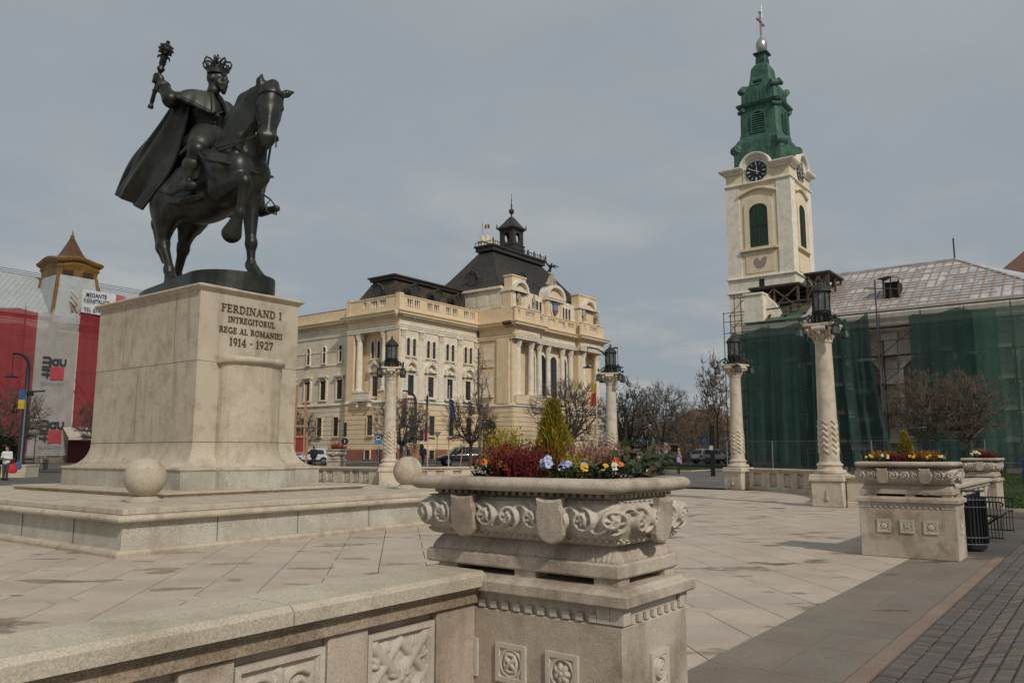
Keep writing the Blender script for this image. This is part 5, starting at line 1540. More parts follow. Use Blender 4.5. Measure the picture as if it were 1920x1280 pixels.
 w = MB(); w.box(XC - .1, XC + .3, 64.95, 67.1, .5, 4.95); w.prism([(66.02 + 1.075 * math.cos(a), 4.95 + 1.0 * math.sin(a)) for a in lin(0, PI, 12)], XC - .1, XC + .3, 'x'); b.part(w, 'carriage_arch', M['darkvoid'])
 w = MB(); w.box(XC - .05, XC - .002, 65.5, 67.2, 13.85, 15.4); w.box(XC - .12, XC, 65.3, 67.6, 12.9, 13.2)
 ring_between(w, [(a, c) for a, c in arch_poly(.1, 0, .1)], [(a, c) for a, c in arch_poly(.05, 0, .05)], 0, .01)
 w.prism([(66.45 + .78 * math.cos(a), 11.15 + .82 * math.sin(a)) for a in lin(0, PI, 12)] + [(65.67, 9.3), (67.23, 9.3)], XC - .06, XC - .01, 'x'); w.box(XC - .3, XC, 65.4, 67.5, 8.9, 9.2)
 b.part(w, 'blind_niche', M['cream'])
 # end piers of the front with paired columns
 def endbay(xa, xb, flip):
  w = MB()
  w.box(xa, xa + 1.0, YC + .15, YC + 1.195, 8.002, 16.49); w.box(xb - 1.0, xb, YC + .15, YC + 1.195, 8.002, 16.49) if flip else None
  w.box(xa + .3, xb - .1, YC - .3, YC + 1.0, 7.982, 9.1)
  b.part(w, 'pedestal', M['yellow'])
  for x in (xa + 1.35, xb - .95): column(b, x, YC + .2, 9.1, 16.49, .42)
 endbay(XC, 87.7, False); endbay(98.6, XE - .2, True)
 for x in (89.45, 91.6, 95.2, 97.4): column(b, x, YC + .75, 9.1, 16.49, .38)
 w = MB(); w.box(88.4, 98.4, YC + .3, YC + 1.19, 7.982, 9.1); b.part(w, 'balcony', M['yellow'])
 W_big = win_meshes(1.7, 6.0, True, .3, True, .1)
 W_mid = win_meshes(1.1, 2.0, False, .2)
 for x in (88.6, 93.4, 90.6 + .0, 95.9): win(W_big, (x, YC + 1.18, 9.15), 0) if x in (90.6, 95.9, 93.4) else None
 win(W_big, (88.0, YC + 1.18, 9.15), 0)
 # entablature breaking forward over the end bays
 for xa, xb in ((XC - .1, 88.0), (98.3, XE)):
  w = MB(); w.box(xa, xb, YC - .45, YC + 1.19, 16.5, 17.95); b.part(w, 'entablature', M['yellow'])
  w = MB(); profx(w, ARCHI, xa, xb, 'y', YC - .45, (1, 1)); profx(w, [(0, 17.3), (.05, 17.3), (.05, 17.75), (0, 17.75)], xa + .8, xb - .8, 'y', YC - .45); b.part(w, 'architrave', M['trim'])
  w = MB(); w.rings([[(xa - d, YC - .45 - d, z), (xb + d, YC - .45 - d, z), (xb + d, YC + 1.1, z), (xa - d, YC + 1.1, z)] for d, z in CORN[:-1]], smooth=False); b.part(w, 'cornice', M['yellow'])
 w = MB(); w.box(88.003, 98.297, YC + .3, YC + 1.19, 16.5, 17.95); b.part(w, 'entablature', M['cream'])
 w = MB(); profx(w, ARCHI, 88.2, 98.1, 'y', YC + .3); b.part(w, 'architrave', M['trim'])
 w = MB(); profx(w, CORN, 88.5, 97.8, 'y', YC + .3); b.part(w, 'cornice', M['yellow'])
 w = MB(); profx(w, CORN, YC - .4, Y0 + .2, 'x', XC - .1); profx(w, ARCHI, YC - .4, Y0 + .2, 'x', XC - .1); w.box(XC - .06, XC + .012, YC - .3, Y0, 17.0, 17.93); b.part(w, 'side_cornice', M['yellow'])
 w = MB(); w.box(XC - .25, XC - .003, 62.75, 64.75, 8.0, 16.49); b.part(w, 'side_pier', M['yellow'])
 for i, (xa, xb, yb, bays) in enumerate(((XC - .15, 87.9, YC - .5, [(82.9, 83.4), (84.6, 86.6)]), (88.1, 98.2, YC + .3, [(88.5, 89.8), (91, 92.8), (93.6, 95.4), (96.2, 97.8)]), (98.4, XE, YC - .5, [(99.2, 99.7), (100.9, 103.0)]))):
  balus(b, xa, xb, 'y', yb, bays=bays)
 w = MB(); w.box(XC - .1, XC + .25, YC + .0, Y0 - .1, 18.82, 20.75); w.prism([(64.9 + .95 * math.cos(a), 20.75 + .55 * math.sin(a)) for a in lin(0, PI, 10)], XC - .14, XC + .2, 'x'); b.part(w, 'side_parapet', M['yellow'])
 # attic storey
 w = MB(); w.box(XC + .1, XC + .6, YC + 1.3, 76, 18.8, 23.4)
 for y in (64.2, 66.6, 69.0, 71.4): w.box(XC + .06, XC + .1, y, y + 1.9, 21.3, 23.0); w.box(XC + .06, XC + .1, y, y + 1.9, 19.2, 20.9)
 b.part(w, 'attic_side_wall', M['cream'])
 w = MB(); w.box(XC + .1, XE - .3, YC + 1.0, YC + 1.6, 18.8, 23.3); b.part(w, 'attic_wall', M['cream'])
 W_at = win_meshes(.55, 2.0, True, .1, False)
 for c in (89.2, 96.6):
  for s in (-.8, 0, .8): win(W_at, (c + s, YC + .99, 20.6), 0)
 for xa, xb in ((XC - .0, 86.2), (99.0, XE - .2)):
  w = MB(); w.box(xa, xb, YC + .35, YC + 1.8, 18.8, 23.2); b.part(w, 'attic_pavilion', M['yellow'])
  c = (xa + xb) / 2
  w = MB(); w.box(xa + .25, xa + .85, YC + .2, YC + .35, 20.7, 22.9); w.box(xb - .85, xb - .25, YC + .2, YC + .35, 20.7, 22.9)
  po = arch_poly(3.2, 22.9, 24.55, 12, 1.3); pi = arch_poly(2.5, 22.9, 24.2, 12, 1.05); ring_between(w, [(u + c, v) for u, v in po], [(u + c, v) for u, v in pi], YC - .15, YC + .9)
  w.box(xa - .15, xb + .15, YC + .0, YC + 1.9, 22.95, 23.25)
  b.part(w, 'curved_pediment', M['trim'])
  w = MB(); w.prism([(u + c, v) for u, v in pi], YC + .3, YC + .9, 'y'); w.box(xa + .3, xb - .3, YC + .4, YC + 1.7, 23.26, 25.0); w.box(xa + .2, xb - .2, YC + .3, YC + 1.8, 25.0, 25.2); b.part(w, 'pediment_block', M['yellow'])
 w = MB(); w.box(90.9, 95.0, YC + .5, YC + 1.2, 18.8, 23.3); w.box(91.0, 91.6, YC + .35, YC + .5, 20.2, 23.2); w.box(94.3, 94.9, YC + .35, YC + .5, 20.2, 23.2); b.part(w, 'central_attic', M['yellow'])
 w = MB(); c = 92.95
 po = arch_poly(4.6, 23.3, 25.35, 14, 1.75); pi = arch_poly(3.7, 23.5, 24.95, 14, 1.4)
 ring_between(w, [(u + c, v) for u, v in po], [(u + c, v) for u, v in pi], YC + .0, YC + 1.6); w.box(90.6, 95.3, YC + .1, YC + 1.5, 23.0, 23.28); b.part(w, 'central_pediment', M['trim'])
 w = MB(); w.prism([(u + c, v) for u, v in pi], YC + .5, YC + 1.2, 'y'); b.part(w, 'tympanum', M['yellow'])
 # eaves of the big roof
 w = MB(); w.box(XC - .25, XE - .1, YC + 1.9, 77.3, 23.42, 23.75); b.part(w, 'eaves', M['cream'])
 # painted shield
 def shp(w, h): return [(-w, h), (w, h), (w, -h * .2), (w * .6, -h * .7), (0, -h), (-w * .6, -h * .7), (-w, -h * .2)]
 m = MB(); m.prism([(u + c - .0, v + 21.9) for u, v in shp(.62, .95)], YC + .3, YC + .498, 'y'); sh = b.part(m, 'coat_of_arms', mat('shield blue', (.05, .13, .27), .6))
 m = MB(); m.prism([(u + c, v + 21.35) for u, v in ((-.45, .25), (.45, .25), (.3, -.1), (0, -.32), (-.3, -.1))], YC + .27, YC + .299, 'y'); b.part(m, 'red_field', mat('shield red', (.4, .05, .04), .6), sh)
 m = MB(); m.box(c - .4, c + .4, YC + .26, YC + .299, 22.0, 22.15); m.box(c - .3, c - .1, YC + .26, YC + .299, 21.75, 22.45); m.box(c + .08, c + .3, YC + .26, YC + .299, 21.75, 22.4); b.part(m, 'silver_castle', mat('shield silver', (.45, .47, .48), .6), sh)
 m = MB()
 for i in range(5): m.box(c - .5 + i * .22, c - .38 + i * .22, YC + .3, YC + .48, 22.9, 23.12)
 m.box(c - .5, c + .5, YC + .3, YC + .48, 22.85, 22.98); b.part(m, 'mural_crown', mat('crown dark', (.08, .07, .06), .6), sh)
 m = MB()
 for s in (-1, 1): m.tube([(c + s * .8, YC + .4, 22.3), (c + s * .95, YC + .38, 21.5), (c + s * .6, YC + .38, 20.8), (c, YC + .38, 20.5)], [.1, .14, .13, .06], 6)
 b.part(m, 'carved_wreath', M['trim'])
 # hipped roof with standing seams
 m = MB()
 base = [(82.3, 64.2, 23.76), (105.0, 64.2, 23.76), (105.0, 76.6, 23.76), (82.3, 76.6, 23.76)]
 mid = [(84.3, 66.4, 26.0), (103.2, 66.4, 26.0), (103.2, 75.0, 26.0), (84.3, 75.0, 26.0)]
 top = [(87.8, 70.0, 30.6), (100, 70.0, 30.6), (100, 72.2, 30.6), (87.8, 72.2, 30.6)]
 m.rings([base, mid, top], smooth=False)
 for i in range(28):
  u = i / 27
  def lp(P, a, c): return tuple(P[a][k] + (P[c][k] - P[a][k]) * u for k in range(3))
  for (a, c) in ((0, 1), (3, 0)):
   if (a, c) == (3, 0) and i % 2: continue
   off = Vector((0, -.02, .02)) if a == 0 else Vector((-.02, 0, .02))
   m.bar(Vector(lp(base, a, c)) + off, Vector(lp(mid, a, c)) + off, .05, .08); m.bar(Vector(lp(mid, a, c)) + off, Vector(lp(top, a, c)) + off, .05, .08)
 b.part(m, 'hipped_roof', M['slate'])
 m = MB(); m.box(87.3, 100.5, 69.5, 72.7, 30.6, 31.2); m.box(87.1, 100.7, 69.3, 72.9, 31.2, 31.45)
 for i in range(25): m.box(87.2 + i * .555, 87.27 + i * .555, 69.35, 69.42, 31.45, 32.0)
 for i in range(7): m.box(87.2, 87.27, 69.35 + i * .55, 69.42 + i * .55, 31.45, 32.0)
 m.box(87.2, 100.6, 69.35, 69.42, 31.9, 31.97); m.box(87.2, 87.27, 69.35, 72.7, 31.9, 31.97)
 for x in (87.25, 89.6, 95.8, 97.4, 99, 100.5): m.box(x - .06, x + .06, 69.3, 69.45, 31.45, 32.3)
 b.part(m, 'roof_railing', M['slate'])
 dormer((83.5, 69.6, 25.4), rz, 1.15, True); dormer((88.0, 65.6, 25.6), 0, 1.15, True)
 # cupola
 cx, cy = 93.75, 71.0
 m = MB(); h = 1.28
 m.box(cx - 1.4, cx + 1.4, cy - 1.4, cy + 1.4, 31.4, 32.5); m.box(cx - 1.5, cx + 1.5, cy - 1.5, cy + 1.5, 32.5, 32.65)
 for sx in (-1, 1):
  for sy in (-1, 1): m.box(cx + sx * (h - .42), cx + sx * h, cy + sy * (h - .42), cy + sy * h, 32.65, 35.0)
 for k in range(4):
  a = k * PI / 2
  MM = Matrix.Translation((cx, cy, 0)) @ Matrix.Rotation(a, 4, 'Z') @ Matrix.Translation((0, -h, 0))
  mm = MB(); po = [(-.9, 32.65), (.9, 32.65), (.9, 34.9), (-.9, 34.9)]
  q = [(.5 * math.cos(t), 33.75 + .82 * math.sin(t)) for t in lin(0, 2 * PI, 16)[:-1]]
  # panel with an oval opening: fan of quads between the square and the oval
  sq = []
  for (u, v) in q:
   dx, dy = u, v - 33.75; s = min(.9 / max(abs(dx), 1e-6), 1.1 / max(abs(dy), 1e-6)); sq.append((dx * s, 33.75 + dy * s))
  ring_between(mm, sq, q, .06, .3)
  mm.v = [tuple(MM @ Vector(p)) for p in mm.v]
  m.add(mm.v, mm.f)
 m.box(cx - 1.4, cx + 1.4, cy - 1.4, cy + 1.4, 34.9, 35.15); m.box(cx - 1.65, cx + 1.65, cy - 1.65, cy + 1.65, 35.15, 35.35)
 for sx in (-1, 1):
  for sy in (-1, 1): m.tube([(cx + sx * 1.55, cy + sy * 1.55, 35.3), (cx + sx * 1.6, cy + sy * 1.6, 36.0)], [.16, .04], 5)
 m.rings([[(cx + sx * r_, cy + sy * r_, z) for sx, sy in ((-1, -1), (1, -1), (1, 1), (-1, 1))] for r_, z in ((1.5, 35.35), (1.0, 36.0), (.55, 36.7), (.2, 37.2))], smooth=False)
 m.lathe([(.12, 37.1), (.1, 37.6), (.2, 37.65), (.38, 37.9), (.42, 38.1), (.36, 38.35), (.12, 38.5), (.08, 38.9), (.2, 39.0), (.08, 39.1), (.05, 39.8), (.12, 39.85), (.04, 39.95), (.025, 40.9)], (cx, cy, 0), 12)
 b.part(m, 'cupola', M['slate'])
 m = MB(); m.box(93.6, 96.5, 76.6, 77.4, 24, 34.3); m.box(93.4, 96.7, 76.4, 77.6, 34.3, 34.6); m.box(93.6, 94.3, 76.6, 77.4, 34.6, 35.3); m.box(95.8, 96.5, 76.6, 77.4, 34.6, 35.3); m.box(94.6, 95.5, 76.6, 77.4, 34.6, 35.6); b.part(m, 'rear_gable', M['trim'])
 m = MB(); m.tube([(XC - .15, Y0 - .18, 7.9), (XC - .15, Y0 - .18, 18.0)], .09, 6); m.tube([(XC + .0, 70.6, 19.3), (XC + .0, 70.6, 22.6), (XC - .2, 70.9, 23.4)], .09, 6); b.part(m, 'downpipe', M['slate'])
 return b
def robed(name, label, loc, rz, h=2.1, raise_arm=False, group='stone figures on the town hall parapet'):
 """a standing draped stone figure"""
 P = [('c', (0, 0, .12), (0, 0, .95), .3, .22, .06, .9), ('c', (0, 0, .9), (0, .02, 1.45), .21, .24, .08), ('c', (-.2, .02, 1.5), (.2, .02, 1.5), .12, .12, .06), ('c', (0, .02, 1.6), (0, .0, 1.75), .07, .07, .03), ('e', (0, -.02, 1.88), (.12, .14, .17), .03),
   ('c', (.24, 0, 1.48), (.3, -.08, 1.12), .09, .07, .05), ('c', (.3, -.08, 1.12), (.1, -.24, 1.2), .07, .06, .04), ('c', (-.25, 0, 1.48), (-.33, -.02, 1.1), .09, .07, .05), ('c', (-.33, -.02, 1.1), (-.28, -.2, .85), .07, .06, .04),
   ('c', (-.15, -.2, .1), (-.05, -.18, .9), .1, .06, .05), ('c', (.15, -.2, .1), (.1, -.18, .8), .1, .06, .05), ('c', (.25, .02, .1), (.2, 0, 1.2), .13, .08, .05)]
 t = thing(name, label, 'statue', loc, rz, group)
 o = sculpt('figure', P, .05, M['statue_stone'], t)
 m = MB(); m.box(-.36, .36, -.34, .34, -.05, .13, b=.03); m.build('pedestal', M['trim'], t)
 t.scale = (h / 2.05,) * 3
 return t
townhall()
f0 = robed('stone_figure', 'draped stone figure in front of the left curved pediment of the town hall', (83.95, 62.35, 20.8), 0, 2.3)
dup(f0, (86.95, 62.0, 20.8), R(15), 'draped stone figure on the parapet corner, second from the left on the town hall', sc=2.2 / 2.05)
dup(f0, (100.1, 62.2, 20.8), R(-10), 'draped stone figure in front of the right curved pediment of the town hall', sc=2.3 / 2.05)
dup(f0, (103.35, 61.9, 20.8), R(10), 'draped stone figure against the sky at the right end of the parapet', sc=2.3 / 2.05)
t = thing('stone_group', 'carved stone figure group on top of the central pediment', 'statue', (92.6, 63.0, 25.3))
P = [('c', (0, 0, 0), (0, 0, 1.5), .4, .34, .1), ('e', (0, 0, 1.75), (.42, .35, .2), .08), ('c', (-.95, -.1, 0), (-.72, -.1, .8), .26, .2, .06), ('e', (-.68, -.15, 1.1), (.14, .15, .18), .05), ('c', (-.7, -.1, .8), (-.35, -.1, 1.2), .14, .1, .05), ('c', (.95, -.1, 0), (.72, -.1, .75), .26, .2, .06), ('e', (.7, -.15, 1.05), (.14, .15, .18), .05), ('c', (.7, -.1, .75), (.4, -.1, 1.15), .14, .1, .05), ('c', (-1.35, -.1, .1), (-.9, -.1, .35), .2, .16, .08), ('c', (1.35, -.1, .1), (.9, -.1, .35), .2, .16, .08)]
sculpt('figures', P, .06, M['statue_stone'], t)
t = thing('bronze_eagle', 'dark eagle with spread wings above the carved stone group', 'statue', (92.4, 63.0, 27.35), R(-25))
P = [('c', (0, .1, .25), (0, -.2, .75), .16, .22, .08), ('c', (0, -.2, .75), (0, -.38, 1.0), .15, .1, .06), ('e', (0, -.45, 1.05), (.11, .16, .11), .04), ('c', (0, -.55, 1.04), (0, -.68, .98), .05, .02, .02),
  ('c', (.1, 0, .75), (.8, .2, 1.0), .15, .12, .08), ('c', (.8, .2, 1.0), (1.7, .45, .95), .13, .05, .06), ('c', (.5, .2, .85), (1.3, .5, .65), .12, .05, .06),
  ('c', (-.1, 0, .75), (-.5, .2, 1.25), .15, .12, .08), ('c', (-.5, .2, 1.25), (-.8, .4, 2.0), .13, .05, .06), ('c', (-.3, .2, 1.0), (-.6, .5, 1.6), .12, .05, .06), ('c', (0, .2, .3), (0, .75, .12), .14, .1, .06), ('c', (0, 0, 0), (0, 0, .4), .14, .12, .06)]
sculpt('body', P, .05, M['bronze'], t)
# ---------- church under repair
M['churchwall'] = stone('church plaster', (.74, .62, .41), (.42, .32, .2), .08, .45, .5, .15, 30, (.76, .67, .5), .9)
M['churchwhite'] = stone('whitewashed plaster', (.74, .68, .57), (.42, .35, .25), .08, .5, .6, .15, 30, rough=.9)
M['navewall'] = stone('bare nave plaster', (.5, .42, .34), (.26, .2, .15), .1, .6, .6, .2, 20, (.58, .52, .45), .9)
M['verdigris'] = stone('green copper', (.036, .098, .072), (.012, .03, .024), .1, .65, 1.2, .15, 30, (.08, .165, .115), .6)
M['oldgreen'] = stone('patched green roofing', (.105, .14, .085), (.11, .085, .055), .1, .7, .8, .25, 20, (.08, .125, .085), .7)
M['shutter'] = mat('green shutter', (.018, .06, .038), .55, (.014, .045, .03), 12)
M['clock'] = mat('black clock face', (.012, .012, .013), .4)
M['white'] = mat('white paint', (.7, .7, .66), .5)
M['silver'] = mat('silvered metal', (.5, .48, .44), .35, (.38, .36, .32), 6, .8)
M['timber'] = mat('old timber', (.13, .085, .058), .85, (.07, .05, .038), 5, stretch=(1, 1, 1))
M['timber_new'] = mat('new batten wood', (.42, .22, .12), .8, (.34, .2, .12), 4)
M['tarp'] = mat('plastic roof sheet', (.56, .55, .54), .35, (.36, .36, .38), 1.2, lo=.4, hi=.6, spec=.5)
M['scaff'] = mat('rusty scaffold pole', (.1, .045, .03), .6, (.07, .055, .05), 3, .3)
M['scaffgrey'] = mat('steel scaffold pole', (.1, .1, .1), .5, (.07, .065, .06), 4, .5)
def net_mat(name, c, alpha, weave=22., c2=None):
 m, nt, b = nodes(name)
 v = _pos(nt, kind='Position')
 b.inputs['Roughness'].default_value = .8
 nt.links.new(_ramp(nt, _noise(nt, v, .8, 5, .6), .35, .65, c, c2 or tuple(x * .72 for x in c)), b.inputs['Base Color'])
 tr = nt.nodes.new('ShaderNodeBsdfTransparent'); mx = nt.nodes.new('ShaderNodeMixShader')
 tl = nt.nodes.new('ShaderNodeBsdfTranslucent'); tl.inputs['Color'].default_value = (*c, 1)
 m2 = nt.nodes.new('ShaderNodeMixShader'); m2.inputs[0].default_value = .35
 nt.links.new(b.outputs[0], m2.inputs[1]); nt.links.new(tl.outputs[0], m2.inputs[2])
 mx.inputs[0].default_value = alpha
 out = nt.nodes['Material Output']
 nt.links.new(tr.outputs[0], mx.inputs[1]); nt.links.new(m2.outputs[0], mx.inputs[2]); nt.links.new(mx.outputs[0], out.inputs['Surface'])
 return m
M['net_dark'] = net_mat('dark green netting', (.03, .088, .073), .82)
M['net_light'] = net_mat('light green netting', (.13, .28, .215), .5)
def tower():
 xa, xb, ya, yb = 66.4, 72.0, 20.55, 26.15
 cx, cy = (xa + xb) / 2, (ya + yb) / 2; H = (xb - xa) / 2
 b = Bld('church_tower', 'cream church tower with clock, green shutters and green copper spire', 'church tower', (cx, cy, .4))
 w = MB(); w.box(xa, xb, ya, yb, .3, 26.35); b.part(w, 'wall', M['churchwall'])
 def sq(h, z): return [(cx - h, cy - h, z), (cx + h, cy - h, z), (cx + h, cy + h, z), (cx - h, cy + h, z)]
 m = MB()
 for sx in (-1, 1):
  for sy in (-1, 1):   # corner pilasters
   m.box(cx + sx * (H - 1.15), cx + sx * (H + .08), cy + sy * (H - 1.15), cy + sy * (H + .08), 16.6, 25.2)
   m.box(cx + sx * (H - 1.15), cx + sx * (H + .08), cy + sy * (H - 1.15), cy + sy * (H + .08), .3, 15.3)
 b.part(m, 'corner_pilaster', M['churchwhite'])
 m = MB()
 m.rings([sq(H + .1, 15.35), sq(H + .1, 16.55)], smooth=False); b.part(m, 'plain_band', M['churchwhite'])
 m = MB()
 for z in (15.3, 16.55): m.rings([sq(H + .11, z - .06), sq(H + .26, z + .02), sq(H + .26, z + .1), sq(H + .11, z + .16)], smooth=False)
 m.rings([sq(H + .09, 24.95), sq(H + .2, 25.0), sq(H + .2, 25.1), sq(H + .1, 25.15)], smooth=False)
 b.part(m, 'string_course', M['churchwhite'])
 # cornice that arches over the clocks
 rz_ = [0, -PI / 2]
 for k in range(4):
  MM = Matrix.Translation((cx, cy, 0)) @ Matrix.Rotation(k * PI / 2, 4, 'Z') @ Matrix.Translation((0, -H, 0))
  path = [(-H - .0, 26.3), (-1.35, 26.3)] + [(-1.15 * math.cos(a) , 26.25 + 1.15 * math.sin(a)) for a in lin(.12, PI - .12, 14)] + [(1.35, 26.3), (H + .0, 26.3)]
  prof = [(.0, -.25), (.12, -.2), (.2, -.02), (.42, .05), (.5, .16), (.5, .26), (.0, .32)]
  rs = []
  n = len(path)
  for i, (u, v) in enumerate(path):
   a = path[max(i - 1, 0)]; c = path[min(i + 1, n - 1)]
   dx, dz = c[0] - a[0], c[1] - a[1]; L = math.hypot(dx, dz); nx, nz = -dz / L, dx / L
   ext = lambda d: (d if i == n - 1 else (-d if i == 0 else 0))
   rs.append([(u + nx * q + ext(d), -d - .05, v + nz * q) for d, q in prof])
  m = MB(); m.rings(rs, M=MM, smooth=False); 
  m.prism([(-1.2, 24.9), (1.2, 24.9)] + [(1.2 * math.cos(a), 26.2 + 1.2 * math.sin(a)) for a in lin(0, PI, 14)], -.06, .6, 'y', MM)
  b.part(m, 'clock_gable', M['churchwhite'])
  # clock
  m = MB(); cz = 26.0
  m.prism([(.92 * math.cos(a), cz + .92 * math.sin(a)) for a in lin(0, 2 * PI, 32)[:-1]], -.14, -.062, 'y', MM)
  ck = b.part(m, 'clock', M['clock'])
  m = MB()
  for i in range(12):
   a = i * PI / 6; L0, L1 = (.6, .82) if i % 3 else (.56, .84)
   w_ = .05 if i % 3 else .11
   m.bar(MM @ Vector((L0 * math.sin(a), -.15, cz + L0 * math.cos(a))), MM @ Vector((L1 * math.sin(a), -.15, cz + L1 * math.cos(a))), w_, .02, MM.to_3x3() @ Vector((0, 1, 0)))
  m.bar(MM @ Vector((.08, -.165, cz - .3)), MM @ Vector((.05, -.165, cz + .8)), .05, .02, MM.to_3x3() @ Vector((0, 1, 0)))
  m.bar(MM @ Vector((.3, -.168, cz - .14)), MM @ Vector((-.6, -.168, cz + .3)), .06, .02, MM.to_3x3() @ Vector((0, 1, 0)))
  b.part(m, 'dial_marks', M['white'], ck)
  # louvred window with surround and segmental hood
  m = MB()
  inn = arch_poly(1.62, 19.25, 23.1, 12, .62); out = arch_poly(2.5, 19.2, 23.75, 12, .72)
  ring_between(m, out, inn, -.09, .02)
  m.v = [tuple(MM @ Vector(p)) for p in m.v]
  hood = [(-1.7, 24.0), (-1.2, 24.2), (-.6, 24.42), (0, 24.5), (.6, 24.42), (1.2, 24.2), (1.7, 24.0)]
  m.tube([(u, -.14, v) for u, v in hood], .11, 6, MM); m.box(-1.6, 1.6, -.28, .0, 18.95, 19.15, MM); m.box(-1.25, 1.25, -.05, 0, 17.0, 18.6, MM)
  b.part(m, 'window_surround', M['churchwall'])
  m = MB()
  ring_between(m, inn, [(u * .9, 19.33 + (v - 19.25) * .955) for u, v in inn], -.07, .0); m.box(-.05, .05, -.075, 0, 19.3, 23.05); m.box(-.75, .75, -.075, 0, 21.1, 21.2)
  for i in range(36):
   z = 19.36 + i * .1; hw = .74
   if z > 22.4: hw = .74 * math.sqrt(max(.05, 1 - ((z - 22.4) / .72) ** 2))
   m.rings([[(-hw, -.055, z), (-hw, -.005, z + .085), (-hw, -.005, z + .1)], [(hw, -.055, z), (hw, -.005, z + .085), (hw, -.005, z + .1)]], smooth=False)
  m.v = [tuple(MM @ Vector(p)) for p in m.v]
  b.part(m, 'shutter', M['shutter'])
 m = MB()
 pts = [(-.55, 18.2), (-.3, 18.35), (0, 18.0), (.25, 18.3), (.6, 18.3), (.55, 17.9), (.35, 17.45), (0, 17.3), (-.4, 17.4), (-.6, 17.8)]
 m.prism([(cy - u, v) for u, v in pts], xa - .056, xa - .04, 'x'); b.part(m, 'bare_patch', stone('grey render patch', (.3, .25, .2), (.2, .17, .14), .1, .4, .3))
 m = MB(); m.box(xa - .12, xa - .1, cy - .3, cy + .15, 15.75, 16.4); b.part(m, 'slit', M['darkvoid'])
 # copper spire
 m = MB()
 def oc(h, z, c=.12):
  e = h * c
  return [(cx + u, cy + v, z) for u, v in ((-h, -h + e), (-h + e, -h), (h - e, -h), (h, -h + e), (h, h - e), (h - e, h), (-h + e, h), (-h, h - e))]
 prof = [(2.3, 26.5), (2.28, 28.0), (2.3, 28.1), (2.28, 28.5), (2.22, 29.1), (2.05, 29.4), (1.84, 29.7), (1.74, 30.2), (1.7, 32.3), (1.72, 32.6), (1.95, 32.75), (2.05, 32.95), (1.7, 33.05), (1.62, 33.1), (1.6, 34.4), (1.55, 34.7), (1.2, 35.0), (1.02, 35.4), (.92, 36.0), (.88, 36.5), (.82, 37.0), (.6, 37.4), (.45, 37.6), (.44, 38.4), (.46, 38.45), (.66, 38.6), (.66, 38.68), (.3, 38.85)]
 zf = lambda z: z if z < 32.6 else 32.6 + (z - 32.7) * .92
 m.rings([oc(h, zf(z)) for h, z in prof], smooth=False)
 sp = b.part(m, 'spire', M['verdigris'])
 def scroll(a, rad, z, r, w):
  MM = Matrix.Translation((cx + rad * math.cos(a), cy + rad * math.sin(a), z)) @ Matrix.Rotation(a, 4, 'Z') @ Matrix.Rotation(PI / 2, 4, 'X')
  m = MB(); m.lathe([(0, -w), (r * .55, -w), (r * .6, -w * .9), (r, -w * .95), (r, w * .95), (r * .6, w * .9), (r * .55, w), (0, w)], n=16, M=MM); b.part(m, 'volute', M['verdigris'], None)
 for i in range(4):
  a = PI / 4 + i * PI / 2
  scroll(a, 2.82, 28.7, .42, .55); scroll(a, 2.25, 32.35, .2, .45); scroll(a, 2.08, 34.35, .3, .38)
  scroll(i * PI / 2, 1.5, 35.0, .22, .42)
 for k in range(4):
  MM = Matrix.Translation((cx, cy, 0)) @ Matrix.Rotation(k * PI / 2, 4, 'Z'); m = MB()
  for i in range(6):
   u = -1.5 + i * .6
   m.box(u, u + .06, -2.34, -2.2, 27.2 + .03 * abs(i - 2.5), 27.9, MM); m.box(u * .8, u * .8 + .05, -2.29, -2.1, 28.45, 28.85, MM); m.box(u * .65, u * .65 + .05, -1.65, -1.5, 33.2, 33.9, MM); m.box(u * .22, u * .22 + .04, -.5, -.4, 37.1, 37.6, MM)
  o = b.part(m, 'seam_cleats', M['verdigris']); o['kind'] = 'stuff'
 for k in range(4):
  MM = Matrix.Translation((cx, cy, 0)) @ Matrix.Rotation(k * PI / 2, 4, 'Z') @ Matrix.Translation((0, -1.76, 0))
  m = MB(); out = arch_poly(1.35, 29.95, 32.05, 10); inn = arch_poly(1.1, 30.05, 31.92, 10); ring_between(m, out, inn, -.12, .2)
  for i in range(8):
   z = 30.12 + i * .215; hw = .52 if z < 31.3 else .52 * math.sqrt(max(.05, 1 - ((z - 31.35) / .6) ** 2))
   m.box(-hw, hw, -.11, .0, z, z + .11)
  m.v = [tuple(MM @ Vector(p)) for p in m.v]
  lo = b.part(m, 'louvre', M['verdigris'])
  p = MB(); p.add([MM @ Vector((u, -.0, v)) for u, v in inn], [tuple(range(len(inn)))]); b.part(p, 'dark_opening', M['darkvoid'], lo)
 m = MB(); m.lathe([(0, 38.1), (.25, 38.15), (.43, 38.4), (.52, 38.8), (.5, 39.15), (.38, 39.45), (.2, 39.62), (.12, 39.75), (.1, 39.85), (0, 39.9)], (cx, cy, 0), 18); b.part(m, 'ball', M['silver'])
 m = MB()
 q = Vector((cx, cy, 0)); ax = Vector((1, 0, 0))
 m.bar(q + Vector((0, 0, 39.8)), q + Vector((0, 0, 42.2)), .15, .15); m.bar(q + ax * -.62 + Vector((0, 0, 41.3)), q + ax * .62 + Vector((0, 0, 41.3)), .15, .15)
 for d in (ax * .68 + Vector((0, 0, 41.3)), ax * -.68 + Vector((0, 0, 41.3)), Vector((0, 0, 42.25))): m.sphere(q + d, .17, 8, 6)
 m.tube([q + Vector((0, -.15, 41.6)), q + Vector((0, -.15, 42.9))], .02, 5)
 b.part(m, 'cross', M['silver'])
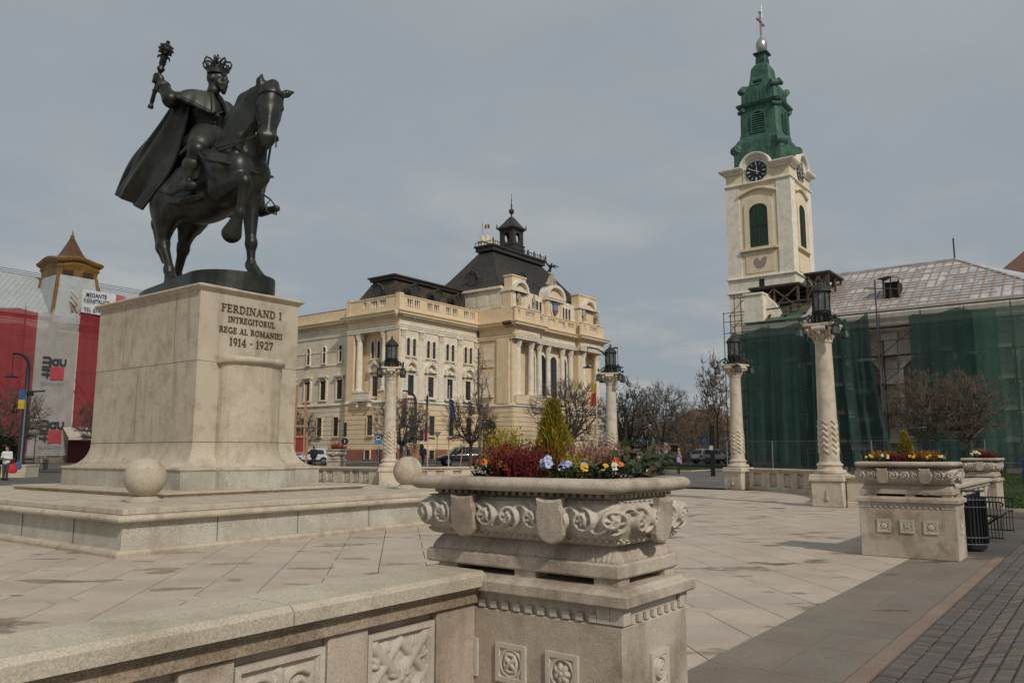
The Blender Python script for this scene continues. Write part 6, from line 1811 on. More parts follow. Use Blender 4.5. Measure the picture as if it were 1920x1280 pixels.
def nave():
 X0 = 60.0
 b = Bld('church_nave', 'church nave under repair with pale plaster walls and battened roof', 'church', (X0, 10, .4))
 w = MB(); w.box(X0, 78, -9, 22.5, .3, 10.55); b.part(w, 'wall', M['navewall'])
 w = MB()
 for y in (22.1, 19.0, 15.6, 12.2, 8.8, 5.4, 2.0, -1.4, -4.8, -8.2): w.box(X0 - .22, X0 - .002, y - .45, y + .45, .3, 9.4); w.box(X0 - .3, X0 - .002, y - .55, y + .55, 9.4, 9.9)
 b.part(w, 'pilasters', M['navewall'])
 for y in (17.3, 13.9, 10.5, 7.1, 3.7, .3):
  w = MB(); out = arch_poly(2.5, 2.6, 8.3, 12); inn = arch_poly(1.9, 2.8, 8.0, 12); ring_between(w, out, inn, -.14, .02)
  w.v = [(X0 + p[1], y - p[0], p[2]) for p in w.v]
  o = b.part(w, 'arched_window', M['churchwhite'])
  p = MB(); p.add([(X0 - .006, y - u, v) for u, v in inn], [tuple(range(len(inn)))]); b.part(p, 'boarding', mat('boarded opening', (.3, .26, .21), .9, (.2, .17, .14), 2), o)
  p = MB(); q = arch_poly(1.1, 6.7, 7.5, 10, .7); p.add([(X0 - .012, y - u, v) for u, v in q], [tuple(range(len(q)))]); b.part(p, 'fanlight', M['darkvoid'], o)
 w = MB(); prof = [(0, 10.0), (.12, 10.05), (.15, 10.3), (.3, 10.5), (.3, 10.7), (.62, 10.95), (.7, 11.2), (.7, 11.32), (0, 11.4)]
 profx(w, prof, -9, 22.6, 'x', X0); w.box(X0, 78, -9, 22.5, 10.56, 11.35); b.part(w, 'cornice', M['churchwhite'])
 # roof: eaves line, ridge and the hip towards the choir
 E0, RX, RZ = (59.25, 11.42), 69.0, 16.45
 def rp(y, t): return (E0[0] + (RX - E0[0]) * t, y, E0[1] + (RZ - E0[1]) * t)
 m = MB(); m.grid([[rp(22.3, 0), rp(17.9, 0)], [rp(22.3, 1), rp(17.9, 1)]], False)
 m.grid([[(RX, 22.3, RZ), (RX, 17.9, RZ)], [(78.6, 22.3, 11.42), (78.6, 17.9, 11.42)]], False)
 for i in range(16):
  for k in range(11):
   if rnd.random() < .45:
    y = 17.95 + i * .27; t = k / 11
    a, c = Vector(rp(y, t)), Vector(rp(y, t + 1 / 11)); m.bar(a + Vector((-.02, 0, .03)), c + Vector((-.02, 0, .03)), .03, .03)
 b.part(m, 'copper_roof', M['oldgreen'])
 m = MB(); m.bar((59.22, 22.35, 11.48), (59.22, 17.7, 11.48), .12, .1); b.part(m, 'gutter', M['verdigris'])
 m = MB()
 yh = 8.9
 m.grid([[rp(17.88, 0), rp(1.7, 0)], [rp(17.88, 1), rp(yh, 1)]], False)
 m.grid([[rp(1.7, 0), (69, -4.5, 11.42)], [rp(yh, 1), rp(yh, 1)]], False)
 m.grid([[(RX, 17.88, RZ), (RX, yh, RZ)], [(78.6, 17.88, 11.42), (78.6, 1.7, 11.42)]], False)
 m.add([(78.6, 1.7, 11.42), (RX, yh, RZ), (69, -4.5, 11.42)], [(0, 1, 2)])
 b.part(m, 'sheeted_roof', M['tarp'])
 # battens and counter battens
 nrm = Vector((-(RZ - E0[1]), 0, RX - E0[0])).normalized()
 m = MB(); m2 = MB(); r_ = random.Random(11)
 def ymin(t): return 1.7 + (yh - 1.7) * t
 for k in range(17):
  t = .035 + k * .058
  y0, y1 = ymin(t) + .1, 17.6
  y = y0
  while y < y1:
   L = r_.uniform(1.2, 4.2)
   if r_.random() > .13: m.bar(Vector(rp(y, t)) + nrm * .07, Vector(rp(min(y + L, y1), t)) + nrm * .07, .09, .05, nrm)
   y += L + (.0 if r_.random() < .6 else r_.uniform(.3, 1.2))
 y = 2.2
 while y < 17.6:
  tm = 1.0 if y > yh else (y - 1.7) / (yh - 1.7)
  m2.bar(Vector(rp(y, .03)) + nrm * .03, Vector(rp(y, max(.05, tm - .02))) + nrm * .03, .09, .05, nrm)
  y += .62
 b.part(m, 'battens', mat('sheeted pale batten', (.55, .52, .5), .6, (.45, .38, .33), 2)); b.part(m2, 'counter_battens', M['timber_new'])
 m = MB(); m.bar(rp(17.8, 0), rp(17.8, 1), .5, .1, nrm); m.bar(Vector(rp(1.75, .0)) + nrm * .05, Vector(rp(yh, 1)) + nrm * .05, .16, .12, nrm); m.bar(Vector((69, 17.9, 16.52)), Vector((69, yh, 16.52)), .2, .12)
 b.part(m, 'ridge_flashing', M['tarp'])
 m = MB(); m.box(59.3, 59.5, 1.7, 17.6, 11.43, 11.6); b.part(m, 'eaves_board', mat('eaves sheet', (.5, .43, .36), .6, (.4, .3, .22), 1.5))
 m = MB(); m.tube([(69, 9.0, 16.4), (69, 9.0, 18.2)], .06, 6); b.part(m, 'lightning_rod', M['scaff'])
 # roof hatch dormer with a bent lid
 m = MB(); a = Vector(rp(12.2, .3))
 m.grid([[a + Vector((-.9, .95, 1.2)), a + Vector((-1.0, .1, 1.3)), a + Vector((-.8, -.8, .95))], [a + Vector((.9, .7, 1.35)), a + Vector((.8, 0, 1.6)), a + Vector((.9, -.7, 1.25))]], False)
 m.bar(a + Vector((-.6, .55, -.4)), a + Vector((-.6, .5, 1.2)), .12); m.bar(a + Vector((-.6, -.5, -.4)), a + Vector((-.6, -.5, 1.0)), .12); m.bar(a + Vector((-.6, .1, -.4)), a + Vector((-.6, 0, 1.2)), .08)
 o = b.part(m, 'roof_hatch', M['timber'])
 m = MB(); m.box(a.x - .5, a.x + 1.0, a.y - .45, a.y + .45, a.z - .4, a.z + .95); b.part(m, 'dark_opening', M['darkvoid'], o)
 # white gable stump at the west end
 m = MB(); m.box(59.5, 61.2, 20.9, 22.35, 11.4, 13.7); m.prism([(20.9, 13.7), (20.9, 11.4), (19.7, 11.6), (20.2, 13.0)], 60.2, 61.2, 'x'); m.box(59.4, 61.3, 20.85, 22.4, 13.7, 13.85)
 b.part(m, 'gable_stump', M['churchwhite'])
def timbers():
 t = Bld('timber_shelter', 'ragged timber frame with a dark board roof beside the church tower', 'timber frame', (63.0, 19.5, 12.2))
 m = MB()
 m.box(60.6, 65.6, 18.4, 22.4, 14.35, 14.52); m.box(62.4, 66.3, 16.6, 18.6, 15.35, 15.52)
 t.part(m, 'board_roof', mat('weathered dark boards', (.05, .036, .03), .9, (.03, .025, .022), 3))
 r_ = random.Random(2)
 def beam(a, c, w=.17):
  m = MB(); m.bar(a, c, w, w * .8); t.part(m, 'beam', M['timber'])
 for x in (60.8, 63.0, 65.3):
  for y in (22.2, 20.4, 18.6): beam((x, y, 12.0 + (x - 60) * .52), (x, y, 14.35))
 for y0, y1 in ((22.2, 20.4), (20.4, 18.6)):
  for x in (60.7, 63):
   beam((x, y0, 12.8 + (x - 60.7) * .5), (x, y1, 14.2), .14); beam((x, y0, 14.2), (x, y1, 12.6 + (x - 60.7) * .5), .14)
 for x in (62.6, 64.4, 66.1):
  for y in (18.4, 17.4, 16.8): beam((x, y, 13.0 + (x - 62.6) * .5), (x, y, 15.35), .15)
 for y0, y1 in ((18.5, 17.5), (17.5, 16.8), (17.0, 18.3)): beam((62.5, y0, 13.4), (62.5, y1, 15.2), .14); beam((62.6, y0, 15.1), (62.6, y1, 13.2), .14)
 for z in (13.0, 12.55): beam((60.7 - (13 - z), 22.2, z), (60.7 - (13 - z), 17.6, z + .1), .13)
 for y in (17.9, 19.3, 20.6): beam((59.9, y, 11.95), (62.0, y, 13.1), .16)
def scaffolding():
 X1, X2 = 58.9, 59.75
 b = Bld('scaffolding', 'steel pole scaffolding along the church wall behind the green netting', 'scaffolding', (X1, 8, .4))
 ys = [23.0 - 2.6 * i for i in range(13)]
 for i, y in enumerate(ys):
  for x in (X1 + .12, X2):
   m = MB(); m.tube([(x, y, .35), (x, y, 11.2 if x < 59.5 else 10.0)], .04, 6); b.part(m, 'standard', M['scaff'] if i % 2 else M['scaffgrey'])
 for z in (2.3, 4.3, 6.3, 8.3, 10.3):
  m = MB(); m.box(X1 + .1, X2, ys[-1], ys[0] + .3, z - .06, z); b.part(m, 'deck', M['timber'])
  for zz in (z + 1.0,):
   m = MB(); m.tube([(X1 + .08, ys[-1], zz), (X1 + .08, ys[0] + .3, zz)], .03, 5); b.part(m, 'guard_rail', M['scaffgrey'])
 for i in range(0, 12, 2):
  for z in (4.3, 6.3, 8.3):
   m = MB(); m.tube([(X1 + .06, ys[i], z), (X1 + .06, ys[i + 1], z + 2)], .025, 5); m.tube([(X1 + .06, ys[i + 1], z + 2), (X1 + .06, ys[min(i + 2, 12)], z)], .025, 5); b.part(m, 'brace', M['scaff'])
 m = MB(); m.tube([(57.9, 12.55, .4), (57.95, 12.5, 13.4)], .05, 6); m.tube([(57.9, 13.2, 12.9), (57.9, 11.0, 12.6)], .035, 5); b.part(m, 'hoist_pole', M['scaffgrey'])
 # tower of light scaffold at the corner of the tower
 t = Bld('scaffolding', 'thin rusty scaffold tower rising at the foot of the church tower', 'scaffolding', (60, 24, .4))
 for (x, y) in ((59.6, 24.1), (61.0, 24.1), (59.6, 23.2), (61.0, 23.2), (59.6, 22.3), (61, 22.3)):
  m = MB(); m.tube([(x, y, .35), (x, y, 13.9 if y < 24 else 12.6)], .035, 5); t.part(m, 'standard', M['scaff'])
 for z in (2.4, 4.4, 6.4, 8.4, 10.2, 10.9, 11.8, 12.5, 13.6):
  for x in (59.6, 61.0):
   m = MB(); m.tube([(x, 24.15 if z < 12.6 else 23.3, z), (x, 22.2, z)], .028, 5); t.part(m, 'ledger', M['scaff'])
 for z in (4.4, 8.4, 10.9, 12.2):
  m = MB(); m.tube([(59.6, 23.7, z), (59.6, 22.5, z + 1.2)], .025, 5); t.part(m, 'brace', M['scaff'])
 # ragged boards lying at the net's upper corner
 m = MB()
 for i in range(9): m.bar((59.3 + rnd.random() * .6, 22.0 + rnd.random() * 1.6, 9.9 + rnd.random() * .5), (59.4 + rnd.random() * .8, 22.2 + rnd.random() * 1.8, 10.0 + rnd.random() * .6), .2, .05)
 t.part(m, 'loose_boards', M['timber'])
def net(name, label, cat, y0, y1, z0, z1, x, m, seed=1, fold=.1, sag=.25, axis='x', flare=0., group=None):
 """hanging sheet with folds and a scalloped top"""
 r = np.random.default_rng(seed); nu, nv = max(30, int(abs(y1 - y0) * 10)), 48
 ph = r.uniform(0, 6.28, 6)
 P = []
 for j in range(nv + 1):
  v = j / nv; row = []
  for i in range(nu + 1):
   u = i / nu; s = y0 + (y1 - y0) * u
   top = z1 - sag * abs(math.sin(PI * s / 2.6)) ** 1.4 + .12 * math.sin(.9 * s + ph[0])
   z = z0 + (top - z0) * v
   d = fold * (.5 * math.sin(3.1 * s + ph[1] + .5 * math.sin(2 * v + ph[2])) + .35 * math.sin(7.3 * s + ph[3] + 2 * v) + .15 * math.sin(15 * s + ph[4])) * (1.15 - v)
   d += .12 * math.sin(2.1 * z + ph[5]) * fold
   ss = s + flare * (1 - v) ** 2 * u * (1 if y1 < y0 else 1)
   row.append((x + d, ss, z) if axis == 'x' else (ss, x + d, z))
  P.append(row)
 mb = MB(); mb.grid(P, True)
 o = mb.build(name, m); tag(o, label, cat, group); return o
tower(); nave(); timbers(); scaffolding()
net('scaffold_net', 'dark green netting left of the nearest lantern column, on the church scaffold', 'net', 22.95, 16.05, .75, 11.0, 58.75, M['net_dark'], 1, .12, .3)
net('scaffold_net', 'doubled dark green net hanging in folds right of the nearest lantern column', 'net', 17.2, 13.2, .7, 11.3, 58.5, M['net_dark'], 2, .3, .7, flare=-1.3)
net('scaffold_net', 'middle green netting behind the round bare trees', 'net', 10.7, 5.6, .7, 10.95, 58.72, M['net_dark'], 3, .1, .25)
net('scaffold_net', 'brighter green netting at the right edge', 'net', 6.9, -8, .7, 11.0, 58.66, M['net_light'], 4, .1, .3)
# ---------- building with red and white netting
def text_geo(s, bold=.0):
 cu = bpy.data.curves.new('txt', 'FONT'); cu.body = s; cu.size = 1; cu.offset = bold; cu.resolution_u = 3
 o = bpy.data.objects.new('txt', cu); C.objects.link(o); bpy.context.view_layer.update()
 me = bpy.data.meshes.new_from_object(o.evaluated_get(bpy.context.evaluated_depsgraph_get())); bpy.data.objects.remove(o)
 v = np.array([p.co[:] for p in me.vertices]); f = [list(p.vertices) for p in me.polygons]
 mn, mx = v.min(0), v.max(0)
 return (v - mn) / np.maximum(mx - mn, 1e-6), f
def put_text(mb, s, x0, x1, z0, z1, y, rot=False, bold=.0):
 """lettering facing -y. rot: turned a quarter clockwise, reading downwards"""
 v, f = text_geo(s, bold)
 if rot: pts = [(x0 + (x1 - x0) * p[1], y, z1 - (z1 - z0) * p[0]) for p in v]
 else: pts = [(x0 + (x1 - x0) * p[0], y, z0 + (z1 - z0) * p[1]) for p in v]
 mb.add(pts, f)
M['net_red'] = net_mat('red netting', (.36, .025, .045), .82)
M['net_white'] = net_mat('white netting', (.52, .52, .5), .8)
M['zincdiamond'] = stone('grey shingle roof', (.36, .38, .38), (.25, .26, .26), .1, .4, .4, .2, 8, rough=.5)
M['goldcopper'] = stone('golden brown copper', (.17, .09, .022), (.07, .04, .016), .15, .65, .8, .2, 20, (.24, .135, .035), .5)
M['browncopper'] = stone('brown copper', (.1, .048, .025), (.05, .026, .016), .15, .5, .9, .2, 20, rough=.45)
M['orange_tube'] = mat('orange brace', (.42, .13, .05), .6)
M['cream_tube'] = mat('pale brace', (.55, .45, .36), .6)
M['black'] = mat('black paint', (.012, .014, .014), .45)
M['darkgrey'] = mat('dark grey metal', (.03, .034, .035), .4, metal=.3)
M['ink'] = mat('dark print', (.03, .03, .032), .8)
M['printred'] = mat('red print', (.42, .05, .065), .8)
M['banner'] = mat('white banner', (.66, .67, .68), .7)
M['navy'] = mat('navy print', (.015, .025, .07), .7)
def logo(mb, x, z, y):
 """rounded bold letters: a u in a row, m i t turned a quarter and running down"""
 def st(pts, w):
  for (a, b), (c, d) in zip(pts[:-1], pts[1:]):
   L = math.hypot(c - a, d - b) or 1; nx, nz = -(d - b) / L * w / 2, (c - a) / L * w / 2; ex, ez = (c - a) / L * w * .2, (d - b) / L * w * .2
   mb.prism([(x + a - ex + nx, z + b - ez + nz), (x + a - ex - nx, z + b - ez - nz), (x + c + ex - nx, z + d + ez - nz), (x + c + ex + nx, z + d + ez + nz)], y - rnd.random() * .004, y + .012, 'y')
 arc = lambda cx, cz, r, a, b, n=12: [(cx + r * math.cos(R(a + (b - a) * i / n)), cz + r * math.sin(R(a + (b - a) * i / n))) for i in range(n + 1)]
 st([(.02, 2.06), (.5, 2.06)] + arc(.5, 1.83, .23, 90, -90) + [(.02, 1.6)], .2); st([(.5, 1.6)] + arc(.5, 1.37, .23, 90, -90) + [(.02, 1.14)], .2)
 st([(.02, .86), (.73, .86)], .2); st([(.02, .42), (.73, .42)], .2); st([(.52, .6), (.52, .12)], .18)
 st(arc(1.17, 1.66, .25, 0, 360, 18), .19); st([(1.42, 1.98), (1.42, 1.32)], .19)
 st([(1.64, 2.0), (1.64, 1.62)] + arc(1.87, 1.62, .23, 180, 360) + [(2.1, 2.0)], .19)
def left_building():
 Y0 = 82.48
 b = Bld('building_under_repair', 'building wrapped for repair with a grey shingle roof and a brown bell shaped turret cap', 'building', (34, Y0, .5))
 w = MB(); w.box(-6, 62, Y0 + 1.3, 96, .4, 14.9); b.part(w, 'wall', M['cream'])
 m = MB(); m.grid([[(-6, Y0 + .9, 14.9), (62, Y0 + .9, 14.9)], [(-6, Y0 + 6.5, 19.8), (62, Y0 + 6.5, 19.8)], [(-6, 96, 15), (62, 96, 15)]], False)
 b.part(m, 'roof', M['zincdiamond'])
 m = MB()
 for i in range(150):     # diamond seams
  x = 16 + i * .5
  if x < 48:
   m.bar((x, Y0 + .9, 14.91), (x + 4.5, Y0 + 6.5, 19.81), .025, .02); m.bar((x + 4.5, Y0 + .9, 14.91), (x, Y0 + 6.5, 19.81), .025, .02)
 q = b.part(m, 'roof_seams', mat('zinc seams', (.3, .32, .32), .5))
 m = MB()
 for z in (19.85, 20.05, 20.25): m.tube([(-6, Y0 + 6.5, z), (62, Y0 + 6.5, z)], .03, 4)
 b.part(m, 'ridge_rails', M['darkgrey'])
 # tapered turret
 m = MB()
 cx, cy = 36.85, 85.5
 def sq(hx, z, o=0): return [(cx - hx, cy - hx, z), (cx + hx, cy - hx, z), (cx + hx, cy + hx, z), (cx - hx, cy + hx, z)]
 m.rings([sq(2.45, 14.5), sq(1.85, 19.5)], smooth=False); b.part(m, 'turret_cladding', M['zincdiamond'])
 for sx, sy in ((-1, -1), (1, -1), (1, 1), (-1, 1)):
  m = MB(); m.bar((cx + sx * 2.46, cy + sy * 2.46, 14.5), (cx + sx * 1.86, cy + sy * 1.86, 19.5), .26, .26); b.part(m, 'turret_rib', M['goldcopper'])
 def warped(h, z, bow):
  P = []
  for k in range(4):
   for i in range(8):
    u = -1 + 2 * i / 8; x, y = (u, -1) if k == 0 else (1, u) if k == 1 else (-u, 1) if k == 2 else (-1, -u)
    P.append((cx + x * h, cy + y * h, z + bow * (1 - u * u) ** 2))
  return P
 m = MB(); m.rings([warped(1.9, 19.5, 0), warped(1.95, 20.0, .2), warped(2.1, 20.3, .45), warped(2.02, 20.45, .45), warped(2.3, 20.7, .45), warped(2.37, 20.95, .45), warped(2.2, 21.1, .4)], smooth=False)
 cap = b.part(m, 'turret_cornice', M['goldcopper'])
 for s in (-1.0, 1.0):
  m = MB()
  for i in range(5): m.box(cx + s - .5, cx + s + .5, cy - 1.99, cy - 1.9, 19.55 + i * .1, 19.61 + i * .1)
  m.box(cx + s - .52, cx + s + .52, cy - 1.95, cy - 1.88, 19.53, 20.06); b.part(m, 'vent', M['browncopper'], cap)
 m = MB(); m.rings([warped(2.12, 21.1, .3), warped(1.75, 21.2, .2), warped(1.42, 21.38, .1), warped(1.12, 21.65, .05), warped(.86, 22.05, 0), warped(.62, 22.6, 0), warped(.4, 23.15, 0), warped(.2, 23.7, 0)], smooth=False); b.part(m, 'bell_roof', M['browncopper'])
 m = MB(); m.lathe([(.2, 23.65), (.27, 23.75), (.17, 23.87), (.23, 23.98), (.13, 24.1), (.08, 24.35), (.02, 24.7), (0, 24.75)], (cx, cy, 0), 10); b.part(m, 'finial', M['goldcopper'])
 m = MB(); m.sphere((39.2, Y0 + 3.2, 17.6), (1.2, .8, 2.0), 14, 8); o = b.part(m, 'round_dormer', M['goldcopper'])
 # shop level
 m = MB(); m.box(26, 33, Y0 + 1.15, Y0 + 1.29, .45, 3.2); b.part(m, 'shop_windows', M['darkvoid'])
 m = MB(); m.grid([[(35.3, Y0 - 3.0, 3.1), (41, Y0 - 3.0, 3.35)], [(35.9, Y0 - .3, 4.1), (41, Y0 - .3, 4.3)]], False); m.box(35.3, 41, Y0 - 3.05, Y0 - 3, 2.85, 3.1); b.part(m, 'awning', mat('sand awning', (.5, .43, .36), .8))
 m = MB(); m.box(36.6, 41, Y0 - .2, Y0 - .05, .5, 3.0); b.part(m, 'shop_front', mat('wine red shop front', (.12, .015, .025), .3))
 return b
left_building()
s_ = Bld('scaffolding', 'scaffold frame with crossed braces in front of the red and white netting', 'scaffolding', (34, 82, .5))
for x in (29.4, 31.9, 34.4, 36.8, 39.2):
 m = MB(); m.tube([(x, 82.7, .5), (x, 82.7, 15.6 if x != 36.8 else 18.4)], .05, 6); s_.part(m, 'standard', M['cream_tube'] if 33 < x < 38 else M['orange_tube'])
for z in (2.6, 4.6, 6.6, 8.6, 10.6, 12.6, 14.2):
 m = MB(); m.tube([(28, 82.75, z), (41, 82.75, z)], .035, 5); s_.part(m, 'ledger', M['cream_tube'])
for (a, c, mm) in (((34.06, 2.2), (36.65, 9.2), 'cream_tube'), ((34.0, 9.1), (36.9, 4.3), 'cream_tube'), ((36.9, 4.2), (40, 9.6), 'orange_tube'), ((36.9, 8.9), (40, 4.2), 'orange_tube'), ((29.5, 4.4), (32.6, 9.8), 'orange_tube'), ((29.5, 9.2), (32.8, 4.6), 'orange_tube')):
 m = MB(); m.tube([(a[0], 82.58, a[1]), (c[0], 82.58, c[1])], .07, 5); s_.part(m, 'brace', M[mm])
for i in range(7):
 m = MB(); a = Vector((36.3 + rnd.random() * .7, 82.6 + rnd.random(), 15.2 + rnd.random() * 2)); m.bar(a, a + Vector((rnd.uniform(-.9, .9), .2, rnd.uniform(.2, 1.0))), .22, .06); s_.part(m, 'plank', M['timber_new'])
n_ = net('scaffold_net', 'red netting on the far left, behind the bare tree', 'net', 24, 32.95, 1.7, 15.15, 82.42, M['net_red'], 21, .13, .12, 'y', group=None)
n_ = net('scaffold_net', 'white netting printed with two red square logos', 'net', 32.9, 36.75, 1.35, 15.05, 82.36, M['net_white'], 22, .05, .12, 'y')
for k, (ox, oz) in enumerate(((0, 0), (.22, -6.12))):
 m = MB()
 logo(m, 33.62 + ox, 8.72 + oz, 82.24)
 o = m.build('logo_lettering', M['ink'], n_)
 m = MB(); m.face([(34.42 + ox, 82.26, 8.68 + oz), (35.66 + ox, 82.26, 8.68 + oz), (35.66 + ox, 82.26, 9.9 + oz), (34.42 + ox, 82.26, 9.9 + oz)]); m.build('red_square', M['printred'], n_)
 m = MB(); put_text(m, 'baumit.com', 33.62 + ox, 35.72 + ox, 8.16 + oz, 8.52 + oz, 82.25); m.build('web_address', mat('faded print', (.22, .22, .22), .8), n_)
net('scaffold_net', 'dark red netting strip between the white netting and the pedestal', 'net', 36.85, 41.5, 3.4, 15.75, 82.4, M['net_red'], 23, .13, .1, 'y')
bn = thing('advertising_banner', 'white contractor banner with navy lettering, tied high on the scaffold', 'banner', (36.8, 82.2, 15.7))
P = [[(u * 3.35, .06 * math.sin(5 * u) * (1 - v) + .04 * math.sin(9 * u), -.05 + 2.35 * v - .12 * u * (1 - v)) for u in lin(0, 1, 24)] for v in lin(0, 1, 12)]
m = MB(); m.grid(P); m.build('sheet', M['banner'], bn)
m = MB(); put_text(m, 'MEDANTE', .35, 2.4, 1.62, 2.02, -.08, False, .02); put_text(m, 'CONSTRUCT', .15, 2.7, 1.02, 1.42, -.08, False, .02); put_text(m, 'SRL', 1.6, 2.3, .66, .9, -.08, False, .02); put_text(m, 'TEL 074', .2, 1.85, .08, .48, -.08, False, .02)
m.build('lettering', M['navy'], bn)
m = MB(); m.face([(3.4, .02, .3), (4.4, .02, .2), (4.4, .02, 2.2), (3.4, .02, 2.3)]); m.build('pink_panel', mat('pink panel', (.5, .12, .14), .8), bn)
# ---------- bare trees
M['bark'] = mat('grey bark', (.12, .095, .07), .9, (.07, .055, .042), 6, bump=.5, bscale=20)
M['twig'] = mat('brown twigs', (.135, .105, .08), .9, (.09, .07, .054), 3)
M['twig_pale'] = mat('pale brown twigs', (.17, .125, .085), .9, (.1, .078, .055), 2)
M['leaf_dry'] = leafmat('dry leaves', (.22, .12, .03), (.12, .08, .03), .7, 2)
def branches(seed, th, cr, chh, nl, upright=.5, density=1., spread=1.0, flat=0.):
 """crown grown towards tips scattered through an ellipsoid; each tip joins the nearest older branch"""
 r = np.random.default_rng(seed); T = []; out = []
 R0 = .05 * (cr + th * .3)
 top = np.array((r.normal(0, .04), r.normal(0, .04), th))
 T.append(([Vector((0, 0, 0)), Vector(top * .5 + (.03, .02, 0)), Vector(top)], [R0 * 1.2, R0 * .95, R0 * .9]))
 cc = np.array((0, 0, th + chh * .47)); ax = np.array((cr, cr, chh * .53))
 N = [top - (0, 0, .15 * th), top - (0, 0, .05 * th), top]; RR = [R0 * .8] * 3
 def tips(n, q0):
  u = r.normal(0, 1, (n, 3)); u /= np.linalg.norm(u, axis=1, keepdims=True)
  a = np.arctan2(u[:, 1], u[:, 0]); lump = 1 + .1 * np.sin(3 * a + seed) + .08 * np.sin(7 * u[:, 2] * 2 + a)
  return cc + u * ax * (r.uniform(q0, 1, n) ** .45 * lump)[:, None]
 def join(P, rad, wob, up, keep):
  A = np.array(N)
  for p in P:
   d2 = ((A - p) ** 2).sum(1) + .9 * np.maximum(0, ((A - top) ** 2).sum(1) - ((p - top) ** 2).sum()) + 2. * np.maximum(0, A[:, 2] - p[2] + .05)
   k = int(d2.argmin()); q = A[k]; d = p - q; L = np.linalg.norm(d)
   if L < .05: continue
   o = r.normal(0, wob * L, 3); sag = np.array((d[0], d[1], 0)) * .18
   m1 = q + d * .35 + o * .6 + sag * up; m2 = q + d * .7 + o + sag * up * .7
   r0 = min(RR[k] * .8, rad)
   pts = [q, m1, m2, p]; rr = [r0, r0 * .8, r0 * .62, r0 * .4]
   (T if keep == 2 else out).append(([Vector(x) for x in pts], rr))
   if keep:
    for x, y in zip(pts[1:], rr[1:]): N.append(x); RR.append(y)
 S = cr * cr * chh / 19.
 P = []
 for i in range(nl):
  a = 2 * PI * (i + r.random() * .5) / nl; el = r.uniform(.0, 1.25)
  P.append(cc * (.9, .9, 1) + ax * .62 * np.array((math.cos(a) * math.cos(el), math.sin(a) * math.cos(el), math.sin(el) * .9 - .3)))
 join(P, R0 * .5, .1, 1, 2)
 join(tips(int(90 * density), .05), R0 * .22, .1, .8, 1)
 join(tips(int(620 * density), .12), R0 * .1, .1, .6, 1)
 E = np.array(N); n = int(3000 * density)
 for k in r.integers(len(N) // 8, len(N), n):
  q = E[k]; v = (q - cc) / ax; d = v / (np.linalg.norm(v) + .1) * (.75) * spread + r.normal(0, .38, 3) + (0, 0, upright)
  d /= np.linalg.norm(d); L = r.uniform(.18, .42) * cr / 2.4
  e = q + d * L
  if (((e - cc) / ax) ** 2).sum() > 1.35: continue
  out.append(([Vector(q), Vector(q + d * L * .5 + r.normal(0, .06 * L, 3)), Vector(e)], [R0 * .05, R0 * .04, R0 * .025]))
 return T, out
def tree(name, label, loc, seed, th, cr, chh, nl=9, upright=.5, density=1., spread=1., tw='twig', leaves=0, group='bare trees round the square', minr=.0055):
 t = thing(name, label, 'tree', loc, 0, group)
 T, out = branches(seed, th, cr, chh, nl, upright, density, spread)
 m = MB()
 for p, rr in T: m.tube(p, rr, 7)
 m.build('trunk', M['bark'], t)
 V = []; F = []; o = 0     # crown twigs as three sided tapering rods
 for p, rr in out:
  n = len(p)
  for i in range(n):
   d = (p[min(i + 1, n - 1)] - p[max(i - 1, 0)]).normalized(); u = d.orthogonal(); w = d.cross(u); q = max(rr[i], minr)
   for k in range(3):
    a = 2.0944 * k; V.append(p[i] + (u * math.cos(a) + w * math.sin(a)) * q)
  for i in range(n - 1):
   for k in range(3):
    a, b_ = o + i * 3 + k, o + i * 3 + (k + 1) % 3; F.append((a, b_, b_ + 3, a + 3))
  o += 3 * n
 c = mesh_np('crown', np.array([v[:] for v in V]), np.array(F), M[tw], t, True)
 if leaves:
  r = np.random.default_rng(seed); pick = r.integers(0, len(V), leaves); P0 = np.array([V[i][:] for i in pick]) + r.normal(0, .06, (leaves, 3))
  A = r.normal(0, .09, (leaves, 3)); B_ = r.normal(0, .09, (leaves, 3))
  mesh_np('leaves', np.stack([P0, P0 + A, P0 + A * .5 + B_], 1).reshape(-1, 3), np.arange(leaves * 3).reshape(-1, 3), M['leaf_dry'], t, False)
 return t
def gz(x, y): return (x, y, g(x, y) - .02)
ta = tree('round_tree', 'round bare tree behind the lantern column nearest the town hall corner', gz(41.44, 41.36), 1, 1.75, 2.3, 3.6, 10, .55)
tb = tree('round_tree', 'round bare tree with pale trunk beside the black car', gz(50.58, 42.53), 2, 1.9, 2.4, 4.0, 10, .6)
tc = tree('round_tree', 'large dense round bare tree behind the conifer of the nearest planter', gz(52.08, 33.92), 3, 2.1, 3.15, 4.9, 12, .6, 1.05)
td = tree('round_tree', 'round bare tree behind the dark benches, between the two middle columns', gz(56.46, 28.13), 4, 2.1, 2.5, 4.6, 11, .9, .95)
te = tree('round_tree', 'left of the two round bare trees in front of the church netting', gz(48.71, 8.54), 5, 2.0, 2.05, 3.9, 12, .75, 1.08, tw='twig_pale')
dup(te, gz(50.24, 6.51), R(100), 'right of the two round bare trees in front of the church netting')
dup(ta, gz(20.9, 55.26), R(40), 'small round bare tree in front of the red netting at the far left')
dup(ta, gz(28.9, 59.2), R(200), 'bare twigs of a tree half hidden behind the left side of the pedestal')
dup(ta, gz(39.3, 50.9), R(70), 'bare tree beside the timber frame, behind the right side of the pedestal', sc=.85)
tree('sapling', 'tall slim bare sapling rising in front of the town hall carriage arch', gz(49.49, 40.67), 8, 4.2, .85, 6.0, 6, .9, .3, .7, 'twig_pale', group=None)
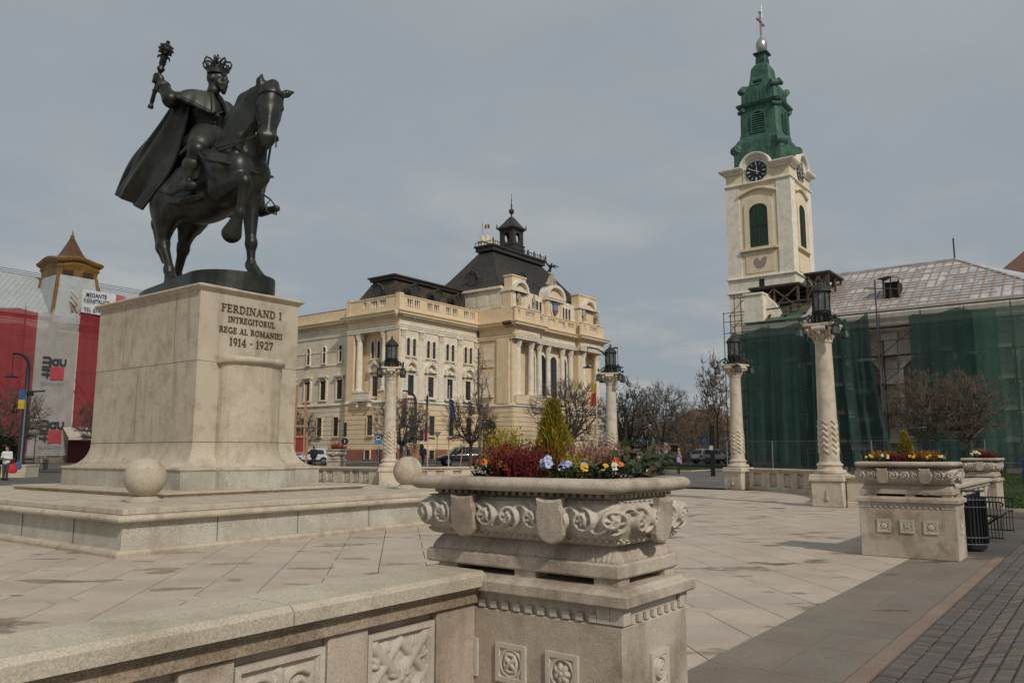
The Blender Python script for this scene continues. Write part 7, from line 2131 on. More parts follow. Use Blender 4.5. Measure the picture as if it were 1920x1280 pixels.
tp = tree('poplar', 'tall narrow poplar against the sky left of the church', gz(104.5, 44.2), 9, 2.0, 2.4, 12.5, 16, 2.0, .95, .55, 'twig_pale', group=None, minr=.02)
th_ = tree('bushy_tree', 'bushy tree with a few yellow brown leaves right of the middle lantern column', gz(75.3, 41.4), 10, 1.8, 3.2, 7.2, 12, .6, .6, 1., 'twig_pale', 1500, group='background trees', minr=.011)
for i, (x, y, s, lb) in enumerate(((80.9, 45.5, .85, 'hazy bare tree at the right corner of the town hall'), (85.5, 44.5, .8, 'bare background tree behind the blue car'), (90.5, 42.8, .8, 'bare tree in front of the distant house roof'), (85.9, 38.9, .7, 'bare thicket tree behind the silver car'), (94.6, 40.7, .75, 'bare tree at the foot of the poplar'), (88, 36.0, .62, 'dark bushy tree beside the edge of the church netting'))):
 dup(th_, gz(x, y), R(57 * i), lb, sc=s)
hd = MB()
V = []; r_ = np.random.default_rng(4); n = 26000
U = r_.uniform(0, 1, n); X = 72 + 18 * U + r_.normal(0, 1.2, n); Y = 44 - 11 * U + r_.normal(0, 1.2, n); Zz = np.abs(r_.normal(0, 1.25, n)); Zb = np.array([g(a, c) for a, c in zip(X, Y)])
P0 = np.stack([X, Y, Zb + Zz], 1); D_ = r_.normal(0, .3, (n, 3)); D_[:, 2] = np.abs(D_[:, 2]) + .1; S_ = r_.normal(0, .03, (n, 3))
o = mesh_np('hedge_thicket', np.stack([P0, P0 + S_, P0 + D_], 1).reshape(-1, 3), np.arange(3 * n).reshape(-1, 3), M['twig'], None, False)
tag(o, 'brown tangle of bare hedge behind the parked cars', 'hedge', kind='stuff')
h_ = Bld('house', 'distant house with a brown tiled hipped roof behind the bare trees', 'house', (128, 58, 1))
m = MB(); m.box(124, 140, 52, 62, .8, 5.2); h_.part(m, 'wall', M['cream'])
m = MB(); m.rings([[(123, 51, 5.2), (141, 51, 5.2), (141, 63, 5.2), (123, 63, 5.2)], [(128, 56.5, 9.0), (136, 56.5, 9.0), (136, 57.5, 9.0), (128, 57.5, 9.0)]], smooth=False); m.box(130, 131, 55, 56, 8, 9.9); h_.part(m, 'roof', mat('brown roof tile', (.2, .1, .06), .9, (.14, .075, .05), 2))
h_ = Bld('house', 'red roofed house glimpsed between the poplar and the church netting', 'house', (120, 44, 1))
m = MB(); m.box(116, 128, 38, 46, .8, 4.2); h_.part(m, 'wall', M['cream'])
m = MB(); m.rings([[(115, 37, 4.2), (129, 37, 4.2), (129, 47, 4.2), (115, 47, 4.2)], [(118, 42, 7.2), (126, 42, 7.2), (126, 42.5, 7.2), (118, 42.5, 7.2)]], smooth=False); h_.part(m, 'roof', M['redtile'])
h_ = Bld('house', 'brown roof edge of a building behind the church at the right edge', 'house', (95, 3, 1))
m = MB(); m.box(88, 104, -30, 9.5, .6, 16.5); h_.part(m, 'wall', M['cream'])
m = MB(); m.rings([[(87, -31, 16.5), (105, -31, 16.5), (105, 10.5, 16.5), (87, 10.5, 16.5)], [(95, -24, 24.5), (97, -24, 24.5), (97, 3, 24.5), (95, 3, 24.5)]], smooth=False); h_.part(m, 'roof', mat('brown far roof', (.17, .085, .06), .9))
# ---------- vehicles
M['tyre'] = mat('tyre rubber', (.012, .012, .012), .85)
M['rim'] = mat('alloy rim', (.35, .35, .36), .3, metal=.8)
M['carglass'] = mat('tinted car glass', (.012, .016, .018), .06, (.02, .026, .03), .6, spec=.8)
M['lamp'] = mat('headlight glass', (.6, .6, .58), .15)
M['taillamp'] = mat('red tail light', (.25, .01, .01), .2)
M['plastic'] = mat('black plastic trim', (.015, .015, .016), .6)
def car(label, loc, rz, colour, kind='hatch', group='parked and passing cars'):
 """front towards local +x"""
 t = thing('car', label, 'car', loc, rz, group)
 m_, nt, bs = nodes('car paint'); bs.inputs['Base Color'].default_value = (*colour, 1); bs.inputs['Roughness'].default_value = .28; bs.inputs['Coat Weight'].default_value = .6
 S = dict(hatch=(4.1, 1.74, .92, 1.46, .3), suv=(4.3, 1.84, 1.05, 1.68, .38), sedan=(4.35, 1.76, .95, 1.5, .3), van=(4.6, 1.85, 1.1, 1.95, .32))[kind]
 L, W, hb, hr, cl = S; h = W / 2
 tail = .1 if kind in ('hatch', 'suv', 'van') else .45
 # stations: x, half width, waist height, lower edge, roof (None below glass)
 st = [(-L / 2, .78, hb * .8, cl + .14), (-L / 2 + .06, .93, hb * .98, cl + .05), (-L / 2 + .5, .99, hb, cl), (-.6, 1, hb, cl), (.55, 1, hb * .98, cl), (L / 2 - 1.1, .99, hb * .95, cl), (L / 2 - .45, .96, hb * .87, cl), (L / 2 - .1, .85, hb * .74, cl + .05), (L / 2, .7, hb * .62, cl + .14)]
 m = MB(); rs = []
 for x, w, zt, zl in st:
  w *= h
  rs.append([(x, -w * .86, zl), (x, -w, zl + .16), (x, -w, zt - .18), (x, -w * .94, zt - .04), (x, -w * .75, zt), (x, w * .75, zt), (x, w * .94, zt - .04), (x, w, zt - .18), (x, w, zl + .16), (x, w * .86, zl)])
 m.rings([r[::-1] for r in rs], smooth=True)
 xr, xf = -L / 2 + tail, L / 2 - 1.0
 gh = [(xr, .92, hb - .06), (xr + .28, .8, hr - .12), (xr + .75, .76, hr - .01), (-.1, .75, hr), (.45, .74, hr - .05), (xf - .25, .84, hb + .08), (xf, .88, hb - .06)]
 rs = []
 for x, w, z in gh:
  w *= h
  rs.append([(x, -h * .93, hb - .08), (x, -w, z - .04), (x, -w * .88, z), (x, w * .88, z), (x, w, z - .04), (x, h * .93, hb - .08)])
 m.rings([r[::-1] for r in rs], smooth=True)
 m.build('body', m_, t, 35)
 for s in (-1, 1):
  for xa, xb in ((xr + .3, -.28), (-.2, .62 if kind != 'van' else .8)):
   def side(x, z): 
    f = (z - hb) / (hr - hb); return s * (h * (.945 - .19 * f))
   g_ = MB(); za, zb = hb + .04, hr - .14
   x2 = xb - (.1 if xb < 0 else -.0); x1 = xa + (.22 if xa < -.5 else 0); x3 = xb - (.0 if xb < 0 else .42)
   q = [(xa, side(xa, za) + s * .012, za), (xb, side(xb, za) + s * .012, za), (x3, side(x3, zb) + s * .012, zb), (x1, side(x1, zb) + s * .012, zb)]
   g_.face(q if s < 0 else q[::-1]); g_.build('side_window', M['carglass'], t)
 g_ = MB(); g_.face([(xf - .02, -h * .78, hb + .05), (xf - .02, h * .78, hb + .05), (.53, h * .64, hr - .06), (.53, -h * .64, hr - .06)]); o = g_.build('windscreen', M['carglass'], t); o.location = (.035, 0, .03)
 g_ = MB(); g_.face([(xr + .03, h * .74, hb + .05), (xr + .03, -h * .74, hb + .05), (xr + .27, -h * .66, hr - .15), (xr + .27, h * .66, hr - .15)]); o = g_.build('rear_window', M['carglass'], t); o.location = (-.035, 0, .012)
 for s in (-1, 1):
  for x in (-L / 2 + .8, L / 2 - .85):
   rr = .33 if kind != 'suv' else .37
   MM = Matrix.Translation((x, s * (h - .1), rr)) @ Matrix.Rotation(PI / 2, 4, 'X')
   w_ = MB(); w_.lathe([(rr * .6, -.11), (rr * .95, -.11), (rr, -.06), (rr, .06), (rr * .95, .11), (rr * .6, .11)], n=20, M=MM); wh = w_.build('wheel', M['tyre'], t)
   w_ = MB(); w_.lathe([(0, -.115), (rr * .62, -.112), (rr * .62, .112), (0, .115)], n=16, M=MM); w_.build('rim', M['rim'], wh)
   ar = MB(); ar.lathe([(rr * 1.0, -.02), (rr * 1.18, -.03), (rr * 1.18, .03), (rr * 1.0, .02)], n=18, M=Matrix.Translation((x, s * (h - .005), rr)) @ Matrix.Rotation(PI / 2, 4, 'X'), a0=0 if s > 0 else -PI, a1=PI if s > 0 else 0); ar.build('wheel_arch', M['plastic'], t)
  q = MB(); q.box(L / 2 - .28, L / 2 - .06, s * h * .5, s * h * .84, hb * .66, hb * .78, b=.03); q.build('headlight', M['lamp'], t)
  q = MB(); q.box(-L / 2 + .0, -L / 2 + .18, s * h * .6, s * h * .93, hb * .68, hb * .9, b=.03); q.build('tail_light', M['taillamp'], t)
  q = MB(); q.box(.55, .72, s * (h + .0), s * (h + .17), hb + .02, hb + .16, b=.03); q.build('wing_mirror', m_, t)
  q = MB(); q.box(-L / 2 + 1.2, L / 2 - 1.25, s * (h - .02), s * (h + .012), cl - .02, cl + .13); q.build('sill', M['plastic'], t)
 q = MB(); q.box(L / 2 - .08, L / 2 + .025, -h * .7, h * .7, cl + .02, cl + .2, b=.02); q.box(-L / 2 - .025, -L / 2 + .08, -h * .8, h * .8, cl + .02, cl + .2, b=.02); q.build('bumper', M['plastic'], t)
 q = MB(); q.box(-L / 2 - .03, -L / 2 + .02, -.26, .26, cl + .24, cl + .35); q.build('number_plate', M['white'], t)
 return t
D1 = R(37.1)
car('black compact off roader driving left in front of the town hall', gz(54.7, 47.05), R(37.1 + 90 + 14), (.012, .013, .015), 'suv')
car('white saloon car parked behind the pedestal, seen from its rear corner', gz(48.8, 59.8), R(37.1 + 70), (.62, .62, .6), 'sedan')
car('blue grey car parked under the trees right of the middle column', gz(64.97, 33.45), R(37.1 + 110), (.07, .13, .19), 'sedan')
car('darker car half hidden behind the blue grey one', gz(68.5, 38.2), R(37.1 + 95), (.04, .07, .09), 'hatch')
car('silver white hatchback parked left of the church netting', gz(74.4, 31.9), R(37.1 - 60), (.5, .51, .52), 'hatch')
car('orange van parked behind the bare trees', gz(76.2, 38.3), R(37.1 + 100), (.55, .2, .03), 'van')
car('dark car behind the white saloon', gz(47.5, 63.5), R(37.1 + 90), (.015, .015, .018), 'hatch')
# ---------- people
def cloth(c): return mat('cloth', c, .85, tuple(x * .7 for x in c), 6)
M['skin'] = mat('skin', (.38, .22, .16), .55)
M['hairdark'] = mat('dark hair', (.02, .014, .01), .6)
def person(label, loc, rz, h=1.7, top=(.02, .02, .025), legs=(.02, .02, .025), hair=(.03, .025, .02), pose='walk', hat=False, res=.026, coat=False):
 """stands at local origin facing -y"""
 t = thing('person', label, 'person', loc, rz)
 k = h / 1.72
 st = .26 if pose == 'walk' else .03
 hipL, hipR = (.09, 0, .88), (-.09, 0, .88)
 kn = [(.1, -st * .55 - .03, .48), (-.1, st * .25, .47)]; an = [(.1, -st, .09), (-.1, st * 1.05, .1 + .05 * (pose == 'walk'))]
 if pose == 'phone':
  ar = [((.18, .01, 1.38), (.23, .0, 1.1), (.06, -.26, 1.14)), ((-.18, .01, 1.38), (-.23, 0, 1.1), (-.06, -.26, 1.14))]
 elif pose == 'walk':
  ar = [((.18, .01, 1.38), (.24, .1, 1.1), (.24, .06, .86)), ((-.18, .01, 1.38), (-.23, -.07, 1.1), (-.2, -.2, .9))]
 else:
  ar = [((.18, .01, 1.38), (.24, .03, 1.1), (.22, -.04, .86)), ((-.18, .01, 1.38), (-.24, .03, 1.1), (-.22, -.04, .86))]
 def fig(e, parts):
  P = []
  if 'l' in parts:
   for hp_, a, b_ in ((hipL, kn[0], an[0]), (hipR, kn[1], an[1])): P += [('c', hp_, a, .085 + e, .06 + e, .04), ('c', a, b_, .058 + e, .04 + e, .03)]
  if 'f' in parts:
   for b_ in an: P += [('c', (b_[0], b_[1] + .03, b_[2] - .04), (b_[0], b_[1] - .15, b_[2] - .055), .045 + e, .035 + e, .03)]
  if 't' in parts:
   P += [('e', (0, 0, .93), (.165 + e, .11 + e, .14 + e), .05), ('e', (0, 0, 1.12), (.15 + e, .105 + e, .2 + e), .06), ('e', (0, 0, 1.3), (.185 + e, .115 + e, .15 + e), .06)]
  if 'a' in parts:
   for s_, el, w in ar: P += [('c', s_, el, .06 + e, .045 + e, .04), ('c', el, w, .045 + e, .032 + e, .03)]
  if 'h' in parts:
   P += [('c', (0, .01, 1.4), (0, -.01, 1.52), .055, .05, .03), ('e', (0, -.015, 1.6), (.078, .095, .12), .02), ('e', (0, -.1, 1.585), (.015, .025, .025), .015)]
   for s_, el, w in ar:
    d = (np.array(w) - np.array(el)); d = d / np.linalg.norm(d); w2 = np.array(w) + d * .06
    P += [('c', w, tuple(w2), .032, .034, .02)]
    for q in (-1, 0, 1): P += [('c', tuple(w2 + np.array((q * .018, 0, 0))), tuple(w2 + d * .07 + np.array((q * .02, 0, -.01))), .012, .01, .008)]
  if 'c' in parts: P += [('c', (0, 0, .95), (0, .01, .5), .2 + e, .22 + e, .05)]
  if 'k' in parts: P += [('e', (0, .01, 1.645), (.088, .103, .09), .02), ('e', (0, .06, 1.57), (.08, .06, .1), .02)]
  return P
 def mk(nm, parts, e, m):
  o = sculpt(nm, fig(e, parts), res, m, t); return o
 mk('body', 'lfath', 0, M['skin'])
 mk('trousers', 'l', .014, cloth(legs)); mk('shoes', 'f', .012, cloth((.015, .012, .01)))
 mk('coat' if coat else 'jacket', 'ta' + ('c' if coat else ''), .03, cloth(top))
 mk('hat' if hat else 'hair', 'k', 0, cloth(hair))
 t.scale = (k, k, k)
 return t
face = R(37.1)   # heading of the view: away from the viewer is rz = face - 90 + 180
def ppl(label, x, y, turn, **kw): return person(label, gz(x, y), R(37.1 - 90 + turn), **kw)
# turn 0: faces the viewer's back (towards us) ; 180 walks away
ppl('person in a white jacket looking at a phone, red bag on the arm', 16.75, 44.15, 0, h=1.66, top=(.72, .72, .7), legs=(.05, .055, .055), hair=(.015, .01, .01), pose='phone', res=.02)
def bag(name, label, loc, c, sx=.16, sz=.2):
 t = thing(name, label, 'bag', loc)
 m = MB(); m.rings([[(sx * q * math.cos(a), sx * .6 * q * math.sin(a), z) for a in lin(0, 2 * PI, 14)[:-1]] for q, z in ((.5, 0), (.95, sz * .15), (1.05, sz * .6), (.85, sz * 1.3), (.3, sz * 1.75), (.2, sz * 1.9))]); m.build('sack', cloth(c), t)
 m = MB(); m.tube([(-.05, 0, sz * 1.85), (-.04, 0, sz * 2.6), (.04, 0, sz * 2.6), (.05, 0, sz * 1.85)], .012, 5); m.build('handle', cloth(c), t)
q0 = g(16.8, 44.1)
bag('carrier_bag', 'bright red carrier bag hanging from the arm of the person in white', (16.96, 43.86, q0 + .32), (.6, .02, .03), .2, .26)
bag('shoulder_bag', 'blue shoulder bag behind the red carrier bag', (17.16, 43.86, q0 + .5), (.05, .13, .25), .18, .2)
ppl('person in a pale lilac coat and headscarf walking right', 58.6, 27.8, 78, h=1.55, top=(.42, .34, .4), legs=(.05, .015, .02), hair=(.45, .42, .43), coat=True, hat=True)
bag('carrier_bag', 'lilac carrier bag held by the walker in the pale coat', (58.35, 27.75, g(58, 27) + .4), (.5, .3, .55), .2, .26)
ppl('person in a blue jacket cut off by the right edge of the view', 24.05, 1.75, 180, h=1.78, top=(.02, .07, .2), legs=(.03, .04, .08), pose='stand', res=.02)
ppl('person in black walking with a bicycle beside the traffic light', 55.5, 52.5, 170, h=1.78)
ppl('person in dark clothes half hidden by the left lantern column', 51.8, 50.9, 150, h=1.7, top=(.02, .025, .04), legs=(.08, .1, .13), pose='stand')
ppl('person in a brown jacket standing by the plinth of the town hall', 55.8, 58.8, 30, h=1.68, top=(.06, .045, .04), legs=(.03, .03, .03), pose='stand')
ppl('stooping person in a grey coat passing the far planter', 53.0, 61.0, 90, h=1.66, top=(.1, .08, .07), legs=(.02, .02, .02), hair=(.12, .11, .1))
ppl('dark figure standing beside the white saloon car', 43.0, 53.0, 200, h=1.72, pose='stand')
ppl('person in a maroon jacket behind the roof of the black car', 63.0, 54.0, 180, h=1.75, top=(.05, .02, .025))
ppl('person in a turquoise jacket in front of the carriage arch', 69.3, 56.3, 180, h=1.68, top=(.02, .17, .19), pose='walk')
ppl('person in a dark coat beside the tree stake', 56.4, 44.8, 200, h=1.72, coat=True)
ppl('dark figure behind the pale heather of the nearest planter', 45.2, 26.4, 90, h=1.7, top=(.015, .015, .02), pose='stand')
# ---------- street furniture
def curved_lamp(label, loc, rz, h, reach, pole=.09, second=None, group='black curved street lamps'):
 t = thing('street_lamp', label, 'street lamp', loc, rz, group)
 m = MB(); m.lathe([(pole * 1.7, 0), (pole * 1.7, .15), (pole * 1.25, .25), (pole * 1.15, h * .55), (pole * .9, h * .56), (pole * .8, h - reach * .9)], n=10); m.build('pole', M['black'], t)
 def arm(d, hh, L, nm):
  m = MB(); pts = [(d * L * (1 - math.cos(a)), 0, hh - L * .9 + L * .9 * math.sin(a)) for a in lin(0, PI / 2, 8)] + [(d * L * 1.12, 0, hh - .01)]
  m.tube(pts, [pole * .7] * 5 + [pole * .5] * 5, 7); o = m.build(nm, M['black'], t)
  m = MB(); m.tube([(d * L * 1.1, 0, hh), (d * L * 1.1, 0, hh - 1.15)], .018, 5); m.lathe([(.03, hh - 1.1), (.08, hh - 1.14), (.12, hh - 1.22), (.36, hh - 1.3), (.36, hh - 1.33), (.0, hh - 1.33)], (d * L * 1.1, 0, 0), 14); m.build('lamp_shade', M['black'], o)
 arm(-1, h, reach, 'arm')
 if second: arm(second[0], second[1], second[2], 'arm')
 return t
l1 = curved_lamp('black curved lamp post on a white block in front of the white netting', (18.92, 48.0, .95), R(37.1 - 90), 6.15, .82, .14)
m = MB(); m.bar((.1, 0, 4.0), (1.0, 0, 4.05), .1, .08); m.box(.06, .35, -.1, .1, 3.8, 4.0); m.build('side_bracket', M['black'], l1)
fl = thing('small_flag', 'blue and yellow flag fixed to the curved lamp post', 'flag', (18.7, 47.9, 4.0), R(37.1 - 90))
for nm, c, z0, z1 in (('blue_half', (.03, .1, .25), .5, 1.05), ('yellow_half', (.5, .36, .02), 0, .5)):
 m = MB(); m.grid([[(u, .04 * math.sin(6 * u + z), z) for u in lin(-.2, .12, 6)] for z in lin(z0, z1, 5)]); m.build(nm, cloth(c), fl)
pb = thing('lamp_base', 'white stone block under the curved lamp post', 'stone block', (18.92, 48.0, g(19, 48) - .1))
m = MB(); m.box(-.66, .66, -.6, .6, 0, .66, Matrix.Rotation(R(37.1 - 90), 4, 'Z')); m.box(-.69, .69, -.63, .63, .661, .75, Matrix.Rotation(R(37.1 - 90), 4, 'Z')); m.build('block', M['limestone_top'], pb)
curved_lamp('black curved lamp post with traffic lights, left of the flags', gz(44.95, 43.4), R(37.1 - 90), 6.0, .9, .13)
curved_lamp('black lamp post with two drooping arms behind the middle column', gz(45.3, 26.3), R(37.1 - 90), 8.15, 1.25, .11, (1, 8.15, .55))
curved_lamp('curved lamp among the bare trees right of the middle column', gz(66, 36.6), R(37.1 - 90), 5.0, .9, .09)
curved_lamp('thin curved lamp post left of the church scaffold tower', gz(75.5, 31.6), R(37.1 - 90), 5.6, .9, .09)
tl = thing('traffic_light', 'pair of traffic light heads on the curved lamp post', 'traffic light', (45.15, 43.15, 1.3), R(37.1 - 90))
for z in (0, 1.0):
 m = MB(); m.box(.05, .33, -.13, .13, z + .25, z + .98, b=.03); hd_ = m.build('signal_head', M['black'], tl)
 for i in range(3):
  m = MB(); m.lathe([(.075, 0), (.1, .02), (.1, .12)], n=10, M=Matrix.Translation((.19, -.13, z + .38 + .23 * i)) @ Matrix.Rotation(PI / 2, 4, 'X')); m.build('visor', M['darkgrey'], hd_)
def flagpole(label, x, y, h, bands, z0, z1, w):
 t = thing('flagpole', label, 'flagpole', gz(x, y), R(37.1 - 90), 'flagpoles before the town hall')
 m = MB(); m.lathe([(.05, 0), (.04, h)], n=8); m.sphere((0, 0, h + .04), .07, 8, 6); m.build('pole', mat('white pole', (.5, .5, .5), .4), t)
 f = thing('flag', label.replace('flagpole carrying ', '').replace('a ', '', 1) + ' hanging limp', 'flag', (x, y, g(x, y) + z0), R(37.1 - 90), 'flags before the town hall')
 H = z1 - z0
 for nm, c, a, b_ in bands:
  m = MB(); P = []
  for i in range(9):
   v = a + (b_ - a) * i / 8
   P.append([(-w * u * (.55 + .45 * (1 - v)), .07 * math.sin(9 * u + 5 * v), H * v - .12 * u) for u in lin(0, 1, 10)])
  m.grid(P); m.build(nm, cloth(c), f)
 return t
flagpole('flagpole carrying a limp blue, yellow and red flag', 48.46, 45.34, 6.1, (('red_band', (.36, .025, .035), 0, .4), ('yellow_band', (.4, .27, .03), .4, .75), ('blue_band', (.025, .05, .15), .75, 1)), 2.15, 6.0, .3)
flagpole('flagpole carrying a plain blue flag', 49.5, 43.95, 6.6, (('blue_cloth', (.025, .055, .19), 0, 1),), 3.9, 5.6, -.6)
flagpole('flagpole carrying a dull violet and red flag', 45.95, 45.35, 6.0, (('violet_cloth', (.1, .08, .12), 0, .6), ('red_cloth', (.3, .06, .06), .6, 1)), 3.2, 5.6, .5)
flagpole('flagpole carrying a yellow and red flag beside the middle column', 49.5, 29.8, 6.8, (('red_band', (.4, .04, .03), 0, .6), ('yellow_band', (.5, .36, .05), .6, 1)), 4.6, 6.2, .5)
t = thing('roof_flag', 'small tricolour flag flying on the pole behind the cupola', 'flag', (95.8, 76.9, 34.6), R(37.1 - 90))
m = MB(); m.tube([(0, 0, 0), (0, 0, 3.1)], .03, 5); m.build('pole', M['white'], t)
for nm, c, a, b_ in (('blue_band', (.03, .06, .2), 0, .4), ('yellow_band', (.55, .42, .05), .4, .65), ('red_band', (.45, .04, .05), .65, 1)):
 m = MB(); m.grid([[(-.8 * u, .1 * math.sin(8 * u), 2.35 + .65 * v - .1 * u) for u in lin(a, b_, 4)] for v in lin(0, 1, 4)]); m.build(nm, cloth(c), t)
t = thing('roof_pole', 'bare thin pole at the left end of the roof gable', 'pole', (94.1, 77.0, 34.4)); m = MB(); m.tube([(0, 0, 0), (0, 0, 2.9)], .035, 5); m.sphere((0, 0, 2.9), .06, 6, 4); m.build('shaft', M['darkgrey'], t)
def sign(name, label, x, y, h, build):
 t = thing(name, label, 'road sign', gz(x, y), R(37.1 - 90))
 m = MB(); m.tube([(0, 0, 0), (0, 0, h)], .03, 6); m.build('post', mat('grey post', (.25, .25, .25), .5), t); build(t); return t
def s_round(t):
 m = MB(); m.box(-.14, .14, -.05, -.02, 2.6, 3.9); m.build('dark_plate', M['black'], t)
 m = MB(); m.lathe([(0, 0), (.32, 0), (.32, .03), (0, .03)], n=18, M=Matrix.Translation((0, -.03, 2.15)) @ Matrix.Rotation(PI / 2, 4, 'X')); m.build('round_plate', M['black'], t)
 m = MB(); m.box(-.03, .03, -.075, -.064, 2.0, 2.3); m.build('pale_arrow', M['white'], t)
def s_bus(t):
 m = MB(); m.box(-.34, .34, -.04, -.02, 1.9, 2.9); m.build('blue_plate', mat('sign blue', (.06, .2, .38), .5), t)
 m = MB(); m.box(-.22, .22, -.05, -.041, 2.3, 2.75); pl = m.build('white_field', M['white'], t)
 m = MB(); m.box(-.16, .16, -.06, -.051, 2.4, 2.6); m.build('bus_mark', M['black'], pl)
def s_yield(t):
 m = MB(); m.prism([(-.35, 3.0), (0, 2.4), (.35, 3.0)], -.04, -.02, 'y'); m.build('triangle_plate', mat('sign back', (.18, .18, .18), .5), t)
def s_cross(t):
 m = MB(); m.box(-.33, .33, -.04, -.02, 2.0, 2.66); m.build('blue_plate', mat('sign blue', (.06, .2, .38), .5), t)
 m = MB(); m.prism([(-.24, 2.1), (.24, 2.1), (0, 2.56)], -.05, -.041, 'y'); w_ = m.build('white_triangle', M['white'], t)
 m = MB(); m.tube([(0, -.06, 2.44), (0, -.06, 2.3)], .03, 5); m.tube([(0, -.06, 2.3), (-.07, -.06, 2.14)], .02, 4); m.tube([(0, -.06, 2.3), (.07, -.06, 2.14)], .02, 4); m.build('walker_mark', M['black'], w_)
 m = MB(); m.box(-.36, .36, -.035, -.03, 1.96, 2.7); m.build('green_edge', mat('sign green', (.2, .42, .1), .5), t)
sign('road_sign', 'dark round sign below a tall plate before the left wing of the town hall', 50.4, 57.7, 3.95, s_round)
sign('bus_sign', 'pale blue bus stop sign left of the lantern column', 52.3, 55.2, 2.95, s_bus)
sign('road_sign', 'grey triangular sign seen from behind, between two flags', 53.4, 48.8, 3.05, s_yield)
sign('crossing_sign', 'blue and green pedestrian crossing sign left of the church netting', 70.7, 30.9, 2.7, s_cross)
sign('crossing_sign', 'pedestrian crossing sign beside the lantern column of the town hall', 42.2, 41.3, 3.2, s_cross)
t = thing('message_board', 'pale information boards leaning at a tree right of the middle column', 'board', gz(57.3, 28.6), R(37.1 - 90))
m = MB(); m.box(-.5, .42, -.04, .0, 1.0, 2.0); m.build('panel', mat('pale board', (.6, .6, .62), .7), t)
m = MB()
for i in range(6):
 for j in range(4): m.box(-.4 + j * .2, -.27 + j * .2, -.048, -.041, 1.08 + i * .14, 1.16 + i * .14)
m.build('printed_boxes', mat('pink print', (.5, .25, .22), .7), t)
m = MB(); m.box(-.45, -.38, 0, .05, 0, 1.0); m.box(.3, .37, 0, .05, 0, 1.0); m.build('stand', M['darkgrey'], t)
t = thing('timber_stand', 'tall orange timber frame with a red panel beside the pedestal', 'timber frame', gz(38.3, 48.9), R(37.1 - 90))
for x, z1 in ((-.35, 6.3), (.35, 6.3), (.55, 2.7)):
 m = MB(); m.box(x - .07, x + .07, -.06, .06, 0 if x > .4 else 1.1, z1); m.build('post', M['timber_new'], t)
for z in (4.4, 1.2, 2.4, 3.2):
 m = MB(); m.box(-.5, .62, -.09, -.062, z - .08, z + .08); m.build('rail', M['timber_new'], t)
m = MB(); m.box(-.3, .45, .0, .03, 1.3, 2.6); m.build('red_panel', mat('red panel', (.28, .03, .03), .7), t)
for i, (x, y, lb) in enumerate(((49.9, 42.9, 'slanting wooden stake left of the tree by the black car'), (52.0, 41.1, 'pair of wooden stakes right of the sapling'), (42.3, 40.9, 'orange plank guard round the trunk by the left lantern column'))):
 t = thing('tree_stake', lb, 'tree stake', gz(x, y), R(37.1 - 90))
 m = MB()
 if i < 2: m.bar((-.1, 0, 0), (.06, 0, 1.5), .09)
 else:
  for k in range(4): m.box(-.3 + k * .17, -.16 + k * .17, 0, .04, .3, 1.9)
 m.build('wood', M['timber_new'], t)
# bicycle
def bicycle(label, loc, rz):
 t = thing('bicycle', label, 'bicycle', loc, rz)
 for x in (-.52, .52):
  m = MB(); m.tube([(x + .33 * math.cos(a), 0, .34 + .33 * math.sin(a)) for a in lin(0, 2 * PI, 20)], .018, 5, cap=False); w_ = m.build('wheel', M['tyre'], t)
  m = MB()
  for k in range(8): m.tube([(x, 0, .34), (x + .32 * math.cos(k * PI / 4), 0, .34 + .32 * math.sin(k * PI / 4))], .004, 3)
  m.build('spokes', M['rim'], w_)
 m = MB()
 for a, c in (((-.52, 0, .34), (-.1, 0, .32)), ((-.52, 0, .34), (-.2, 0, .85)), ((-.1, 0, .32), (-.2, 0, .9)), ((-.1, 0, .32), (.38, 0, .8)), ((-.18, 0, .78), (.36, 0, .86)), ((.36, 0, .95), (.52, 0, .34))): m.tube([a, c], .02, 5)
 m.build('frame', M['black'], t)
 m = MB(); m.tube([(.3, -.25, 1.0), (.37, 0, .98), (.3, .25, 1.0)], .015, 5); m.build('handlebar', M['darkgrey'], t)
 m = MB(); m.sphere((-.22, 0, .92), (.14, .07, .04), 8, 5); m.build('saddle', M['black'], t)
bicycle('bicycle parked beside the person in black', gz(56.2, 51.9), R(-53))
def litter_bin(label, loc, r=.27, h=.86):
 t = thing('litter_bin', label, 'litter bin', loc)
 m = MB()
 for i in range(30):
  a = 2 * PI * i / 30; m.bar((r * math.cos(a), r * math.sin(a), .1), (r * math.cos(a), r * math.sin(a), h), .034, .012, (-math.sin(a), math.cos(a), 0))
 q = m.build('slats', mat('grey green slat', (.05, .06, .06), .3, metal=.7), t)
 m = MB(); m.lathe([(0, .03), (r * .97, .03), (r * .97, h - .02), (0, h - .02)], n=24); m.build('liner', M['black'], t)
 m = MB()
 for z in (.09, .2, h - .16, h - .04): m.lathe([(r + .008, z - .012), (r + .02, z), (r + .008, z + .012)], n=30)
 m.build('hoop', M['rim'], t)
 m = MB(); m.lathe([(0, 0), (r * .9, 0), (r * .9, .04), (0, .04)], n=20); m.build('foot', M['black'], t)
 m = MB(); m.box(-r * .8, r * .8, -r * .95, r * .95, h + .09, h + .115, b=.01); m.bar((-.1, .2, h - .02), (-.1, .2, h + .1), .03); m.bar((-.1, -.2, h - .02), (-.1, -.2, h + .1), .03); m.build('lid', mat('grey green lid', (.06, .07, .065), .4, metal=.5), t)
 return t
bin0 = litter_bin('dark slatted litter bin beside the stone pier on the right', (15.75, 2.16, 0))
dup(bin0, (43.6, 21.9, g(43.6, 21.9)), 0, 'dark litter bin far off between two benches beyond the ivy')
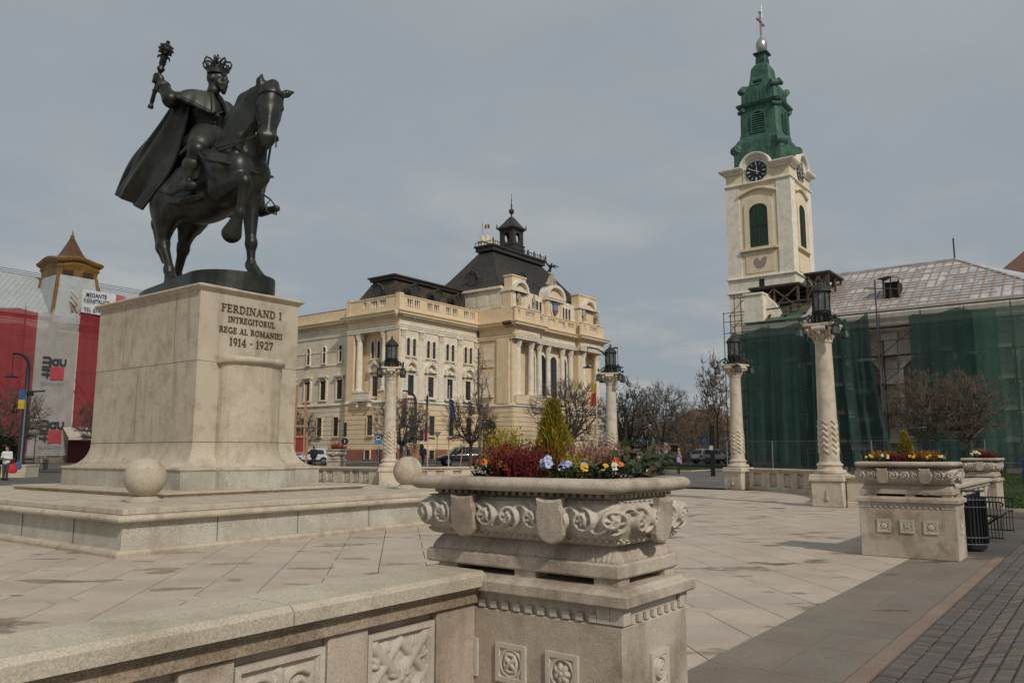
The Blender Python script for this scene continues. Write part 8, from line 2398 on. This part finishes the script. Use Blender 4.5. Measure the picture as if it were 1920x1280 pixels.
def bench(label, loc, rz, L=1.7):
 t = thing('metal_bench', label, 'bench', loc, rz, 'slatted black metal benches')
 m = MB()
 for i in range(6): m.box(-L / 2, L / 2, -.24 + i * .085, -.175 + i * .085, .43, .455)
 m.build('seat', mat('grey slats', (.1, .1, .095), .5), t)
 for s in (-1, 1):
  m = MB(); x = s * L / 2
  for i in range(11): m.bar((x, -.28 + i * .056, .03), (x, -.28 + i * .056, .68), .014)
  m.bar((x, -.3, .03), (x, .3, .03), .025); m.tube([(x, -.3, .6), (x, -.33, .66), (x, -.28, .69), (x, .3, .69)], .016, 6); m.bar((x, -.3, .42), (x, .3, .42), .03)
  m.build('side_frame', M['black'], t)
 m = MB()
 for i in range(22): m.bar((-L / 2 + .04 + i * (L - .08) / 21, .3, .03 if i % 3 == 0 else .4), (-L / 2 + .04 + i * (L - .08) / 21, .31, .78), .012)
 m.bar((-L / 2, .31, .78), (L / 2, .31, .78), .025); m.bar((-L / 2, .3, .42), (L / 2, .3, .42), .025); m.bar((-L / 2 + .1, -.2, .4), (-L / 2 + .1, .25, .06), .02); m.bar((L / 2 - .1, -.2, .4), (L / 2 - .1, .25, .06), .02)
 m.build('back_frame', M['black'], t)
 return t
be = bench('black metal bench with barred sides behind the litter bin', (18.55, 2.15, 0), R(0), 1.9)
dup(be, (45.2, 22.5, g(45, 22)), R(-53), 'distant bench right of the far litter bin')
dup(be, (43.2, 24.3, g(43, 24)), R(-53), 'distant bench left of the far litter bin, behind the ivy')
dup(be, (57.4, 20.6, g(57, 20)), R(-53), 'bench in front of the dark green netting')
dup(be, (57.5, 4.9, g(57, 5)), R(-53), 'dark bench in front of the bright netting at the right edge', sc=1.4)
dup(be, (25.0, 61.5, g(25, 61)), R(-53), 'bench in front of the white netting at the left')
t = thing('bollard', 'short black bollard between the far benches', 'bollard', gz(46.5, 23.4)); m = MB(); m.lathe([(.1, 0), (.09, .9), (.11, .92), (.11, 1.0), (.06, 1.08), (0, 1.1)], n=12); m.build('post', M['black'], t)
t = thing('sign_post', 'thick dark post with a small white tag left of the church', 'post', gz(43.6, 18.6)); m = MB(); m.box(-.1, .1, -.1, .1, 0, 2.9); m.build('shaft', M['black'], t); m = MB(); m.box(-.16, -.135, -.1, .1, 1.5, 1.75); m.build('white_tag', M['white'], t)
t = thing('sign_post', 'dark plain post behind the planter, between the two trees by the church', 'post', gz(46.8, 8.1)); m = MB(); m.box(-.14, .14, -.14, .14, 0, 2.5); m.build('shaft', M['black'], t)
def mesh_fence(label, a, b_, h=2.0, n=6):
 t = thing('mesh_fence', label, 'fence', (a[0], a[1], g(*a)), math.atan2(b_[1] - a[1], b_[0] - a[0]))
 L = math.hypot(b_[0] - a[0], b_[1] - a[1]); w = L / n
 for i in range(n + 1):
  m = MB(); m.tube([(i * w, 0, 0), (i * w, 0, h + .05)], .04, 6); m.build('post', mat('galvanised', (.3, .32, .32), .45, metal=.5), t)
 for i in range(n):
  m = MB()
  for z in (.12, h): m.tube([(i * w + .06, 0, z), ((i + 1) * w - .06, 0, z)], .022, 5)
  for k in range(int(w / .16)): m.bar((i * w + .1 + k * .16, 0, .12), (i * w + .1 + k * .16, 0, h), .008)
  for k in range(6): m.bar((i * w + .06, 0, .3 + k * .3), ((i + 1) * w - .06, 0, .3 + k * .3), .006)
  m.build('mesh_panel', mat('thin wire', (.12, .14, .14), .5, metal=.4), t)
mesh_fence('thin mesh fence in front of the church scaffold', (55.6, 22.6), (57.6, -3), 2.0, 8)
mesh_fence('thin mesh fence before the parked cars, left of the church', (63.5, 37.0), (62.3, 24.6), 2.1, 6)
t = thing('shelter_railing', 'dark tubular railing in front of the red and white netting', 'railing', (24, 62.5, g(24, 62)), R(-53))
for x in (-6, -3.6, -2.2, -1.0, .4, 1.6): 
 m = MB(); m.tube([(x, 0, 0), (x, 0, 2.3)], .035, 5); m.build('post', M['black'], t)
m = MB(); m.tube([(-8, 0, 2.3), (1.7, 0, 2.3)], .035, 5); m.build('top_rail', M['black'], t)
for z in (.45, .7): 
 m = MB(); m.bar((-.9, .0, z), (1.6, 0, z), .06, .12); m.build('low_rail', M['darkgrey'], t)
t = thing('evergreen_shrub', 'dark evergreen shrub behind the person in white', 'shrub', gz(20.2, 54.2))
r_ = np.random.default_rng(8); n = 2600; U = r_.normal(0, 1, (n, 3)); U /= np.linalg.norm(U, axis=1, keepdims=True); P0 = U * r_.uniform(.5, 1, (n, 1)) ** .5 * np.array([1.1, 1.1, 1.2]) + np.array([0, 0, 1.1])
A = r_.normal(0, .12, (n, 3)); B_ = r_.normal(0, .12, (n, 3))
mesh_np('foliage', np.stack([P0, P0 + A, P0 + A * .6 + B_], 1).reshape(-1, 3), np.arange(3 * n).reshape(-1, 3), leafmat('dark evergreen', (.012, .022, .01), (.02, .03, .012)), t, False)
for z, nm in ((8.2, 'upper'), (7.7, 'lower')):
 w_ = MB(); w_.tube([(95, 62, z), (100, 50, z - .15), (108, 30, z)], .02, 4); o = w_.build('overhead_wire', M['black']); tag(o, nm + ' tram wire crossing the sky between the middle columns', 'wire')
# ---------- planting in the stone planters
def blades(n, c0, spread, h0, h1, lean, seed, w=.004, leafy=0, ll=.012):
 """upright sprigs: thin tapering triangles with tiny side leaves"""
 r = np.random.default_rng(seed)
 B = np.stack([r.normal(0, spread[0], n), r.normal(0, spread[1], n), np.zeros(n)], 1) + np.array(c0)
 Hh = r.uniform(h0, h1, n); out = (B - np.array(c0)); dirn = out / (np.linalg.norm(out, axis=1, keepdims=True) + .02)
 T = B + np.stack([dirn[:, 0] * Hh * lean * r.uniform(.2, 1.2, n) + r.normal(0, .01, n), dirn[:, 1] * Hh * lean * r.uniform(.2, 1.2, n) + r.normal(0, .01, n), Hh], 1)
 a = r.uniform(0, PI, n); S = np.stack([np.cos(a) * w, np.sin(a) * w, np.zeros(n)], 1)
 V = [np.stack([B - S, B + S, T], 1).reshape(-1, 3)]
 if leafy:
  for k in range(leafy):
   q = r.uniform(.15, 1., (n, 1)); P = B + (T - B) * q
   d1 = r.normal(0, ll, (n, 3)); d1[:, 2] = np.abs(d1[:, 2]) + ll * .6; d2 = r.normal(0, ll * .35, (n, 3))
   V.append(np.stack([P - d2, P + d2, P + d1], 1).reshape(-1, 3))
 V = np.concatenate(V)
 return V
def sprig(name, label, loc, m, n, spread, h0, h1, lean, seed, w=.004, leafy=14, ll=.012, group='heather plants in the planters', cat='heather'):
 t = thing(name, label, cat, loc, 0, group)
 V = blades(n, (0, 0, 0), spread, h0, h1, lean, seed, w, leafy, ll)
 mesh_np('sprigs', V, np.arange(len(V)).reshape(-1, 3), m, t, False)
 return t
def conifer(label, loc, h, r0, seed):
 t = thing('dwarf_conifer', label, 'conifer', loc, 0, 'dwarf conifers in the planters')
 m = MB(); m.tube([(0, 0, -.02), (0, 0, h * .8)], [.014, .005], 6); m.build('stem', M['bark'], t)
 r = np.random.default_rng(seed); n = 2600; V = []
 z = h * (r.uniform(0, 1, n) ** 1.25); rad = r0 * np.clip(1 - (z / h) ** 1.5, .04, 1) * (.55 + .45 * np.clip(z / (h * .2), 0, 1)); q = r.uniform(.3, 1, n) ** .6; a = r.uniform(0, 2 * PI, n)
 lump = 1 + .16 * np.sin(3 * a + 9 * z / h) + .1 * np.sin(5 * a - 14 * z / h)
 P = np.stack([rad * q * lump * np.cos(a), rad * q * lump * np.sin(a), z], 1)
 for k in range(4):
  d = np.stack([np.cos(a) * .018, np.sin(a) * .018, np.full(n, .034)], 1) + r.normal(0, .009, (n, 3)); s = r.normal(0, .0035, (n, 3)); o = r.normal(0, .012, (n, 3))
  V.append(np.stack([P + o - s, P + o + s, P + o + d], 1).reshape(-1, 3))
 V = np.concatenate(V)
 mesh_np('foliage', V, np.arange(len(V)).reshape(-1, 3), M['conifer'], t, False)
 return t
def pansy(label, loc, petals, seed, nf=4, sc=1., group='pansies in the planters', leaves=70):
 t = thing('pansy', label, 'pansy', loc, 0, group)
 r = random.Random(seed); m = MB()
 for i in range(leaves):
  a = r.uniform(0, 2 * PI); q = r.uniform(.01, .085); z = r.uniform(.0, .07); L = r.uniform(.022, .04); el = r.uniform(-.2, .9)
  p = Vector((q * math.cos(a), q * math.sin(a), z)); d = Vector((math.cos(a + r.gauss(0, .6)) * math.cos(el), math.sin(a + r.gauss(0, .6)) * math.cos(el), math.sin(el))); s = d.cross(Vector((0, 0, 1))).normalized() * L * .36; n_ = s.cross(d).normalized() * L * .12
  m.add([p, p + d * L * .35 + s, p + d * L * .75 + s * .8, p + d * L, p + d * L * .75 - s * .8, p + d * L * .35 - s, p + d * L * .5 + n_ * -1], [(0, 1, 6), (1, 2, 6), (2, 3, 6), (3, 4, 6), (4, 5, 6), (5, 0, 6)], True)
 m.build('leaves', M['pansyleaf'], t)
 for k in range(nf):
  a = r.uniform(0, 2 * PI); q = r.uniform(.0, .075); c = Vector((q * math.cos(a), q * math.sin(a), r.uniform(.06, .105)))
  n_ = Vector((-.75 + r.gauss(0, .25), -.45 + r.gauss(0, .3), .35 + r.gauss(0, .2))).normalized(); u = n_.cross(Vector((0, 0, 1))).normalized(); v = u.cross(n_)
  if v.z < 0: v = -v
  m = MB()
  for j, (ang, L, w) in enumerate(((PI / 2 + .5, .021, .016), (PI / 2 - .5, .021, .016), (.15, .019, .0145), (PI - .15, .019, .0145), (-PI / 2, .022, .021))):
   d = u * math.cos(ang) + v * math.sin(ang); s = (n_.cross(d)).normalized() * w; o = n_ * (.002 * j)
   pts = [c + o] + [c + o + d * L * (.55 + .5 * math.sin(b_)) + s * math.cos(b_) * .9 + n_ * r.uniform(-.003, .005) for b_ in lin(-.7, PI + .7, 8)]
   m.add(pts, [(0, i, i + 1) for i in range(1, len(pts) - 1)], True)
  fl_ = m.build('flower', r.choice(petals), t)
  m = MB(); m.sphere(c + n_ * .012, .005, 6, 4); m.build('eye', M['p_yellow'], fl_)
  m = MB(); m.tube([c, c * .5 + Vector((0, 0, .01)), Vector((0, 0, 0))], .0016, 4); m.build('stalk', M['pansyleaf'], fl_)
 t.scale = (sc,) * 3
 return t
def ivy(label, loc, seed, n=26, rad=.2, h=.2):
 t = thing('ivy', label, 'ivy', loc)
 r = random.Random(seed); st = MB(); lv = {0: MB(), 1: MB()}
 lobe = [(0, 0), (.3, -.12), (.52, .05), (.42, .3), (.5, .55), (.24, .58), (0, 1.0), (-.24, .58), (-.5, .55), (-.42, .3), (-.52, .05), (-.3, -.12)]
 for i in range(n):
  a = r.uniform(0, 2 * PI); q = rad * math.sqrt(r.random()); e = Vector((q * math.cos(a), q * math.sin(a) * .9, r.uniform(.03, h)))
  st.tube([(e.x * .2, e.y * .2, 0), (e.x * .6, e.y * .6, e.z * .8), e], .0025, 4)
  d = Vector((r.gauss(-.25, .5), r.gauss(-.15, .5), r.gauss(-.1, .5))).normalized(); s = d.cross(Vector((r.gauss(-.6, .3), -.4, .7))).normalized(); nn_ = s.cross(d); L = r.uniform(.035, .062)
  pts = [e + (s * x + d * y) * L + nn_ * (.25 * abs(x) * L) for x, y in lobe] + [e + d * .35 * L]
  lv[0 if r.random() < .62 else 1].add(pts, [(12, k, (k + 1) % 12) for k in range(12)], True)
 st.build('stems', M['bark'], t); lv[0].build('green_leaves', M['ivy'], t); lv[1].build('brown_leaves', M['ivybrown'], t)
 return t
M['conifer'] = leafmat('golden conifer', (.34, .23, .02), (.15, .14, .016), .6, 14)
M['heather_red'] = leafmat('red heather', (.22, .03, .022), (.12, .015, .015), .7, 16)
M['heather_yellow'] = leafmat('yellow heather', (.42, .31, .035), (.24, .2, .03), .7, 16)
M['heather_pink'] = leafmat('faded pink heather', (.4, .2, .15), (.27, .15, .1), .7, 20)
M['heather_orange'] = leafmat('orange heather', (.36, .16, .03), (.22, .12, .025), .7, 16)
M['pansyleaf'] = leafmat('pansy leaf', (.025, .06, .016), (.015, .038, .012), .5, 30)
M['p_orange'] = mat('orange petal', (.75, .19, .015), .6, (.6, .1, .012), 60)
M['p_yellow'] = mat('yellow petal', (.75, .48, .02), .6)
M['p_blue'] = mat('blue petal', (.22, .27, .62), .6, (.12, .14, .42), 50)
M['p_paleblue'] = mat('pale blue petal', (.5, .55, .75), .6, (.3, .36, .65), 50)
M['p_white'] = mat('white petal', (.75, .74, .68), .6)
M['ivy'] = leafmat('ivy leaf', (.05, .07, .022), (.025, .045, .016), .45, 20)
M['ivybrown'] = leafmat('bronzed ivy leaf', (.12, .06, .028), (.07, .04, .02), .5, 20)
Zp = 1.452
conifer('golden green dwarf conifer in the middle of the nearest planter', (4.08, 2.77, Zp), .44, .13, 1)
sprig('heather', 'dark red heather left of the conifer in the nearest planter', (3.8, 2.83, Zp), M['heather_red'], 430, (.055, .085), .09, .2, .55, 2, .0022, 16, .009)
sprig('heather', 'tall yellow heather at the left of the nearest planter', (3.98, 3.06, Zp), M['heather_yellow'], 240, (.035, .055), .16, .31, .22, 3, .0022, 22, .009)
sprig('heather', 'faded pink heather right of the conifer in the nearest planter', (4.12, 2.5, Zp), M['heather_pink'], 260, (.05, .075), .12, .22, .4, 4, .0022, 16, .009)
sprig('heather', 'small olive yellow heather under the pink one in the nearest planter', (3.86, 2.47, Zp), M['heather_yellow'], 90, (.025, .03), .08, .15, .3, 5, .0022, 18, .008)
pansy('orange and white pansies at the left end of the nearest planter', (3.7, 3.0, Zp), [M['p_orange'], M['p_white'], M['p_orange']], 1, 4)
pansy('orange and yellow pansies second from the left in the nearest planter', (3.72, 2.9, Zp), [M['p_orange'], M['p_yellow']], 2, 4)
pansy('blue pansies in the middle front of the nearest planter', (3.68, 2.5, Zp), [M['p_blue'], M['p_paleblue']], 3, 4, 1.15)
pansy('pale blue pansies beside the small olive heather', (3.7, 2.38, Zp), [M['p_paleblue'], M['p_blue']], 4, 3)
pansy('yellow pansies with dense leaves right of the blue ones', (3.72, 2.24, Zp), [M['p_yellow']], 5, 2, 1.1, leaves=110)
pansy('orange red pansies below the ivy in the nearest planter', (3.82, 2.16, Zp), [M['p_orange'], M['p_orange'], M['p_white']], 6, 4)
pansy('tiny white flowers at the right end of the nearest planter', (4.0, 2.13, Zp), [M['p_white']], 7, 4, .7)
ivy('trailing ivy with bronzed leaves at the right end of the nearest planter', (4.1, 2.17, Zp), 3, 80, .18, .2)
# second planter by the bin
cx, cy = 14.04, 2.71
conifer('slim golden conifer in the planter beside the litter bin', (cx, cy + .02, Zp), .46, .12, 5)
sprig('heather', 'dark red heather at the foot of the slim conifer', (cx - .12, cy + .06, Zp), M['heather_red'], 260, (.07, .09), .08, .15, .5, 12, .003, 12, .011)
sprig('heather', 'orange heather left of the slim conifer', (cx - .05, cy + .34, Zp), M['heather_orange'], 240, (.06, .08), .1, .2, .4, 13, .003, 14, .011)
sprig('heather', 'orange heather right of the slim conifer', (cx - .02, cy - .26, Zp), M['heather_orange'], 260, (.06, .09), .1, .2, .4, 14, .003, 14, .011)
for i, (dx, dy, pt, lb) in enumerate(((-.2, .5, ['p_yellow'], 'yellow pansy at the left end of the planter by the bin'), (-.22, .3, ['p_yellow', 'p_white'], 'green pansy clump under the left orange heather'), (-.22, -.14, ['p_yellow'], 'yellow pansies right of the dark red heather by the bin'), (-.2, -.32, ['p_orange', 'p_yellow'], 'yellow orange pansies under the right orange heather'), (-.1, -.5, ['p_white', 'p_yellow'], 'white pansy at the right end of the planter by the bin'))):
 pansy(lb, (cx + dx, cy + dy, Zp), [M[k] for k in pt], 20 + i, 4, 1.1)
sprig('heather', 'red brown heather in the planter by the lawn', (25.6, 2.95, Zp), M['heather_red'], 260, (.12, .1), .08, .2, .5, 15, .004, 12, .014)
sprig('heather', 'orange heather tuft in the planter by the lawn', (25.75, 3.1, Zp), M['heather_orange'], 150, (.06, .06), .14, .28, .3, 16, .004, 12, .014)
pansy('white flowers in the planter by the lawn', (25.3, 3.15, Zp), [M['p_white']], 30, 8, 1.8)
sprig('heather', 'red brown heather in the far planter near the white car', (28.75, 33.4, 1.78), M['heather_red'], 220, (.2, .2), .1, .25, .5, 17, .006, 12, .02)
sprig('heather', 'orange heather tuft in the far planter near the white car', (28.6, 33.5, 1.78), M['heather_orange'], 160, (.1, .1), .2, .42, .3, 18, .006, 12, .02)
# ---------- sky and sun
def sky():
 w = bpy.data.worlds.new('World'); SC.world = w; w.use_nodes = True
 nt = w.node_tree; bg = nt.nodes['Background']
 sk = nt.nodes.new('ShaderNodeTexSky'); sk.sky_type = 'NISHITA'; sk.sun_disc = False
 sk.sun_elevation = R(40); sk.sun_rotation = R(203); sk.air_density = 1.0; sk.dust_density = 3.0; sk.ozone_density = 1.0
 tc = nt.nodes.new('ShaderNodeTexCoord')
 sep = nt.nodes.new('ShaderNodeSeparateXYZ'); nt.links.new(tc.outputs['Generated'], sep.inputs[0])
 # clouds laid out on a flat ceiling: direction divided by height
 mx = nt.nodes.new('ShaderNodeMath'); mx.operation = 'MAXIMUM'; mx.inputs[1].default_value = 0.0; nt.links.new(sep.outputs['Z'], mx.inputs[0])
 ad = nt.nodes.new('ShaderNodeMath'); ad.operation = 'ADD'; ad.inputs[1].default_value = .12; nt.links.new(mx.outputs[0], ad.inputs[0])
 cm = nt.nodes.new('ShaderNodeCombineXYZ')
 for i, ax in enumerate('XY'):
  d = nt.nodes.new('ShaderNodeMath'); d.operation = 'DIVIDE'; nt.links.new(sep.outputs[ax], d.inputs[0]); nt.links.new(ad.outputs[0], d.inputs[1]); nt.links.new(d.outputs[0], cm.inputs[i])
 v = cm.outputs[0]
 n1 = _noise(nt, v, 1.1, 7, .55)
 n2 = _noise(nt, v, .45, 4, .5)
 grey = _mix(nt, _ramp(nt, n1, .4, .75), (3.7, 4.15, 4.45), (4.7, 5.0, 5.15))
 grey = _mix(nt, _ramp(nt, n2, .4, .65), grey, _mix(nt, .5, grey, (3.3, 3.76, 4.1)))
 # brighter, broken cloud low over the roofs
 lowf = _ramp(nt, sep.outputs['Z'], .1, .42, (1, 1, 1), (0, 0, 0))
 n3 = _ramp(nt, n1, .48, .68)
 low = _mix(nt, n3, (3.35, 3.9, 4.3), (5.5, 5.4, 5.2))
 grey = _mix(nt, _mix(nt, 1.0, lowf, (.75, .75, .75), 'MULTIPLY'), grey, low)
 col = _mix(nt, .93, sk.outputs[0], grey)
 nt.links.new(col, bg.inputs['Color'])
 bg.inputs['Strength'].default_value = .088
 l = bpy.data.lights.new('sun', 'SUN'); l.energy = 2.25; l.angle = R(2.5); l.color = (1, .94, .85)
 o = bpy.data.objects.new('sun', l); C.objects.link(o)
 az = math.atan2(.92, .4)
 d = Vector((math.cos(az) * math.cos(R(40)), math.sin(az) * math.cos(R(40)), -math.sin(R(40))))
 o.rotation_euler = d.to_track_quat('-Z', 'Y').to_euler()
 o.location = (0, 0, 60)
sky()
def camera():
 yaw = R(37.1); pitch = R(7.97)
 f = Vector((math.cos(yaw) * math.cos(pitch), math.sin(yaw) * math.cos(pitch), math.sin(pitch)))
 cd = bpy.data.cameras.new('camera'); cd.lens = 36 * 1493 / 1920; cd.sensor_width = 36; cd.clip_end = 3000; cd.clip_start = .1
 o = bpy.data.objects.new('camera', cd); C.objects.link(o)
 o.location = (0, 0, 1.6); o.rotation_euler = f.to_track_quat('-Z', 'Y').to_euler()
 SC.camera = o
 SC.view_settings.view_transform = 'Standard'; SC.view_settings.look = 'None'; SC.view_settings.exposure = 0; SC.view_settings.gamma = 1
camera()
